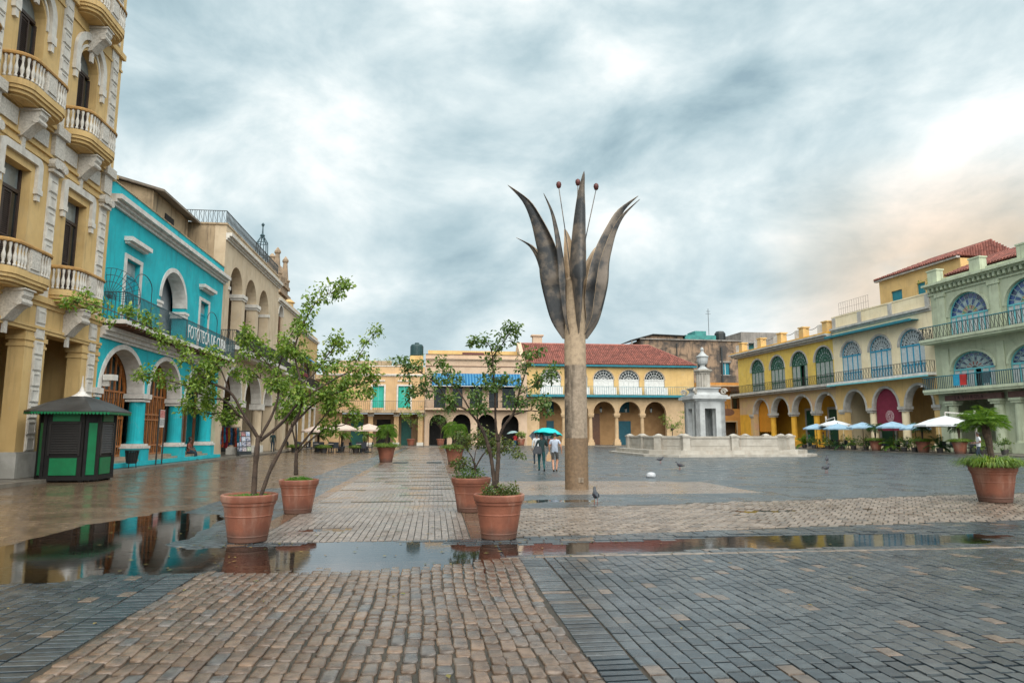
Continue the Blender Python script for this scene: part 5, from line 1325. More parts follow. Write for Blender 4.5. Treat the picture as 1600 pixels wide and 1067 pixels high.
for c in (1.2, 6.85, 12.6, 18.3):
    part(MB().box(c - .45, -.10, 10.15, c + .45, -.004, 14.0).box(c - .58, -.18, 14.001, c + .58, -.004, 14.3).box(c - .4, -.09, 5.6, c + .4, -.004, 9.2), 'pilaster', m_pistl, rp)
k_ = MB()
for (z0, z1, p) in ((14.31, 14.45, .12), (14.95, 15.1, .45), (15.1, 15.3, .75)): k_.box(-.2, -p, z0, 19, -.002, z1)
x = .1
while x < 18.8: k_.box(x, -.38, 14.6, x + .22, -.002, 14.949); x += .5
part(k_, 'cornice', m_pistl, rp)
for c in (.6, 5.3, 9.9, 14.6): part(MB().box(c - .55, -.2, 15.31, c + .55, .5, 16.55).box(c - .62, -.26, 16.551, c + .62, .56, 16.68), 'roof_post', m_pistl, rp)
pr = MB()
for a, b in ((1.4, 4.6), (6.1, 9.2), (10.7, 13.9)): pr.box(a, .05, 15.31, b, .25, 15.7)
part(pr, 'roof_parapet', m_pistl, rp)
part(MB().box(-.0, 2.2, 15.3, 19, 2.4, 16.3), 'attic_wall', m_iron, rp)
tile_roof(rp, -.1, 19.2, 1.6, 11, 16.3, 18.3, .6, .1, .3)
part(MB().tube([(9.7, 1, 16.5), (9.7, 1, 18.6)], .03, 4), 'aerial', m_iron, rp)
# balcony clutter: towels and chairs on the lower balcony
for nm, lb, dx, m in (('towel', 'blue towel hung on the lower pistachio balcony rail', 3.25, m_skyb), ('towel', 'red towel hung on the lower pistachio balcony rail', 3.95, mat('red_cloth', (.48, .03, .025), rough=.9)), ('towel', 'dark towel hung on the lower pistachio balcony rail', 6.3, m_ironb)):
    o = MB().prism([(-1.30, 6.70), (-1.27, 6.74), (-1.20, 6.72), (-1.20, 6.2), (-1.22, 6.2), (-1.235, 6.66), (-1.27, 6.69), (-1.335, 6.66), (-1.345, 5.75), (-1.365, 5.75)], 'x', dx, dx + .66).build(nm, m, None, loc=FR.w(-8.65), rz=FR.a); tag(o, lb, 'towel')
# ================================================================== METAL FLOWER SCULPTURE
m_bronze = mat('patinated_bronze', (.19, .158, .13), (.055, .058, .062), scale=1.9, rough=.5, bump=.3, bscale=9, metal=.35, thr=(.40, .60), rv=.12, grime=.35, streakc=(.04, .045, .05))
m_lining = mat('pale_weathered_metal', (.42, .31, .20), (.27, .20, .13), scale=2.5, rough=.6, bump=.2, metal=.15)
m_tan = mat('tan_concrete', (.41, .31, .21), (.31, .235, .16), scale=6, rough=.85, bump=.7, bscale=18, thr=(.42, .6))
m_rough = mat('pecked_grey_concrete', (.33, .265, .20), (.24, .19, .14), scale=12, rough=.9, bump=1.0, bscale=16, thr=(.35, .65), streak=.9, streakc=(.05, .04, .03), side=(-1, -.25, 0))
m_browns = mat('brown_damp_concrete', (.195, .128, .073), (.135, .09, .054), scale=12, rough=.7, bump=1.0, bscale=15, thr=(.35, .65), grime=.5, streakc=(.24, .17, .11))
fl = thing('flower_sculpture', 'tall bronze flower sculpture with curling petals on a concrete stem', 'sculpture', (1.95, 20.95, 0), 0)
part(MB().lathe([(.36, -.03), (.355, .05), (.352, 1.52)], 0, 0, 28), 'stem_foot', m_browns, fl, smooth=False)
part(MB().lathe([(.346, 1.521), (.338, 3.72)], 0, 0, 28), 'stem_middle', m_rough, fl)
part(MB().lathe([(.333, 3.721), (.325, 5.4), (.30, 6.4), (.1, 6.6)], 0, 0, 28), 'stem_top', m_tan, fl)
part(MB().box(.02, -.368, .22, .17, -.35, .36), 'plaque', m_rough, fl)
RP = [(4.55, .38, .36), (5.1, .73, .38), (5.85, .95, .62), (6.5, 1.08, .68), (7.1, 1.12, .58), (7.65, 1.22, .50), (8.35, 1.38, .32), (8.95, 1.64, .20), (9.46, 2.10, 0.0)]
def petal(phi, zs=1.0, rs=1.0, ws=1.0, zoff=0.0, wmax=.29, tip=1.0, ds=1.0):
    st = []
    n = len(RP) - 1
    for i in range(33):
        t = i / 32 * n; k = min(int(t), n - 1); f = t - k
        pa, a, b, pb = RP[max(k - 1, 0)], RP[k], RP[k + 1], RP[min(k + 2, n)]
        z, r, D = [.5 * (2 * a[j] + (b[j] - pa[j]) * f + (2 * pa[j] - 5 * a[j] + 4 * b[j] - pb[j]) * f * f + (3 * a[j] - pa[j] - 3 * b[j] + pb[j]) * f ** 3) for j in range(3)]
        q = i / 32; W = wmax * ws * (math.sin(math.pi * min(1, q * 1.55) * .5) if q < .33 else math.cos((q - .33) / .67 * math.pi / 2) ** .8) * (1 - .0)
        W = max(W, .004)
        r2 = .36 + (r - .36) * rs * (1 + (tip - 1) * q * q)
        st.append((4.55 + (z - 4.55) * zs + zoff, r2, min(D * rs, r2 - .30 if q < .45 else D * rs) * ds, W))
    ca, sa = math.cos(R_(phi)), math.sin(R_(phi)); m = 8
    for name, mt, inn in (('petal', m_bronze, 0), ('petal_lining', m_lining, 1)):
        g = MB(); th = .022
        for sheet in (0, 1):
            for (z, r, D, W) in st:
                for j in range(m + 1):
                    s = -1 + 2 * j / m
                    rad = r - max(0, D) * abs(s) ** 1.6 - (th * .5 * sheet + th * .55 * inn); lat = W * s
                    g.v.append((rad * ca - lat * sa, rad * sa + lat * ca, z))
        Nn = len(st) * (m + 1)
        for sh_ in (0, 1):
            for i in range(len(st) - 1):
                for j in range(m): g.f.append((sh_ * Nn + i * (m + 1) + j, sh_ * Nn + i * (m + 1) + j + 1, sh_ * Nn + (i + 1) * (m + 1) + j + 1, sh_ * Nn + (i + 1) * (m + 1) + j))
        for i in range(len(st) - 1):
            for j in (0, m): g.f.append((i * (m + 1) + j, (i + 1) * (m + 1) + j, Nn + (i + 1) * (m + 1) + j, Nn + i * (m + 1) + j))
        if not inn: po = part(g, 'petal', mt, fl, smooth=True)
        else: part(g, 'petal_lining', mt, po, smooth=True)
petal(184, 1, 1, 1, 0, .33); petal(-3, .93, .98, 1.0, .0, .33); petal(-76, 1.0, .52, 1.0, .12, .27, .75); petal(98, .78, .55, .9, .1)
petal(-124, .82, .84, .55, .12, .20, 1.0, .38); petal(-34, .80, 1.10, .58, .12, .22, 1.0, .40); petal(42, .60, .72, .75, .5); petal(150, .66, 1.0, .6, .3, .22, 1.0, .6)
for (x, y, z, bx, by) in ((-.46, -.05, 9.42, -.06, 0), (.18, .25, 9.62, .05, .1), (.73, -.05, 9.36, .10, 0)):
    sn = part(MB().tube([(bx, by, 6.2), (bx + (x - bx) * .45, by + (y - by) * .5, 7.8), (x, y, z)], [.022, .017, .013], 6), 'stamen', m_bronze, fl)
    part(MB().lathe([(.01, -.12), (.06, -.09), (.085, 0), (.075, .07), (.03, .11), (.005, .115)], x, y, 12, z + .08), 'anther', mat('rust_red_bronze', (.13, .035, .03), (.08, .025, .022), rough=.5, metal=.3, coord='obj'), sn, smooth=True)

# ================================================================== KIOSK
m_kg = mat('kiosk_green_paint', (.0, .16, .055), (.0, .13, .045), scale=3, rough=.45, bump=.08, rv=.1)
m_kb = mat('kiosk_black_paint', (.006, .006, .0065), (.011, .010, .0095), scale=4, rough=.55, bump=.1, spec=.3)
m_kr = mat('kiosk_roof_felt', (.030, .030, .030), (.05, .052, .052), scale=1.5, rough=.42, bump=.25, rv=.12)
ks = thing('kiosk', 'closed green and black street kiosk with pointed roof beside the ochre house', 'kiosk', (-15.55, 24.7, 0), R_(0))
ks.rotation_euler = (0, 0, R_(9))
def chamf(h, c): return octo(h, c)
part(MB().prism(chamf(.94, .29), 'z', .12, 2.42), 'body', m_kb, ks)
part(MB().prism(chamf(1.0, .31), 'z', .06, .20), 'base_rail', m_kb, ks)
P = chamf(.94, .29)
for i in range(8):
    a, b = Vector(P[i]), Vector(P[(i + 1) % 8]); d_ = b - a; Lk = d_.length; an = math.atan2(d_.y, d_.x)
    if Lk > 1:
        part(MB().box(.22, -.03, 2.08, Lk - .22, -.001, 2.32), 'upper_panel', m_kg, ks, loc=(a.x, a.y, 0), rz=an)
        part(MB().box(.22, -.03, .24, Lk - .22, -.001, .82), 'lower_panel', m_kg, ks, loc=(a.x, a.y, 0), rz=an)
        s = MB(); z = .98
        while z < 1.95: s.add([(.2, -.045, z), (Lk - .2, -.045, z), (Lk - .2, -.012, z + .075), (.2, -.012, z + .075)], [(0, 1, 2, 3)]); s.box(.2, -.05, z - .012, Lk - .2, -.03, z); z += .085
        s.box(.14, -.05, .9, .2, -.001, 2.03).box(Lk - .2, -.05, .9, Lk - .14, -.001, 2.03).box(.14, -.05, 2.0, Lk - .14, -.001, 2.05)
        part(s, 'louvre_shutter', mat('kiosk_dark_louvre', (.011, .010, .0095), (.008, .007, .007), scale=5, rough=.5) if i in (0, 6) else mat('kiosk_grey_louvre', (.05, .047, .045), (.03, .029, .028), scale=5, rough=.5), ks, loc=(a.x, a.y, 0), rz=an)
    else:
        part(MB().box(.07, -.03, .24, Lk - .07, -.001, 2.02), 'corner_panel', m_kg, ks, loc=(a.x, a.y, 0), rz=an)
    part(MB().box(-.05, -.05, .12, .05, .05, 2.42), 'corner_post', m_kb, ks, loc=(a.x, a.y, 0), rz=an)
    part(MB().box(-.07, -.07, 0, .07, .07, .115), 'foot', m_kb, ks, loc=(a.x * .9, a.y * .9, 0))
rf = MB(); E1, E2, E3 = octo(1.38, .42), octo(.86, .27), octo(.26, .08)
rf.v = [(x, y, 2.40) for x, y in E1] + [(x, y, 2.44) for x, y in E1] + [(x, y, 2.74) for x, y in E2] + [(x, y, 2.98) for x, y in E3] + [(0, 0, 3.03)]
for lv in range(3): rf.f += [(lv * 8 + i, lv * 8 + (i + 1) % 8, lv * 8 + 8 + (i + 1) % 8, lv * 8 + 8 + i) for i in range(8)]
rf.f += [(24 + i, 24 + (i + 1) % 8, 32) for i in range(8)] + [tuple(range(8))]
rk = part(rf, 'roof', m_kr, ks)
part(MB().lathe([(.34, 2.97), (.20, 3.05), (.09, 3.16), (.035, 3.35), (.012, 3.72)], 0, 0, 12), 'finial', m_trimw, rk)
vl = MB()
for i in range(8):
    a, b = Vector(E1[i]), Vector(E1[(i + 1) % 8]); n = int((b - a).length / .1)
    for k in range(n):
        p, q = a.lerp(b, (k + .08) / n), a.lerp(b, (k + .92) / n); c = (p + q) / 2
        vl.add([(p.x, p.y, 2.40), (q.x, q.y, 2.40), (q.x, q.y, 2.34), (c.x, c.y, 2.30), (p.x, p.y, 2.34)], [(0, 1, 2, 3, 4)])
part(vl, 'scalloped_valance', m_kg, rk)

# ================================================================== STREET FURNITURE ON THE LEFT
tb = thing('litter_bin', 'black slatted litter bin on the kerb by the turquoise arcade', 'bin', (-17.2, 31.3, .12), 0)
s = MB()
for k in range(16):
    a = 2 * math.pi * k / 16; s.tube([(.2 * math.cos(a), .2 * math.sin(a), .22), (.27 * math.cos(a), .27 * math.sin(a), .78)], .022, 4)
part(s, 'slats', m_iron, tb); part(MB().lathe([(.02, .2), (.19, .2), (.24, .7)], 0, 0, 14, closed=False), 'liner', m_black, tb)
part(MB().lathe([(.28, .74), (.30, .76), (.30, .80), (.26, .80)], 0, 0, 16), 'rim', m_iron, tb)
for k in range(3): a = 2.1 * k + .5; part(MB().tube([(.18 * math.cos(a), .18 * math.sin(a), .24), (.2 * math.cos(a), .2 * math.sin(a), 0)], .02, 5), 'leg', m_iron, tb)
sb = thing('notice_board', 'small red and white notice board on two black posts by the kerb', 'sign', (-17.65, 34.6, .12), R_(96))
for x in (-.36, .36): part(MB().tube([(x, 0, 0), (x * .96, -.02, 2.75)], .035, 6), 'post', m_iron, sb)
bo = part(MB().box(-.34, -.02, 1.85, .34, .02, 2.72), 'board', m_trimw, sb)
part(MB().box(-.32, -.026, 2.32, .32, -.021, 2.70).box(-.32, .021, 2.32, .32, .026, 2.70), 'red_heading', mat('faded_red_print', (.42, .10, .09), (.55, .30, .27), scale=12, rough=.7), bo)
part(MB().box(-.28, -.026, 1.95, .0, -.021, 2.25).box(.04, -.026, 1.95, .28, -.021, 2.25).box(-.28, .021, 1.95, .0, .026, 2.25), 'grey_print', mat('grey_print', (.16, .16, .18), (.5, .5, .48), scale=14, rough=.7), bo)
# souvenir stand: dresses and scarves on a rail
rk_ = thing('souvenir_rack', 'rack of bright red and blue souvenir clothes outside the cream house', 'stall', FL.w(10.2, -.35, .12), FL.a + R_(-50))
part(MB().tube([(-.8, 0, 0), (-.8, 0, 2.0), (.8, 0, 2.0), (.8, 0, 0)], .03, 6).tube([(-.8, -.3, .02), (-.8, .3, .02)], .03, 5).tube([(.8, -.3, .02), (.8, .3, .02)], .03, 5), 'rail', m_iron, rk_)
cl = [(.55, .02, .02), (.02, .22, .55), (.60, .08, .03), (.02, .30, .60), (.50, .02, .05), (.55, .35, .02), (.03, .16, .45), (.04, .04, .04), (.6, .10, .05), (.02, .35, .55)]
for k, c in enumerate(cl):
    x = -.7 + k * .155; m = mat('cloth_%d' % k, c, tuple(q * .5 for q in c), scale=6, rough=.9, coord='obj', thr=(.45, .5)); g = MB(); hh = random.uniform(.9, 1.4)
    g.v = []; nn = 9
    for side in (0, 1):
        for j in range(nn):
            z = 1.95 - hh * j / (nn - 1); ww = (.16 if j < 2 else .2 + .08 * j / nn); yy = .015 + .05 * math.sin(j * 1.2 + k) + .02 * side
            g.v += [(x - .03 + .02 * math.sin(j + k), -ww + yy, z), (x + .03 * math.sin(j * .7), yy * 1.5 + .04, z), (x - .02, ww + yy, z)]
    for side in (0, 1):
        for j in range(nn - 1):
            for q in (0, 1): o = side * nn * 3 + j * 3 + q; g.f.append((o, o + 1, o + 4, o + 3))
    part(g, 'garment', m, rk_, smooth=True)
pb = thing('picture_stand', 'grey stand of small paintings leaning by the cream house column', 'stall', FL.w(14.0, -.5, .12), FL.a + R_(-40))
part(MB().prism([(-.02, 0), (.03, 0), (.40, 1.75), (.35, 1.75)], 'x', -.6, .6), 'board', m_iron, pb)
for i in range(3):
    for j in range(4):
        z = .25 + j * .37; x = -.56 + i * .39
        part(MB().prism([(-.03 + z * .21, z), (-.045 + z * .21, z), (-.045 + (z + .31) * .21, z + .31), (-.03 + (z + .31) * .21, z + .31)], 'x', x, x + .34), 'painting', mat('painting_%d' % ((i * 4 + j) % 5), [(.5, .5, .55), (.2, .3, .5), (.5, .2, .2), (.6, .55, .45), (.15, .16, .2)][(i * 4 + j) % 5], [(.1, .12, .2), (.6, .6, .6), (.1, .1, .1), (.2, .3, .2), (.6, .5, .5)][(i * 4 + j) % 5], scale=9, rough=.7), pb)

# ================================================================== CAFES
m_ubeige = mat('beige_parasol_cloth', (.58, .47, .40), (.52, .41, .35), scale=2, rough=.9, bump=.1)
m_ublue = mat('pale_blue_parasol_cloth', (.30, .45, .58), (.25, .39, .51), scale=2, rough=.9, bump=.1)
m_uwhite = mat('white_parasol_cloth', (.66, .69, .71), (.58, .61, .63), scale=2, rough=.9, bump=.1)
m_wick = mat('black_wicker', (.012, .016, .024), (.022, .028, .038), scale=20, rough=.6, bump=.6, bscale=40)
m_tabw = mat('pale_table_top', (.42, .38, .34), (.32, .29, .26), scale=3, rough=.5)
def parasol(label, loc, rz, wd, h, cm_, group=None, rise=.55, mast=None):
    t = thing('parasol', label, 'parasol', loc, rz, group); n = 8; r = wd / 2; g = MB()
    top = (0, 0, h)
    for i in range(n):
        a0, a1 = 2 * math.pi * i / n, 2 * math.pi * (i + 1) / n; am = (a0 + a1) / 2
        e = [(r * math.cos(a), r * math.sin(a), h - rise) for a in (a0, a1)]; m1 = [(r * .5 * math.cos(a), r * .5 * math.sin(a), h - rise * .40) for a in (a0, a1)]
        mid = (r * .90 * math.cos(am), r * .90 * math.sin(am), h - rise * .98); mm = (r * .46 * math.cos(am), r * .46 * math.sin(am), h - rise * .44)
        o = len(g.v); g.v += [top, m1[0], mm, m1[1], e[0], mid, e[1], (e[0][0], e[0][1], e[0][2] - .14), (mid[0], mid[1], mid[2] - .13), (e[1][0], e[1][1], e[1][2] - .14)]
        g.f += [(o, o + 1, o + 2), (o, o + 2, o + 3), (o + 1, o + 4, o + 5, o + 2), (o + 2, o + 5, o + 6, o + 3), (o + 4, o + 7, o + 8, o + 5), (o + 5, o + 8, o + 9, o + 6)]
    cn = part(g, 'canopy', cm_, t)
    rb = MB()
    for i in range(n):
        a = 2 * math.pi * i / n; rb.tube([(0, 0, h - .05), (r * .5 * math.cos(a), r * .5 * math.sin(a), h - rise * .40 - .03), (r * .98 * math.cos(a), r * .98 * math.sin(a), h - rise - .03)], .012, 4)
    part(rb, 'ribs', m_woodd, cn)
    if mast:
        part(MB().box(mast[0] - .06, mast[1] - .06, 0, mast[0] + .06, mast[1] + .06, h + .45).tube([(mast[0], mast[1], h + .05), (0, 0, h + .28)], .05, 6).tube([(0, 0, h + .3), (0, 0, h - .2)], .04, 6), 'mast', m_trimw, t)
        part(MB().box(mast[0] - .45, mast[1] - .45, .0, mast[0] + .45, mast[1] + .45, .10), 'base', m_iron, t)
    else:
        part(MB().tube([(0, 0, .08), (0, 0, h + .08)], .03, 8), 'pole', m_woodd, t)
        part(MB().lathe([(.28, 0), (.28, .06), (.06, .09), (.06, .3)], 0, 0, 12), 'base', m_iron, t)
    return t
def make_chair(label, group):
    t = thing('cafe_chair', label, 'chair', (0, 0, 0), 0, group)
    part(MB().box(-.23, -.22, .40, .23, .24, .46), 'seat', m_wick, t)
    part(MB().prism([(-.24, .46), (-.19, .46), (-.24, .92), (-.29, .92)], 'x', -.23, .23), 'backrest', m_wick, t)
    for sx in (-1, 1):
        part(MB().prism([(-.2, .66), (.2, .64), (.2, .68), (-.2, .70)], 'x', sx * .23 - .025, sx * .23 + .025), 'armrest', m_wick, t)
        for yy in (-.2, .2): part(MB().tube([(sx * .2, yy, 0), (sx * .2, yy, .42)], .02, 5), 'leg', m_wick, t)
    return t
def make_table(label, group):
    t = thing('cafe_table', label, 'table', (0, 0, 0), 0, group)
    part(MB().lathe([(.40, .71), (.42, .72), (.42, .75), (.40, .76)], 0, 0, 18), 'top', m_tabw, t)
    part(MB().tube([(0, 0, .05), (0, 0, .71)], .035, 8), 'stem', m_iron, t); part(MB().lathe([(.26, 0), (.25, .04), (.05, .06)], 0, 0, 12), 'foot', m_iron, t)
    return t
ch0 = make_chair('black wicker cafe chair under the beige parasols at left', 'black chairs of the left cafe'); tb0 = make_table('small round cafe table under the beige parasols', 'tables of the left cafe')
ch1 = copy_tree(ch0); ch1['label'] = 'black wicker cafe chair behind the planters at right'; ch1['group'] = 'black chairs of the right cafe'
tb1 = copy_tree(tb0); tb1['label'] = 'small round cafe table behind the planters at right'; tb1['group'] = 'tables of the right cafe'
_used = set()
def put(proto, loc, rz, lab=None):
    o = proto if proto.name not in _used else copy_tree(proto)
    _used.add(proto.name); o.location = loc; o.rotation_euler = (0, 0, rz)
    if lab: o['label'] = lab
    return o
random.seed(3)
for (px, py), wh in zip(((-17.6, 63.2), (-16.0, 61.6), (-13.3, 61.2), (-19.6, 64)), ('second from left', 'third from left', 'rightmost', 'leftmost')):
    put(tb0, (px, py - .5, 0), 0, wh + ' round table under the beige parasols')
    for k in range(4):
        a = .5 + k * math.pi / 2 + random.uniform(-.25, .25); put(ch0, (px + .78 * math.cos(a), py - .5 + .78 * math.sin(a), 0), a + math.pi / 2, 'black wicker chair at the %s table under the beige parasols' % wh)
parasol('beige parasol at far left of the left cafe', (-18.2, 64.5, 0), .2, 3.0, 2.45, m_ubeige, 'beige parasols')
parasol('wide beige parasol in the middle of the left cafe', (-15.5, 62.0, 0), .1, 3.3, 2.6, m_ubeige, 'beige parasols')
parasol('beige parasol nearest the teal doors in the left cafe', (-12.9, 62.0, 0), .3, 2.9, 2.55, m_ubeige, 'beige parasols')
for i, (u, off) in enumerate(((-20.3, -3.2), (-16.0, -3.4), (-12.5, -3.3), (-9.0, -3.2), (-5.5, -3.0), (-2.2, -2.8))):
    c = Vector(FR.w(u, off, .1)); wh = ('leftmost', 'second', 'third', 'fourth', 'fifth', 'rightmost')[i]; put(tb1, tuple(c), 0, wh + ' round table from the left behind the right planters')
    for k in range(3): a = .3 + k * 2.1 + i; put(ch1, (c.x + .8 * math.cos(a), c.y + .8 * math.sin(a), .1), a + math.pi / 2, 'black wicker chair at the %s table behind the right planters' % wh)
for lb, u, off, wd, h, m, ms_ in (('pale blue parasol farthest left at the right cafe', -20.4, -4.6, 2.7, 2.72, m_ublue, None), ('white cantilever parasol between the two left blue parasols', -18.4, -3.8, 3.2, 3.05, m_uwhite, (-1.9, .8)),
        ('pale blue parasol in front of the yellow and cream house joint', -16.4, -4.9, 2.7, 2.68, m_ublue, None), ('pale blue parasol in front of the dark green arcade door', -12.7, -4.9, 2.8, 2.75, m_ublue, None),
        ('pale blue parasol just right of the maroon canvas centre', -8.7, -4.9, 2.7, 2.75, m_ublue, None), ('small pale blue parasol left of the big white one', -6.4, -4.6, 2.4, 2.6, m_ublue, None), ('big white cantilever parasol with tall mast by the pistachio house', -2.8, -4.8, 4.6, 3.1, m_uwhite, (1.6, 1.2))):
    parasol(lb, FR.w(u, off, .1), FR.a + .2, wd, h - .1, m, 'parasols of the right cafe', .5 if wd < 4 else .75, ms_)

# ================================================================== PIGEONS AND A BAG
m_pig = mat('pigeon_grey', (.055, .062, .075), (.025, .028, .036), scale=25, rough=.6, bump=.2, coord='obj')
m_pigb = mat('pigeon_dark_neck', (.012, .028, .03), (.025, .012, .03), scale=20, rough=.4, coord='obj'); m_pink = mat('pigeon_leg', (.35, .09, .07), rough=.6, coord='obj')
def pigeon(label, loc, rz, s=1.0, up=0.0):
    t = thing('pigeon', label, 'pigeon', loc, rz, 'pigeons on the paving')
    rings = [(-.19, .145, .012, .006), (-.13, .155, .028, .018), (-.07, .17, .052, .048), (0, .175, .066, .066), (.06, .19, .062, .064), (.10, .222, .044, .048), (.115, .258 + up, .030, .032), (.128, .285 + up, .029, .030), (.148, .292 + up, .024, .023), (.162, .288 + up, .010, .010), (.185, .282 + up, .004, .004)]
    g = MB(); n = 10
    for x, z, ry, rz_ in rings: g.v += [(x, ry * math.cos(2 * math.pi * k / n), z + rz_ * math.sin(2 * math.pi * k / n)) for k in range(n)]
    g.f = [(i * n + k, i * n + (k + 1) % n, (i + 1) * n + (k + 1) % n, (i + 1) * n + k) for i in range(len(rings) - 1) for k in range(n)] + [tuple(range(n)), tuple((len(rings) - 1) * n + k for k in range(n))]
    g.v = [(a * s, b * s, c * s) for a, b, c in g.v]; part(g, 'body', m_pig, t, smooth=True)
    for sd_ in (-1, 1):
        wg = MB(); wg.v = [(.06 * s, sd_ * .058 * s, .215 * s), (.03 * s, sd_ * .074 * s, .175 * s), (-.10 * s, sd_ * .056 * s, .155 * s), (-.20 * s, sd_ * .02 * s, .16 * s), (-.06 * s, sd_ * .05 * s, .215 * s), (.03 * s, sd_ * .064 * s, .185 * s)]
        wg.f = [(0, 1, 5), (1, 2, 4, 5), (2, 3, 4), (0, 5, 4)]; part(wg, 'wing', m_pigb, t)
        part(MB().tube([(.01 * s, sd_ * .028 * s, .12 * s), (.0, sd_ * .03 * s, .05 * s), (.012 * s, sd_ * .03 * s, .008 * s)], .006 * s, 5).tube([(.045 * s, sd_ * .03 * s, .006 * s), (-.02 * s, sd_ * .03 * s, .006 * s)], .005 * s, 4), 'leg', m_pink, t)
pigeon('grey pigeon standing near the foot of the flower sculpture', (1.98, 16.45, hg(*w2g(1.98, 16.45)) + .004), R_(95), 1.15, .03)
pigeon('dark pigeon stretching forward on the wet grey field', (8.31, 38.8, .005), R_(20), 1.35, -.03)
pigeon('dark pigeon below the stretching one, left of centre field', (7.75, 32.0, .005), R_(150), 1.2)
pigeon('farther of two pigeons standing in line on the right field', (17.65, 38.8, .005), R_(60), 1.35, .02)
pigeon('nearer of two pigeons standing in line on the right field', (13.32, 29.4, .005), R_(20), 1.3)
bg_ = MB(); random.seed(8); nn = 12
for i in range(7):
    a = math.pi * i / 6
    for k in range(nn):
        b = 2 * math.pi * k / nn; q = 1 + .22 * noise.noise((math.cos(b) * 2, math.sin(b) * 2, i * .7)); bg_.v.append((-.25 * math.cos(a) * q, .14 * math.sin(a) * math.cos(b) * q, max(.004, .07 + .13 * math.sin(a) ** .7 * math.sin(b) * q * (1 + .5 * noise.noise((a * 2, b, 4))))))
bg_.f = [(i * nn + k, i * nn + (k + 1) % nn, (i + 1) * nn + (k + 1) % nn, (i + 1) * nn + k) for i in range(6) for k in range(nn)]
o = bg_.build('plastic_bag', mat('white_plastic', (.50, .52, .54), (.40, .42, .45), scale=9, rough=.4, bump=.3), None, True, loc=(5.28, 26.4, .0)); o.scale = (.72, .8, 1.0); tag(o, 'crumpled white plastic bag lying on the wet grey field', 'bag')
# ================================================================== POTTED TREES AND PLANTS
TREE1 = [('a', 0.062, 0.05, [(0.06, 0.68), (0.08, 1.07), (0.1, 1.37), (0.09, 1.58)]), ('l', 0.03, 0.01, [(0.09, 1.56), (-0.08, 1.77), (-0.27, 1.92), (-0.54, 1.98), (-0.79, 1.96), (-0.98, 2.02), (-1.21, 2.08)]), ('l', 0.022, 0.006, [(-0.27, 1.92), (-0.5, 2.17), (-0.71, 2.21), (-1.13, 2.42), (-1.42, 2.5), (-1.67, 2.59)]), ('l', 0.035, 0.006, [(0.09, 1.58), (-0.12, 1.96), (-0.31, 2.29), (-0.62, 2.46), (-0.92, 2.82), (-1.21, 3.13), (-1.55, 3.32), (-1.97, 3.49), (-2.39, 3.57)]), ('l', 0.018, 0.006, [(-0.31, 2.29), (-0.41, 2.59), (-0.5, 2.76), (-0.58, 2.88)]), ('l', 0.035, 0.007, [(0.11, 1.58), (0.26, 1.92), (0.34, 2.25), (0.3, 2.59), (0.41, 3.01), (0.51, 3.26), (0.6, 3.39)]), ('l', 0.018, 0.006, [(0.3, 2.59), (0.09, 2.84), (-0.08, 3.01), (-0.2, 3.18)]), ('l', 0.018, 0.006, [(0.34, 2.38), (0.09, 2.5), (-0.12, 2.63), (-0.33, 2.67)]), ('l', 0.034, 0.007, [(0.13, 1.54), (0.43, 1.79), (0.68, 2.08), (0.97, 2.29), (1.18, 2.42), (1.52, 2.59), (1.77, 2.63)]), ('a', 0.045, 0.034, [(0.15, 0.7), (0.3, 1.07), (0.45, 1.41), (0.6, 1.75)]), ('l', 0.03, 0.005, [(0.6, 1.75), (0.76, 2.08), (0.72, 2.5), (0.64, 2.92), (0.72, 3.26), (0.85, 3.55), (1.02, 3.81), (1.31, 3.93), (1.48, 4.02)]), ('l', 0.026, 0.006, [(0.6, 1.75), (0.89, 2.08), (1.18, 2.25), (1.6, 2.42), (1.86, 2.5)]), ('l', 0.02, 0.006, [(0.72, 2.42), (0.93, 2.59), (1.1, 2.88), (1.27, 3.13)])]
TREE2 = [('a', 0.062, 0.045, [(-0.07, 0.78), (-0.07, 1.1), (-0.07, 1.33)]), ('l', 0.03, 0.008, [(-0.07, 1.33), (-0.13, 1.72), (-0.21, 2.07), (-0.3, 2.35), (-0.35, 2.69)]), ('l', 0.03, 0.007, [(-0.07, 1.27), (-0.01, 1.78), (0.02, 2.24), (0.16, 2.75), (0.27, 3.21)]), ('l', 0.034, 0.006, [(-0.04, 1.33), (0.22, 1.67), (0.5, 2.01), (0.78, 2.41), (1.07, 3.03), (1.3, 3.49), (1.58, 3.89)]), ('l', 0.028, 0.007, [(-0.04, 1.27), (0.27, 1.55), (0.61, 1.78), (0.96, 1.84), (1.18, 2.07)]), ('l', 0.02, 0.006, [(0.22, 1.67), (0.67, 2.12), (1.13, 2.47), (1.58, 2.47)])]
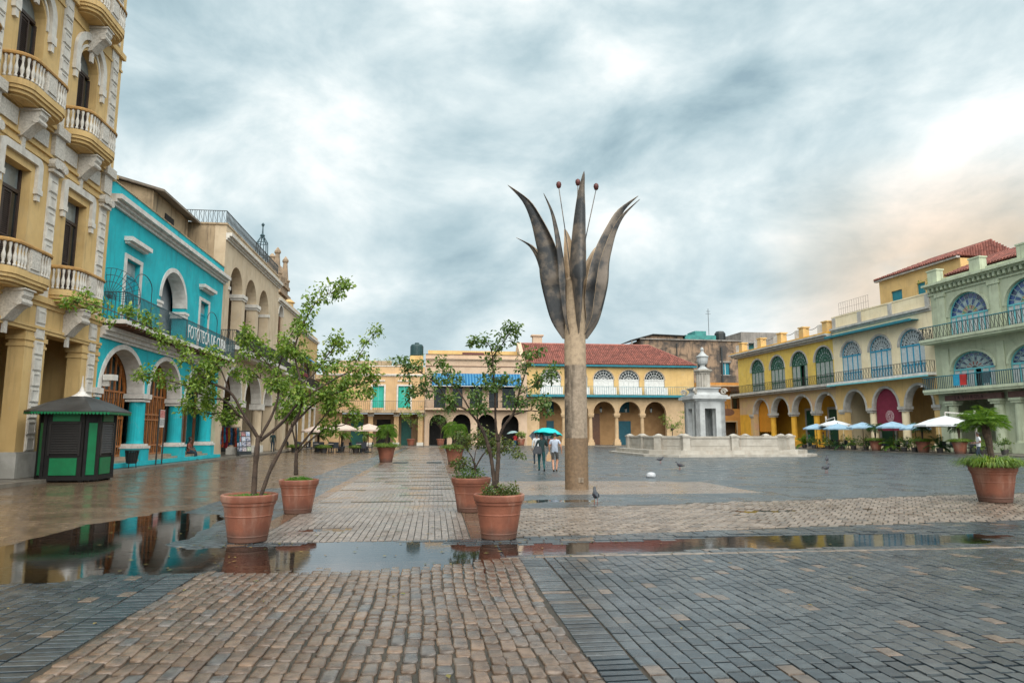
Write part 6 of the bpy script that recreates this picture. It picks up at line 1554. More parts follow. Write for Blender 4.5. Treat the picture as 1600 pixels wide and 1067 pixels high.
TREE3 = [('a', 0.05, 0.038, [(-0.05, 0.78), (-0.02, 1.21), (-0.02, 1.52)]), ('l', 0.034, 0.006, [(-0.02, 1.52), (0.07, 1.77), (0.24, 1.98), (0.31, 2.27), (0.4, 2.55), (0.46, 2.73), (0.54, 2.94)]), ('l', 0.016, 0.005, [(0.31, 2.27), (0.53, 2.41), (0.67, 2.51), (0.86, 2.67)]), ('l', 0.018, 0.006, [(0.17, 1.93), (0.46, 2.02), (0.63, 2.02), (0.77, 2.14)]), ('l', 0.03, 0.006, [(-0.02, 1.52), (-0.06, 1.84), (-0.07, 2.27), (-0.09, 2.66), (-0.11, 2.87), (-0.18, 3.08), (-0.43, 3.12)]), ('l', 0.016, 0.005, [(-0.11, 2.87), (0.03, 3.05), (0.17, 3.22), (0.26, 3.29)]), ('a', 0.045, 0.03, [(-0.07, 0.78), (-0.11, 1.21), (-0.2, 1.52), (-0.3, 1.77)]), ('l', 0.028, 0.006, [(-0.3, 1.77), (-0.5, 2.02), (-0.75, 2.13), (-0.89, 2.27), (-0.99, 2.44), (-1.07, 2.59)]), ('l', 0.022, 0.006, [(-0.43, 1.95), (-0.61, 2.27), (-0.78, 2.48), (-0.92, 2.66), (-0.99, 2.82)]), ('l', 0.018, 0.006, [(-0.85, 2.23), (-1.14, 2.34), (-1.31, 2.3), (-1.47, 2.28)]), ('l', 0.018, 0.005, [(-0.99, 2.44), (-1.21, 2.59), (-1.45, 2.73), (-1.6, 2.8)]), ('l', 0.02, 0.006, [(-0.2, 1.52), (-0.36, 1.91), (-0.32, 2.13), (-0.43, 2.3)])]
def leafmat(name, stops, trans=.35):
    m = bpy.data.materials.new(name); m.use_nodes = True; T = NT(m.node_tree)
    at = T.n('ShaderNodeAttribute', dict(attribute_name='rnd')).outputs['Fac']
    col = T.ramp(at, stops)
    p = T.n('ShaderNodeBsdfPrincipled', Base_Color=col, Roughness=.42); t = T.n('ShaderNodeBsdfTranslucent', Color=T.mix(1.0, col, (1.3, 1.35, .6), 'MULTIPLY'))
    T.n('ShaderNodeOutputMaterial', i0=T.n('ShaderNodeMixShader', i0=trans, i1=p.outputs[0], i2=t.outputs[0]).outputs[0]); return m
m_leaf = leafmat('fig_leaf', [(0, (.055, .11, .016)), (.35, (.12, .215, .026)), (.7, (.21, .305, .045)), (1, (.36, .40, .10))])
m_leaf2 = leafmat('dark_leaf', [(0, (.038, .085, .024)), (.5, (.09, .165, .038)), (1, (.20, .27, .065))])
m_shrubl = leafmat('olive_shrub_leaf', [(0, (.045, .08, .02)), (.5, (.09, .13, .03)), (.85, (.17, .19, .05)), (1, (.2, .1, .05))])
m_grass = leafmat('pot_grass', [(0, (.06, .12, .012)), (.5, (.12, .22, .02)), (1, (.26, .30, .05))])
m_moss = leafmat('bright_ground_cover', [(0, (.05, .16, .012)), (.5, (.085, .24, .02)), (1, (.14, .32, .03))])
m_palm = leafmat('palm_leaflet', [(0, (.05, .12, .015)), (.5, (.11, .22, .025)), (1, (.24, .34, .05))])
m_palmd = leafmat('dark_palm_leaflet', [(0, (.025, .075, .025)), (.5, (.05, .13, .04)), (1, (.11, .20, .06))])
m_bark = mat('grey_brown_bark', (.075, .048, .033), (.035, .023, .017), scale=9, rough=.85, bump=.8, bscale=24, coord='obj', grime=.4, streakc=(.17, .14, .115))
m_palmb = mat('palm_trunk', (.09, .06, .04), (.04, .027, .02), scale=14, rough=.95, bump=1.0, bscale=22, coord='obj')
m_terra = mat('terracotta', (.255, .088, .05), (.17, .058, .034), scale=2.6, rough=.62, bump=.25, bscale=30, coord='obj', streak=.55, streakc=(.40, .25, .19), rv=.12, grime=.55, foot=.22, rnd=.14)
m_soil = mat('wet_soil', (.03, .02, .014), (.018, .013, .009), scale=9, rough=.8, bump=1, bscale=20, coord='obj')
POT = MB().lathe([(.282, 0), (.290, .006), (.2905, .02), (.3005, .075), (.301, .078), (.3065, .082), (.3065, .096), (.3025, .10), (.303, .103), (.3495, .378), (.35, .381), (.3565, .385), (.3565, .399), (.3525, .403), (.353, .406), (.376, .543), (.377, .546), (.392, .552), (.393, .556), (.397, .592), (.3975, .597), (.414, .603), (.416, .608), (.426, .69), (.425, .70), (.414, .712), (.408, .714), (.392, .714), (.386, .71), (.375, .69), (.36, .62)], 0, 0, 40, closed=False).mesh('pot', m_terra, True)
SOIL = MB().lathe([(.001, .665), (.2, .66), (.37, .63)], 0, 0, 20, closed=False).mesh('soil', m_soil, True)
def potted(name, label, x, y, s=1.0, group=None, z=None, cat='plant'):
    zz_ = z if z is not None else (hg(*w2g(x, y)) if y < 25 else 0) + .003
    t = thing(name, label, cat, (x, y, zz_), random.uniform(0, 6) * 0, group)
    link('pot', POT, t, (0, 0, 0), random.uniform(0, 6), None, None, (s, s, s)); link('soil', SOIL, t, (0, 0, 0), 0, None, None, (s, s, s))
    return t
def leaf(g, rn, p, dv, nv, ln, wd, r):
    dv = dv.normalized(); sd_ = dv.cross(nv); sd_ = sd_.normalized() if sd_.length > 1e-5 else dv.orthogonal().normalized(); up = sd_.cross(dv)
    o = len(g.v); m = p + dv * ln * .45
    g.v += [tuple(p), tuple(m + sd_ * wd / 2 + up * wd * .16), tuple(p + dv * ln - up * ln * .10), tuple(m - sd_ * wd / 2 + up * wd * .16)]
    g.f += [(o, o + 1, o + 2), (o, o + 2, o + 3)]; rn += [r, r]
def rv(): return Vector((random.gauss(0, 1), random.gauss(0, 1), random.gauss(0, 1)))
def cluster(g, rn, c, n, rad, size, flat=.8, shade=0.0):
    for _ in range(n):
        q = rv(); q = q / max(.3, q.length) * rad * random.uniform(.25, 1.0); q.z *= flat
        dv = q * .9 + Vector((0, 0, -.35 * rad)) + rv() * rad * .45
        s = size * random.uniform(.65, 1.2)
        leaf(g, rn, c + q, dv, Vector((random.gauss(0, .5), random.gauss(0, .5), 1)), s, s * .62, min(1, max(0, random.gauss(.48, .24) + q.z / rad * .15)))
def catmull(pts, k=5):
    P = [pts[0]] + list(pts) + [pts[-1]]; out = []
    for i in range(1, len(P) - 2):
        for j in range(k):
            t = j / k; a, b, c, d_ = P[i - 1], P[i], P[i + 1], P[i + 2]
            out.append(.5 * ((2 * b) + (c - a) * t + (2 * a - 5 * b + 4 * c - d_) * t * t + (3 * b - a - 3 * c + d_) * t ** 3))
    return out + [pts[-1]]
def limb_tree(t, limbs, seed, size=.075, per=13, gap=.10, lm=None, spread=.55, trad=.095, wob=.012):
    random.seed(seed); done = []; tr, br, tw = MB(), MB(), MB(); g = MB(); rn = []
    for kind, r0, r1, pl in limbs:
        y0 = 0.0
        if done:
            q = min(done, key=lambda p: (p.x - pl[0][0]) ** 2 + (p.z - pl[0][1]) ** 2)
            if math.hypot(q.x - pl[0][0], q.z - pl[0][1]) < .15: y0 = q.y
        sl = random.uniform(-spread, spread) if kind == 'l' else random.uniform(-.05, .05); L = 0; pts = []
        for i, (x, z) in enumerate(pl):
            if i: L += math.hypot(x - pl[i - 1][0], z - pl[i - 1][1])
            pts.append(Vector((x + (random.uniform(-wob, wob) if 0 < i else 0), y0 + sl * L + (random.uniform(-.03, .03) if i else 0), z)))
        if kind == 'a' and pts[0].z < .75: pts[0].z = .6
        c = catmull(pts); n = len(c); rad = [.78 * (r0 + (r1 - r0) * i / (n - 1)) for i in range(n)]
        rad = [r * random.uniform(.84, 1.14) for r in rad]
        (tr if kind == 'a' else br).tube(c, rad, 8 if kind == 'a' else 6); done += c
        if kind == 'a': continue
        acc = 0
        for i in range(1, n):
            acc += (c[i] - c[i - 1]).length
            if i / n < .34: continue
            while acc > gap:
                acc -= gap
                dirv = (c[i] - c[i - 1]).normalized(); side = rv(); side -= dirv * side.dot(dirv); side.normalize()
                ln = random.uniform(.07, .24) * (1.25 - .5 * i / n); dv = (dirv * .5 + side * .9 + Vector((0, 0, .35))).normalized()
                e = c[i] + dv * ln
                if random.random() < .82:
                    tw.tube([c[i], c[i] + dv * ln * .5 + Vector((0, 0, .015)), e], [.006, .004, .003], 4)
                    cluster(g, rn, e, int(per * random.uniform(.5, 1.3)), trad * random.uniform(.7, 1.3), size)
        cluster(g, rn, c[-1], int(per * 1.3), trad, size)
    if tr.v: part(tr, 'trunk', m_bark, t, smooth=True)
    part(br, 'branches', m_bark, t, smooth=True)
    if tw.v: part(tw, 'twigs', m_bark, t, kind='stuff')
    part(g, 'crown', lm or m_leaf, t, kind='stuff', rnd=rn)
def ground_cover(t, s, n, rad, h, m, size=.045, name='ground_cover'):
    g = MB(); rn = []
    for _ in range(n):
        a = random.uniform(0, 2 * math.pi); r = rad * math.sqrt(random.random()); z = .64 * s + h * (1 - (r / rad) ** 2) * random.uniform(.55, 1.05)
        p = Vector((r * math.cos(a), r * math.sin(a), z)); leaf(g, rn, p, Vector((math.cos(a), math.sin(a), random.uniform(-.3, .8))) + rv() * .4, Vector((0, 0, 1)) + rv() * .3, size * random.uniform(.6, 1.3), size * .6, random.random())
    part(g, name, m, t, kind='stuff', rnd=rn)
def blades(t, s, n, r0, ln, m, up=1.0, name='grass', z0=.66, wd=.014):
    g = MB(); rn = []
    for _ in range(n):
        a = random.uniform(0, 2 * math.pi); r = r0 * math.sqrt(random.random()); L = ln * random.uniform(.6, 1.15); out = Vector((math.cos(a), math.sin(a), 0)); sd_ = Vector((-math.sin(a), math.cos(a), 0))
        p = out * r + Vector((0, 0, z0 * s)); k = .35 + .9 * r / max(r0, .01); v0 = (out * k * random.uniform(.6, 1.2) + Vector((0, 0, up)) + sd_ * random.uniform(-.5, .5)).normalized()
        q1 = p + v0 * L * .45; q2 = q1 + (v0 + Vector((0, 0, -.55)) + out * .25).normalized() * L * .33; q3 = q2 + (v0 * .5 + Vector((0, 0, -1.0)) + out * .3).normalized() * L * .27
        o = len(g.v); w_ = wd * random.uniform(.7, 1.3)
        for q, ww in ((p, w_), (q1, w_), (q2, w_ * .7)): g.v += [tuple(q - sd_ * ww / 2), tuple(q + sd_ * ww / 2)]
        g.v.append(tuple(q3)); g.f += [(o, o + 1, o + 3, o + 2), (o + 2, o + 3, o + 5, o + 4), (o + 4, o + 5, o + 6)]; rn += [min(1, max(0, random.gauss(.5, .25)))] * 3
    part(g, name, m, t, kind='stuff', rnd=rn)
def fronds(t, base, n, ln, m, droop=1.0, seed=1, lw=.028, ll=.24, tilt=0.9, pairs=18):
    random.seed(seed)
    for k in range(n):
        a = 2 * math.pi * k / n * 2.4 + random.uniform(-.3, .3); el = random.uniform(.15, 1.25) * tilt; L = ln * random.uniform(.8, 1.1); g = MB(); rn = []
        d0 = Vector((math.cos(a) * math.cos(el), math.sin(a) * math.cos(el), math.sin(el))); p = Vector(base); pts = [p.copy()]; N_ = pairs
        for i in range(N_):
            d0 = (d0 + Vector((0, 0, -droop * 1.9 / N_ * (.4 + i / N_)))).normalized(); p = p + d0 * L / N_; pts.append(p.copy())
        g.tube(pts, [.012 * (1 - .8 * i / N_) for i in range(N_ + 1)], 4); rn = [.15] * len(g.f)
        for i in range(2, N_ + 1):
            dr = (pts[i] - pts[i - 1]).normalized(); sd_ = dr.cross(Vector((0, 0, 1))); sd_ = sd_.normalized() if sd_.length > .01 else Vector((1, 0, 0)); q = math.sin(math.pi * (i + 1) / (N_ + 3)) ** .6
            for s in (-1, 1):
                for h_ in ((0, .5) if lw > .012 else (0,)):
                    pp = pts[i - 1].lerp(pts[i], h_); leaf(g, rn, pp, dr * .75 + sd_ * s + Vector((0, 0, -.35 + random.uniform(-.2, .25))), Vector((0, 0, 1)), ll * q * random.uniform(.8, 1.15), lw, min(1, max(0, random.gauss(.5, .22))))
        part(g, 'frond', m, t, rnd=rn)

random.seed(21)
t1 = potted('potted_tree', 'wide two stemmed tree in the nearest left terracotta pot', -4.1, 10.9, 1.0, 'potted trees on the walk', cat='tree')
limb_tree(t1, TREE1, 4, .070, 34, .058, trad=.12, spread=.33); blades(t1, 1, 260, .33, .13, m_moss, 1.0, 'grass', .64); ground_cover(t1, 1, 350, .34, .05, m_moss, .03)
t2 = potted('potted_tree', 'slender tree rising from bright green mound in the second left pot', -4.52, 14.75, .97, 'potted trees on the walk', cat='tree')
limb_tree(t2, TREE2, 9, .082, 32, .07, trad=.145, spread=.5); ground_cover(t2, .97, 1500, .38, .12, m_moss, .035)
t3 = potted('potted_tree', 'forked open tree in the nearest pot left of the flower sculpture', -.21, 11.25, .97, 'potted trees on the walk', cat='tree')
limb_tree(t3, TREE3, 14, .070, 30, .07, lm=m_leaf2, trad=.11, spread=.45); ground_cover(t3, .97, 900, .37, .13, m_shrubl, .04)
random.seed(5); g_ = MB(); rn_ = []
for _ in range(26):
    a = random.uniform(0, 6.28); r = random.uniform(.1, .32); cluster(g_, rn_, Vector((r * math.cos(a), r * math.sin(a), .76 + random.uniform(-.03, .08))), 20, .075, .045)
part(g_, 'low_shrub', m_shrubl, t3, kind='stuff', rnd=rn_)
t4 = potted('potted_shrub', 'sprawling shrub in the pot half hidden behind the forked tree', -.88, 14.95, 1.0, cat='shrub')
limb_tree(t4, [('a', .035, .028, [(.05, .62), (.08, .9), (.04, 1.1)]), ('l', .02, .006, [(.04, 1.1), (-.05, 1.25), (-.19, 1.44), (-.22, 1.6)]), ('l', .022, .006, [(.08, .9), (.25, 1.2), (.42, 1.3), (.62, 1.33), (.84, 1.3), (1.07, 1.25)]), ('l', .016, .005, [(.06, 1.0), (.1, 1.3), (.2, 1.55), (.25, 1.66)]), ('l', .016, .005, [(.06, .9), (-.15, 1.0), (-.25, 1.05)]), ('l', .014, .005, [(.42, 1.3), (.5, 1.45), (.6, 1.55)])], 6, .075, 26, .05, lm=m_shrubl, trad=.14)
random.seed(6); g_ = MB(); rn_ = []
for _ in range(30):
    a = random.uniform(0, 6.28); r = random.uniform(.05, .36); cluster(g_, rn_, Vector((r * math.cos(a), r * math.sin(a), .78 + random.uniform(-.05, .15))), 18, .10, .055)
part(g_, 'low_shrub', m_leaf2, t4, kind='stuff', rnd=rn_)

def palm_pot(label, x, y, s, th, fl_, nf, group, fm=None, skirt=True, z=None, lean=.0, seed=1, tr=.09, droop=1.0):
    random.seed(seed)
    t = potted('potted_palm', label, x, y, s, group, z, 'palm')
    pts = [Vector((lean * q * q, 0, .6 * s + th * q)) for q in [i / 6 for i in range(7)]]
    part(MB().tube(pts, [tr * 1.0, tr * .8, tr * .8, tr * .85, tr, tr * 1.15, tr * .9], 9), 'trunk', m_palmb, t)
    fronds(t, tuple(pts[-1]), nf, fl_, fm or m_palm, droop, seed, .011, fl_ * .40, .95, 30)
    if skirt: blades(t, s, 1500, .40 * s, .46 * s, m_grass, .85, 'grass', .66, .016 * s)
    return t
palm_pot('small bushy palm over grass on the left edge of the pale walk', -7.37, 40.5, 1.25, 1.15, .85, 44, 'palms in terracotta pots on the walk', seed=31, tr=.12, droop=1.7)
palm_pot('small bushy palm over grass on the right edge of the pale walk', -3.15, 38.0, 1.2, 1.2, .9, 44, 'palms in terracotta pots on the walk', seed=32, tr=.10, droop=1.6)
palm_pot('palm with grassy skirt in the big pot at the right edge', 11.85, 17.1, 1.22, 1.15, .62, 40, None, seed=33, tr=.085, droop=.75, lean=-.10)
bigs = {-10.6: ('palm in a big terracotta pot in front of the maroon canvas', 41), -4.9: ('palm in a big terracotta pot left of the pistachio porch', 42), -1.1: ('palm in a big terracotta pot in front of the pistachio porch', 43)}
for u, (lb, sd2) in bigs.items():
    q = FR.w(u, -5.25, .1); palm_pot(lb, q[0], q[1], 1.3, 1.25, .95, 18, 'palms in front of the right cafe', m_palmd, True, .1, 0, sd2, .09, 1.2)
POTD = MB().lathe([(.2, 0), (.26, .35), (.27, .4), (.24, .4)], 0, 0, 16, closed=False).mesh('pot', mat('dark_planter', (.04, .042, .045), (.06, .05, .045), scale=4, rough=.6), True)
random.seed(17)
names = ['at the far left end of the right cafe', 'beside the white cantilever parasol', 'before the yellow house arcade', 'before the joint of yellow and cream house', 'before the dark green arcade door', 'left of the maroon canvas palm', 'right of the maroon canvas palm', 'under the small blue parasol', 'under the big white parasol', 'between the two palms by the pistachio porch', 'right of the pistachio porch palm', 'at the foot of the pistachio columns']
for k, (u, nm) in enumerate(zip((-22.3, -20.3, -18.2, -16.2, -14.2, -12.4, -8.9, -7.4, -6.0, -3.3, .6, 2.4), names)):
    q = FR.w(u, -4.9 + random.uniform(-.3, .3), .1)
    kind = 'leafy green planter ' if k % 3 else 'arching palm planter '
    t = thing('planter', kind + nm, 'plant', q, 0, 'planters of the right cafe')
    link('pot', POTD, t, (0, 0, 0))
    if k % 3: 
        g_ = MB(); rn_ = []; part(MB().tube([(0, 0, .35), (.03, 0, .8)], .02, 5), 'stem', m_bark, t)
        for _ in range(26): v3 = rv() * .24; cluster(g_, rn_, Vector((v3.x * 1.3, v3.y, .85 + v3.z * .9)), 14, .17, .14)
        part(g_, 'foliage', m_leaf2 if k % 2 else m_leaf, t, kind='stuff', rnd=rn_)
    else: fronds(t, (0, 0, .4), 14, 1.25, m_palmd if k % 2 else m_palm, 1.0, 60 + k, .05, .3, 1.2, 14)
for k, (x, y, nm) in enumerate(((-19.5, 62.0, 'leftmost'), (-16.4, 60.2, 'middle'), (-13.6, 60.2, 'rightmost'))):
    t = thing('grass_planter', nm + ' of three low grass tufts before the left cafe', 'plant', (x, y, 0), 0, 'grass tufts before the left cafe'); link('pot', POTD, t, (0, 0, 0), 0, None, None, (1.2, 1.2, 1.1))
    random.seed(70 + k); blades(t, 1, 900, .3, .62, m_grass, .8, 'grass', .38, .022)
for k, (x, y, nm) in enumerate(((-18.6, 66.2, 'leftmost'), (-16.2, 65.6, 'second'), (-13.9, 65.0, 'third'), (-11.8, 64.6, 'rightmost'))):
    t = thing('cafe_palm', nm + ' of the four palms behind the beige parasols', 'palm', (x, y, 0), 0, 'palms behind the left cafe'); link('pot', POTD, t, (0, 0, 0), 0, None, None, (1.3, 1.3, 1.2))
    part(MB().tube([(0, 0, .4), (.03, 0, 1.5)], [.1, .07], 7), 'trunk', m_palmb, t); fronds(t, (.03, 0, 1.45), 13, 1.2, m_palm, 1.2, 80 + k, .05, .34, 1.0, 14)
def small_tree(label, x, y, z, h, cr, lm, seed, pot=True, group='small potted trees along the facades'):
    random.seed(seed); s = 1.25
    t = potted('potted_tree', label, x, y, s, group, z, 'tree')
    g_ = MB(); rn_ = []; br = MB(); part(MB().tube([(0, 0, .5), (.05, 0, h * .45), (0, 0, h * .6)], [.05, .045, .04], 6), 'trunk', m_bark, t)
    for k in range(9):
        a = 2.4 * k; e = Vector((cr * random.uniform(.4, .95) * math.cos(a), cr * random.uniform(.4, .95) * math.sin(a), h * random.uniform(.62, .95))); br.tube([(0, 0, h * .5), (e.x * .5, e.y * .5, h * .68), e], [.03, .02, .008], 5)
        for _ in range(7): cluster(g_, rn_, e + rv() * cr * .22, 10, .2, .15)
    part(br, 'branches', m_bark, t); part(g_, 'crown', lm, t, kind='stuff', rnd=rn_)
q = FB.w(-13.0, -2.2, .12); small_tree('small tree in a pot before the right teal porch door', q[0], q[1], .12, 4.2, 1.5, m_leaf, 91)
q = FB.w(-9.3, -1.6, .12); small_tree('thin tree in a pot before the leftmost cream arch', q[0], q[1], .12, 4.2, 1.3, m_leaf2, 92)
q = FB.w(8.6, -1.5, .12); small_tree('small tree in a pot at the tile roofed arcade behind the sculpture', q[0], q[1], .12, 3.6, .9, m_leaf2, 93)
q = FB.w(4.9, -1.4, .12); small_tree('low shrub in a pot beside the couple at the far arcade', q[0], q[1], .12, 2.0, .7, m_leaf, 94)
q = FB.w(18.4, -9, 0); small_tree('bright green tree beyond the fountain parapet before the last arch', q[0], q[1], 0, 3.9, 1.4, m_leaf, 95)
q = FB.w(21.7, -10, 0); small_tree('bright green tree close to the left side of the fountain pavilion', q[0], q[1], 0, 4.4, 1.6, m_leaf, 96)
q = FB.w(19.5, -13, 0); small_tree('low dark bush just behind the fountain parapet', q[0], q[1], 0, 1.9, .9, m_leaf2, 97)
q = FB.w(1.0, -1.5, .12); small_tree('red flowered plant in a pot behind the person in red', q[0], q[1], .12, 1.8, .6, m_leaf, 98)
# weeds on the roofs
for lb, (x, y, z), n in (('green bush growing on the roof behind the peach house', FB.w(-16.0, 3.6, 10.9), 30), ('small bush on the roof corner of the pistachio house', FR.w(-8.9, .4, 15.6), 14)):
    random.seed(n); t = thing('roof_bush', lb, 'plant', (x, y, z - .2)); g_ = MB(); rn_ = []
    for _ in range(n): cluster(g_, rn_, Vector((random.gauss(0, .9 if n > 20 else .3), random.gauss(0, .3), abs(random.gauss(.4, .35)))), 12, .28, .2)
    part(g_, 'foliage', m_leaf, t, kind='stuff', rnd=rn_); part(MB().tube([(0, 0, -.1), (.1, 0, .6)], .03, 5).tube([(0, 0, .1), (-.3, 0, .5)], .02, 5), 'stem', m_bark, t)
# ================================================================== PEOPLE
SK = dict(light=mat('skin_light', (.42, .22, .14), (.36, .18, .11), scale=8, rough=.55, coord='obj'), brown=mat('skin_brown', (.17, .08, .05), (.13, .06, .038), scale=8, rough=.55, coord='obj'))
def cloth(name, c): return mat('cloth_' + name, c, tuple(q * .7 for q in c), scale=5, rough=.9, bump=.3, bscale=14, coord='obj')
m_hair = mat('dark_hair', (.012, .009, .008), (.02, .015, .012), scale=20, rough=.6, coord='obj')
def person(label, loc, rz, H=1.68, skin='brown', top=None, bottom=None, shoe=None, sleeve=.55, trouser=1.0, pose=None, group=None, hair=m_hair, belly=1.0):
    """one skinned body over a posed skeleton; clothes are regions of the same surface. Faces local +Y."""
    k = H / 1.72
    J = dict(pelvis=(0, 0, .94), spine=(0, .0, 1.12), chest=(0, -.01, 1.32), neck=(0, -.015, 1.475), jaw=(0, .012, 1.55), head=(0, .015, 1.63), crown=(0, .0, 1.70), nose=(0, .105, 1.60))
    for s, n in ((-1, 'l'), (1, 'r')):
        J.update({n + 'sh': (s * .175, -.015, 1.415), n + 'el': (s * .235, -.03, 1.13), n + 'wr': (s * .245, .05, .89), n + 'pa': (s * .243, .075, .82), n + 'hip': (s * .09, 0, .90), n + 'kn': (s * .10, .02, .49), n + 'an': (s * .10, -.03, .085), n + 'ba': (s * .105, .08, .035), n + 'to': (s * .11, .15, .03)})
    J.update(pose or {})
    for n, s in (('l', -1), ('r', 1)):                    # five fingers fan from the palm
        w_, p = Vector(J[n + 'wr']), Vector(J[n + 'pa']); d_ = (p - w_).normalized(); sd_ = Vector((0, 1, 0)) if abs(d_.y) < .8 else Vector((0, 0, 1)); sd_ = (sd_ - d_ * sd_.dot(d_)).normalized(); cu = d_.cross(sd_) * -s
        for i, (o, ln) in enumerate(((-.03, .070), (-.01, .082), (.01, .078), (.028, .062))):
            J[n + 'f%da' % i] = tuple(p + d_ * ln * .5 + sd_ * o); J[n + 'f%db' % i] = tuple(p + d_ * ln * .85 + sd_ * o * 1.1 + cu * .03)
        J[n + 'tha'] = tuple(w_ + (p - w_) * .45 + sd_ * .045); J[n + 'thb'] = tuple(p + sd_ * .055 + d_ * .01)
    Rd = dict(pelvis=.135 * belly, spine=.125 * belly, chest=.140, neck=.055, jaw=.070, head=.093, crown=.070, nose=.016)
    for n in 'lr': Rd.update({n + 'sh': .068, n + 'el': .046, n + 'wr': .030, n + 'pa': .034, n + 'hip': .095, n + 'kn': .062, n + 'an': .042, n + 'ba': .042, n + 'to': .032, n + 'tha': .012, n + 'thb': .010, **{n + 'f%d%s' % (i, q): .0095 for i in range(4) for q in 'ab'}})
    B = [('pelvis', 'spine'), ('spine', 'chest'), ('chest', 'neck'), ('neck', 'jaw'), ('jaw', 'head'), ('head', 'crown'), ('head', 'nose')]
    for n in 'lr':
        B += [('chest', n + 'sh'), (n + 'sh', n + 'el'), (n + 'el', n + 'wr'), (n + 'wr', n + 'pa'), ('pelvis', n + 'hip'), (n + 'hip', n + 'kn'), (n + 'kn', n + 'an'), (n + 'an', n + 'ba'), (n + 'ba', n + 'to'), (n + 'wr', n + 'tha'), (n + 'tha', n + 'thb')]
        for i in range(4): B += [(n + 'pa', n + 'f%da' % i), (n + 'f%da' % i, n + 'f%db' % i)]
    bm = bmesh.new(); sl = bm.verts.layers.skin.verify(); V = {}
    for n, p in J.items():
        v = bm.verts.new(Vector(p) * k); v[sl].radius = (Rd[n] * k, Rd[n] * k); v[sl].use_root = n == 'pelvis'; V[n] = v
    for n in ('chest', 'spine', 'pelvis'): V[n][sl].radius = (Rd[n] * k * 1.12, Rd[n] * k * .88)
    for a, b in B: bm.edges.new((V[a], V[b]))
    me = bpy.data.meshes.new('skeleton'); bm.to_mesh(me); bm.free()
    tmp = bpy.data.objects.new('skeleton', me); COL.objects.link(tmp)
    md = tmp.modifiers.new('s', 'SKIN'); md.use_smooth_shade = True; md.branch_smoothing = .6
    sb_ = tmp.modifiers.new('d', 'SUBSURF'); sb_.levels = 2; sb_.render_levels = 2
    dg = bpy.context.evaluated_depsgraph_get(); bmsh = bpy.data.meshes.new_from_object(tmp.evaluated_get(dg))
    bpy.data.objects.remove(tmp)
    bmsh.materials.clear()
    for m in (SK[skin], top, bottom, shoe or cloth('shoe', (.03, .025, .022))): bmsh.materials.append(m)
    idx = []
    seg = [(a, b, Vector(J[a]) * k, Vector(J[b]) * k) for a, b in B]
    for f in bmsh.polygons:
        c = f.center; best = None
        for a, b, p, q in seg:
            d_ = q - p; t_ = max(0, min(1, (c - p).dot(d_) / max(1e-9, d_.length_squared))); rr_ = Rd[a] + (Rd[b] - Rd[a]) * t_; dist = (c - p - d_ * t_).length - rr_ * k
            if best is None or dist < best[0]: best = (dist, a, b, t_)
        _, a, b, t_ = best; j = 0
        if b in ('spine', 'chest') or (b == 'neck' and t_ < .75) or b[1:] == 'sh': j = 1
        elif b[1:] == 'el': j = 1 if t_ < sleeve else 0
        elif b[1:] == 'wr' and a[1:] == 'el': j = 1 if sleeve > 1.0 else 0
        elif b[1:] == 'hip': j = 2
        elif b[1:] == 'kn': j = 2 if t_ < trouser * 2 else 0
        elif b[1:] == 'an' and a[1:] == 'kn': j = 2 if trouser > .9 else 0
        elif b[1:] in ('ba', 'to'): j = 3
        if j in (1, 2) and a in ('pelvis', 'spine') and abs(J['pelvis'][2] - .94) < .01: j = 1 if c.z > .885 * k else 2
        if b[1:] == 'kn' and trouser < .9: j = 2 if c.z > .56 * k else 0
        idx.append(j)
    bmsh.polygons.foreach_set('material_index', idx); bmsh.polygons.foreach_set('use_smooth', [True] * len(idx))
    t = thing('person', label, 'person', loc, rz, group)
    link('body', bmsh, t)
    hd = (Vector(J['head']) * .6 + Vector(J['crown']) * .4) * k; g = MB(); nl = 12
    for i in range(6):
        a = math.pi / 2 * i / 5
        for q in range(nl):
            b_ = 2 * math.pi * q / nl; fr_ = math.sin(b_); low_ = -.055 if fr_ < .2 else .03
            r_ = .103 * math.cos(a); g.v.append((hd.x + r_ * math.cos(b_) * k, hd.y + (r_ * 1.08 * fr_ - .012) * k, hd.z + (low_ * (1 - i / 5) + .092 * math.sin(a)) * k))
    g.f = [(i * nl + q, i * nl + (q + 1) % nl, (i + 1) * nl + (q + 1) % nl, (i + 1) * nl + q) for i in range(5) for q in range(nl)]
    if hair: part(g, 'hair', hair, t, smooth=True)
    ey = MB()
    for s in (-1, 1): ey.lathe([(.001, -.012), (.012, 0), (.001, .012)], (Vector(J['head']).x + s * .034) * k, (Vector(J['head']).y + .083) * k, 8, (Vector(J['head']).z - .012) * k)
    part(ey, 'eyes', m_black, t)
    return t
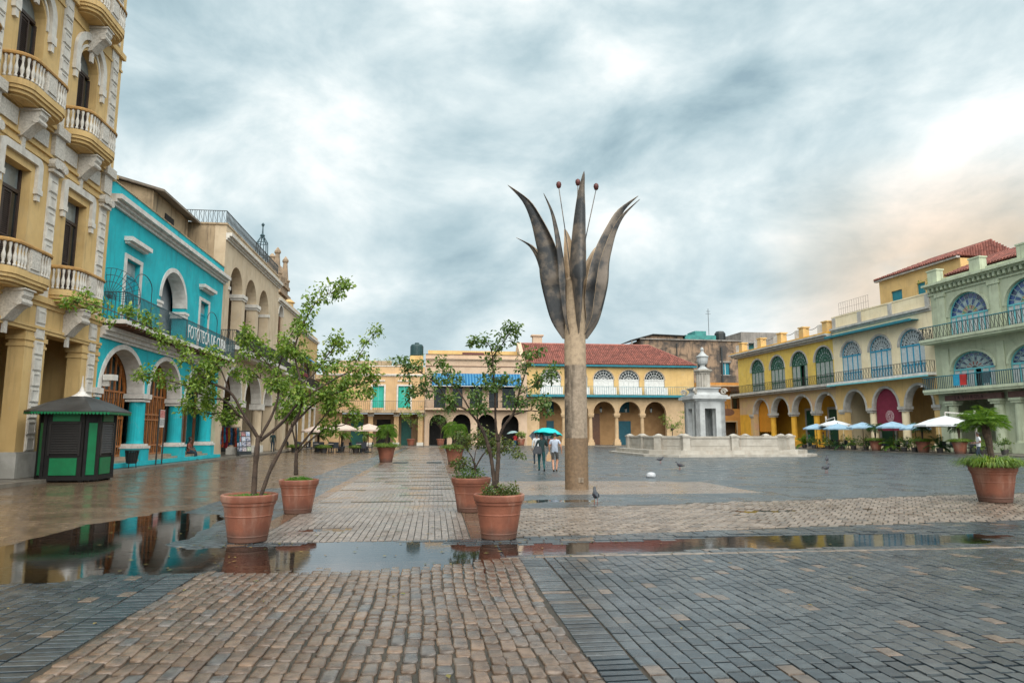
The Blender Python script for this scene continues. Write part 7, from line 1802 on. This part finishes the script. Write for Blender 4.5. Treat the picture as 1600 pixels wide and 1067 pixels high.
def hand_umbrella(label, loc, r, cm_, tilt=(0, 0), sh=.85):
    t = thing('umbrella', label, 'umbrella', loc); n = 8; g = MB()
    for i in range(n):
        a0, a1 = 2 * math.pi * i / n, 2 * math.pi * (i + 1) / n; o = len(g.v); am = (a0 + a1) / 2
        ring = lambda a, q, z, c=1: (r * q * c * math.cos(a), r * q * c * math.sin(a), z)
        g.v += [(0, 0, sh)] + [ring(a0, .5, sh - .06), ring(am, .5, sh - .06, .96), ring(a1, .5, sh - .06), ring(a0, .85, sh - .19), ring(am, .85, sh - .185, .94), ring(a1, .85, sh - .19), ring(a0, 1, sh - .30), ring(am, 1, sh - .27, .88), ring(a1, 1, sh - .30)]
        g.f += [(o, o + 1, o + 2), (o, o + 2, o + 3), (o + 1, o + 4, o + 5, o + 2), (o + 2, o + 5, o + 6, o + 3), (o + 4, o + 7, o + 8, o + 5), (o + 5, o + 8, o + 9, o + 6)]
    part(g, 'canopy', cm_, t); part(MB().tube([(0, 0, 0), (0, 0, sh + .06)], .010, 6), 'shaft', m_iron, t); part(MB().tube([(0, 0, .02), (0, 0, -.12), (.03, 0, -.15), (.06, 0, -.12)], .014, 6), 'handle', m_woodd, t)
    t.rotation_euler = (tilt[0], tilt[1], 0); return t
c_dk = cloth('dark_teal', (.018, .045, .048)); c_teal = cloth('teal_trousers', (.012, .085, .092)); c_pale = cloth('pale_blue_shirt', (.44, .50, .60)); c_short = cloth('grey_shorts', (.075, .072, .068)); c_red = cloth('red_shirt', (.50, .03, .035)); c_blue = cloth('blue_jeans', (.03, .10, .16)); c_white = cloth('white_shirt', (.62, .64, .66)); c_jean = cloth('dark_jeans', (.02, .035, .055)); c_orange = cloth('red_brown_shirt', (.25, .06, .035)); c_green = cloth('green_shirt', (.03, .20, .11))
walk = dict(lkn=(-.10, .16, .50), lan=(-.09, .14, .10), lba=(-.09, .25, .06), lto=(-.09, .32, .05), rkn=(.09, -.02, .49), ran=(.09, -.24, .13), rba=(.09, -.16, .05), rto=(.09, -.09, .03))
pA_ = dict(walk); pA_.update(lel=(-.27, -.02, 1.14), lwr=(-.22, .14, .98), lpa=(-.20, .18, .93), rel=(.26, .02, 1.15), rwr=(.20, .20, 1.22), rpa=(.17, .23, 1.28), chest=(0, .015, 1.32), neck=(0, .02, 1.475), jaw=(0, .045, 1.55), head=(0, .05, 1.63), crown=(0, .035, 1.70), nose=(0, .14, 1.60))
person('person in dark top and teal trousers walking under the turquoise umbrella', (1.30, 30.3, .01), R_(6), 1.64, 'brown', c_dk, c_teal, None, 1.2, 1.0, pA_, 'couple walking away')
wb = dict(rkn=(.10, .14, .50), ran=(.06, .02, .10), rba=(.07, .13, .05), rto=(.08, .20, .04), lkn=(-.09, .03, .49), lan=(-.05, -.20, .11), lba=(-.04, -.12, .05), lto=(-.03, -.05, .03), lel=(-.25, -.02, 1.13), lwr=(-.24, .05, .90), lpa=(-.235, .07, .83), rel=(.28, -.06, 1.14), rwr=(.31, -.02, .92), rpa=(.315, .0, .85))
person('person in pale blue shirt and grey shorts walking under the turquoise umbrella', (1.86, 30.05, .01), R_(-8), 1.66, 'light', c_pale, c_short, None, .62, .5, wb, 'couple walking away', m_hair, 1.18)
hand_umbrella('bright turquoise umbrella over the walking couple', (1.56, 30.56, 1.26), .66, mat('turquoise_umbrella_cloth', (.0, .50, .50), (.0, .44, .45), scale=4, rough=.6), (R_(-6), R_(6)), .66)
b_ = thing('shoulder_bag', 'grey shoulder bag hanging at the back of the person in dark top', 'bag', (1.12, 30.12, .78)); part(MB().prism([(-.20, 0), (.18, 0), (.2, .10), (.13, .32), (-.12, .34), (-.22, .14)], 'y', -.07, .08), 'pouch', cloth('grey_bag', (.06, .065, .075)), b_); part(MB().tube([(-.12, 0, .32), (.05, -.04, .56), (.2, .06, .66)], .014, 5), 'strap', m_iron, b_)
o = MB().prism([(-.11, 0), (.09, -.02), (.12, .2), (.05, .36), (.02, .44), (-.03, .36), (-.10, .22)], 'y', -.05, .05).build('carrier_bag', mat('tan_paper', (.50, .27, .12), (.42, .33, .22), scale=12, rough=.7, coord='obj'), None, loc=(1.60, 30.12, .47)); tag(o, 'tan carrier bag held between the walking couple', 'bag')
person('person in white walking ahead of the couple', (1.32, 37.0, .01), R_(10), 1.66, 'brown', c_white, c_jean, None, 1.2, 1.0, walk)
hand_umbrella('white and dark grey umbrella ahead of the couple', (1.52, 37.1, 1.30), .62, mat('white_grey_umbrella', (.60, .62, .66), (.10, .11, .14), scale=2.2, rough=.6, coord='obj', thr=(.46, .52)), (R_(-28), 0), .55)
person('person in red shirt and blue trousers by the far arcade', (.35, 83.2, .01), R_(170), 1.66, 'brown', c_red, c_blue, None, 1.2, 1.0, dict(rel=(.25, .05, 1.15), rwr=(.20, .22, 1.25), rpa=(.19, .24, 1.31)))
hand_umbrella('pale green grey umbrella over the person in red', (.10, 82.95, 1.30), .70, mat('grey_green_umbrella', (.24, .34, .34), (.18, .27, .28), scale=3, rough=.7), (0, R_(-8)), .7)
person('person in white shirt walking behind the right palm pot', (27.3, 40.4, .01), R_(75), 1.72, 'brown', c_white, c_jean, None, .6, 1.0, dict(walk, rel=(.25, -.02, 1.14), rwr=(.22, .22, 1.10), rpa=(.21, .28, 1.10), lel=(-.25, -.02, 1.14), lwr=(-.20, .22, 1.10), lpa=(-.18, .28, 1.10)))
sit = dict(pelvis=(0, -.02, .52), spine=(0, .0, .70), chest=(0, .04, .90), neck=(0, .07, 1.05), jaw=(0, .10, 1.12), head=(0, .11, 1.20), crown=(0, .10, 1.27), nose=(0, .20, 1.17))
for s, n in ((-1, 'l'), (1, 'r')): sit.update({n + 'sh': (s * .175, .04, 1.0), n + 'el': (s * .24, .10, .74), n + 'wr': (s * .16, .32, .64), n + 'pa': (s * .13, .38, .61), n + 'hip': (s * .09, .02, .48), n + 'kn': (s * .12, .44, .50), n + 'an': (s * .11, .48, .09), n + 'ba': (s * .11, .59, .04), n + 'to': (s * .11, .66, .03)})
person('person in red brown shirt sitting on the turquoise arcade step', FL.w(3.9, .10, .06), FL.a + R_(180), 1.7, 'brown', c_orange, c_jean, None, .6, 1.0, sit)
person('person in dark clothes sitting deeper on the turquoise arcade step', FL.w(4.8, .45, .18), FL.a + R_(200), 1.7, 'brown', c_dk, c_blue, None, 1.2, 1.0, sit)
person('person in dark clothes standing by the cream house end column', FL.w(22.4, -.6, .12), FL.a + R_(-100), 1.7, 'brown', c_dk, c_jean, None, 1.2, 1.0)
def stool(label, loc, rz):
    t = thing('stool', label, 'stool', loc, rz, 'stools by the fountain corner'); part(MB().box(-.2, -.2, .40, .2, .2, .44), 'seat', m_woodd, t)
    for sx in (-1, 1):
        for sy in (-1, 1): part(MB().tube([(sx * .17, sy * .17, 0), (sx * .16, sy * .16, .40)], .018, 5), 'leg', m_woodd, t)
for lb, x, y, c, sk in (('seated person in white at the gap right of the fountain', 25.0, 79.0, c_white, 'brown'), ('seated person in blue at the gap right of the fountain', 27.3, 78.6, cloth('bright_blue', (.02, .22, .45)), 'brown'), ('seated person in pale shirt before the yellow end pier', 29.5, 78.2, c_pale, 'light'), ('seated person in red before the yellow end pier', 30.6, 78.6, c_red, 'brown')):
    person(lb, (x, y, .0), R_(170), 1.7, sk, c, c_jean, None, .6, 1.0, sit); stool('stool under the ' + lb, (x, y, 0), R_(170))
person('standing person in green inside the yellow arcade', FR.w(-31.5, 1.8, .1), FR.a + R_(180), 1.7, 'brown', c_green, c_jean, None, .6, 1.0)
person('standing person in dark blue inside the yellow arcade', FR.w(-27.8, 1.2, .1), FR.a + R_(150), 1.72, 'brown', cloth('navy', (.015, .03, .07)), c_jean, None, .6, 1.0)
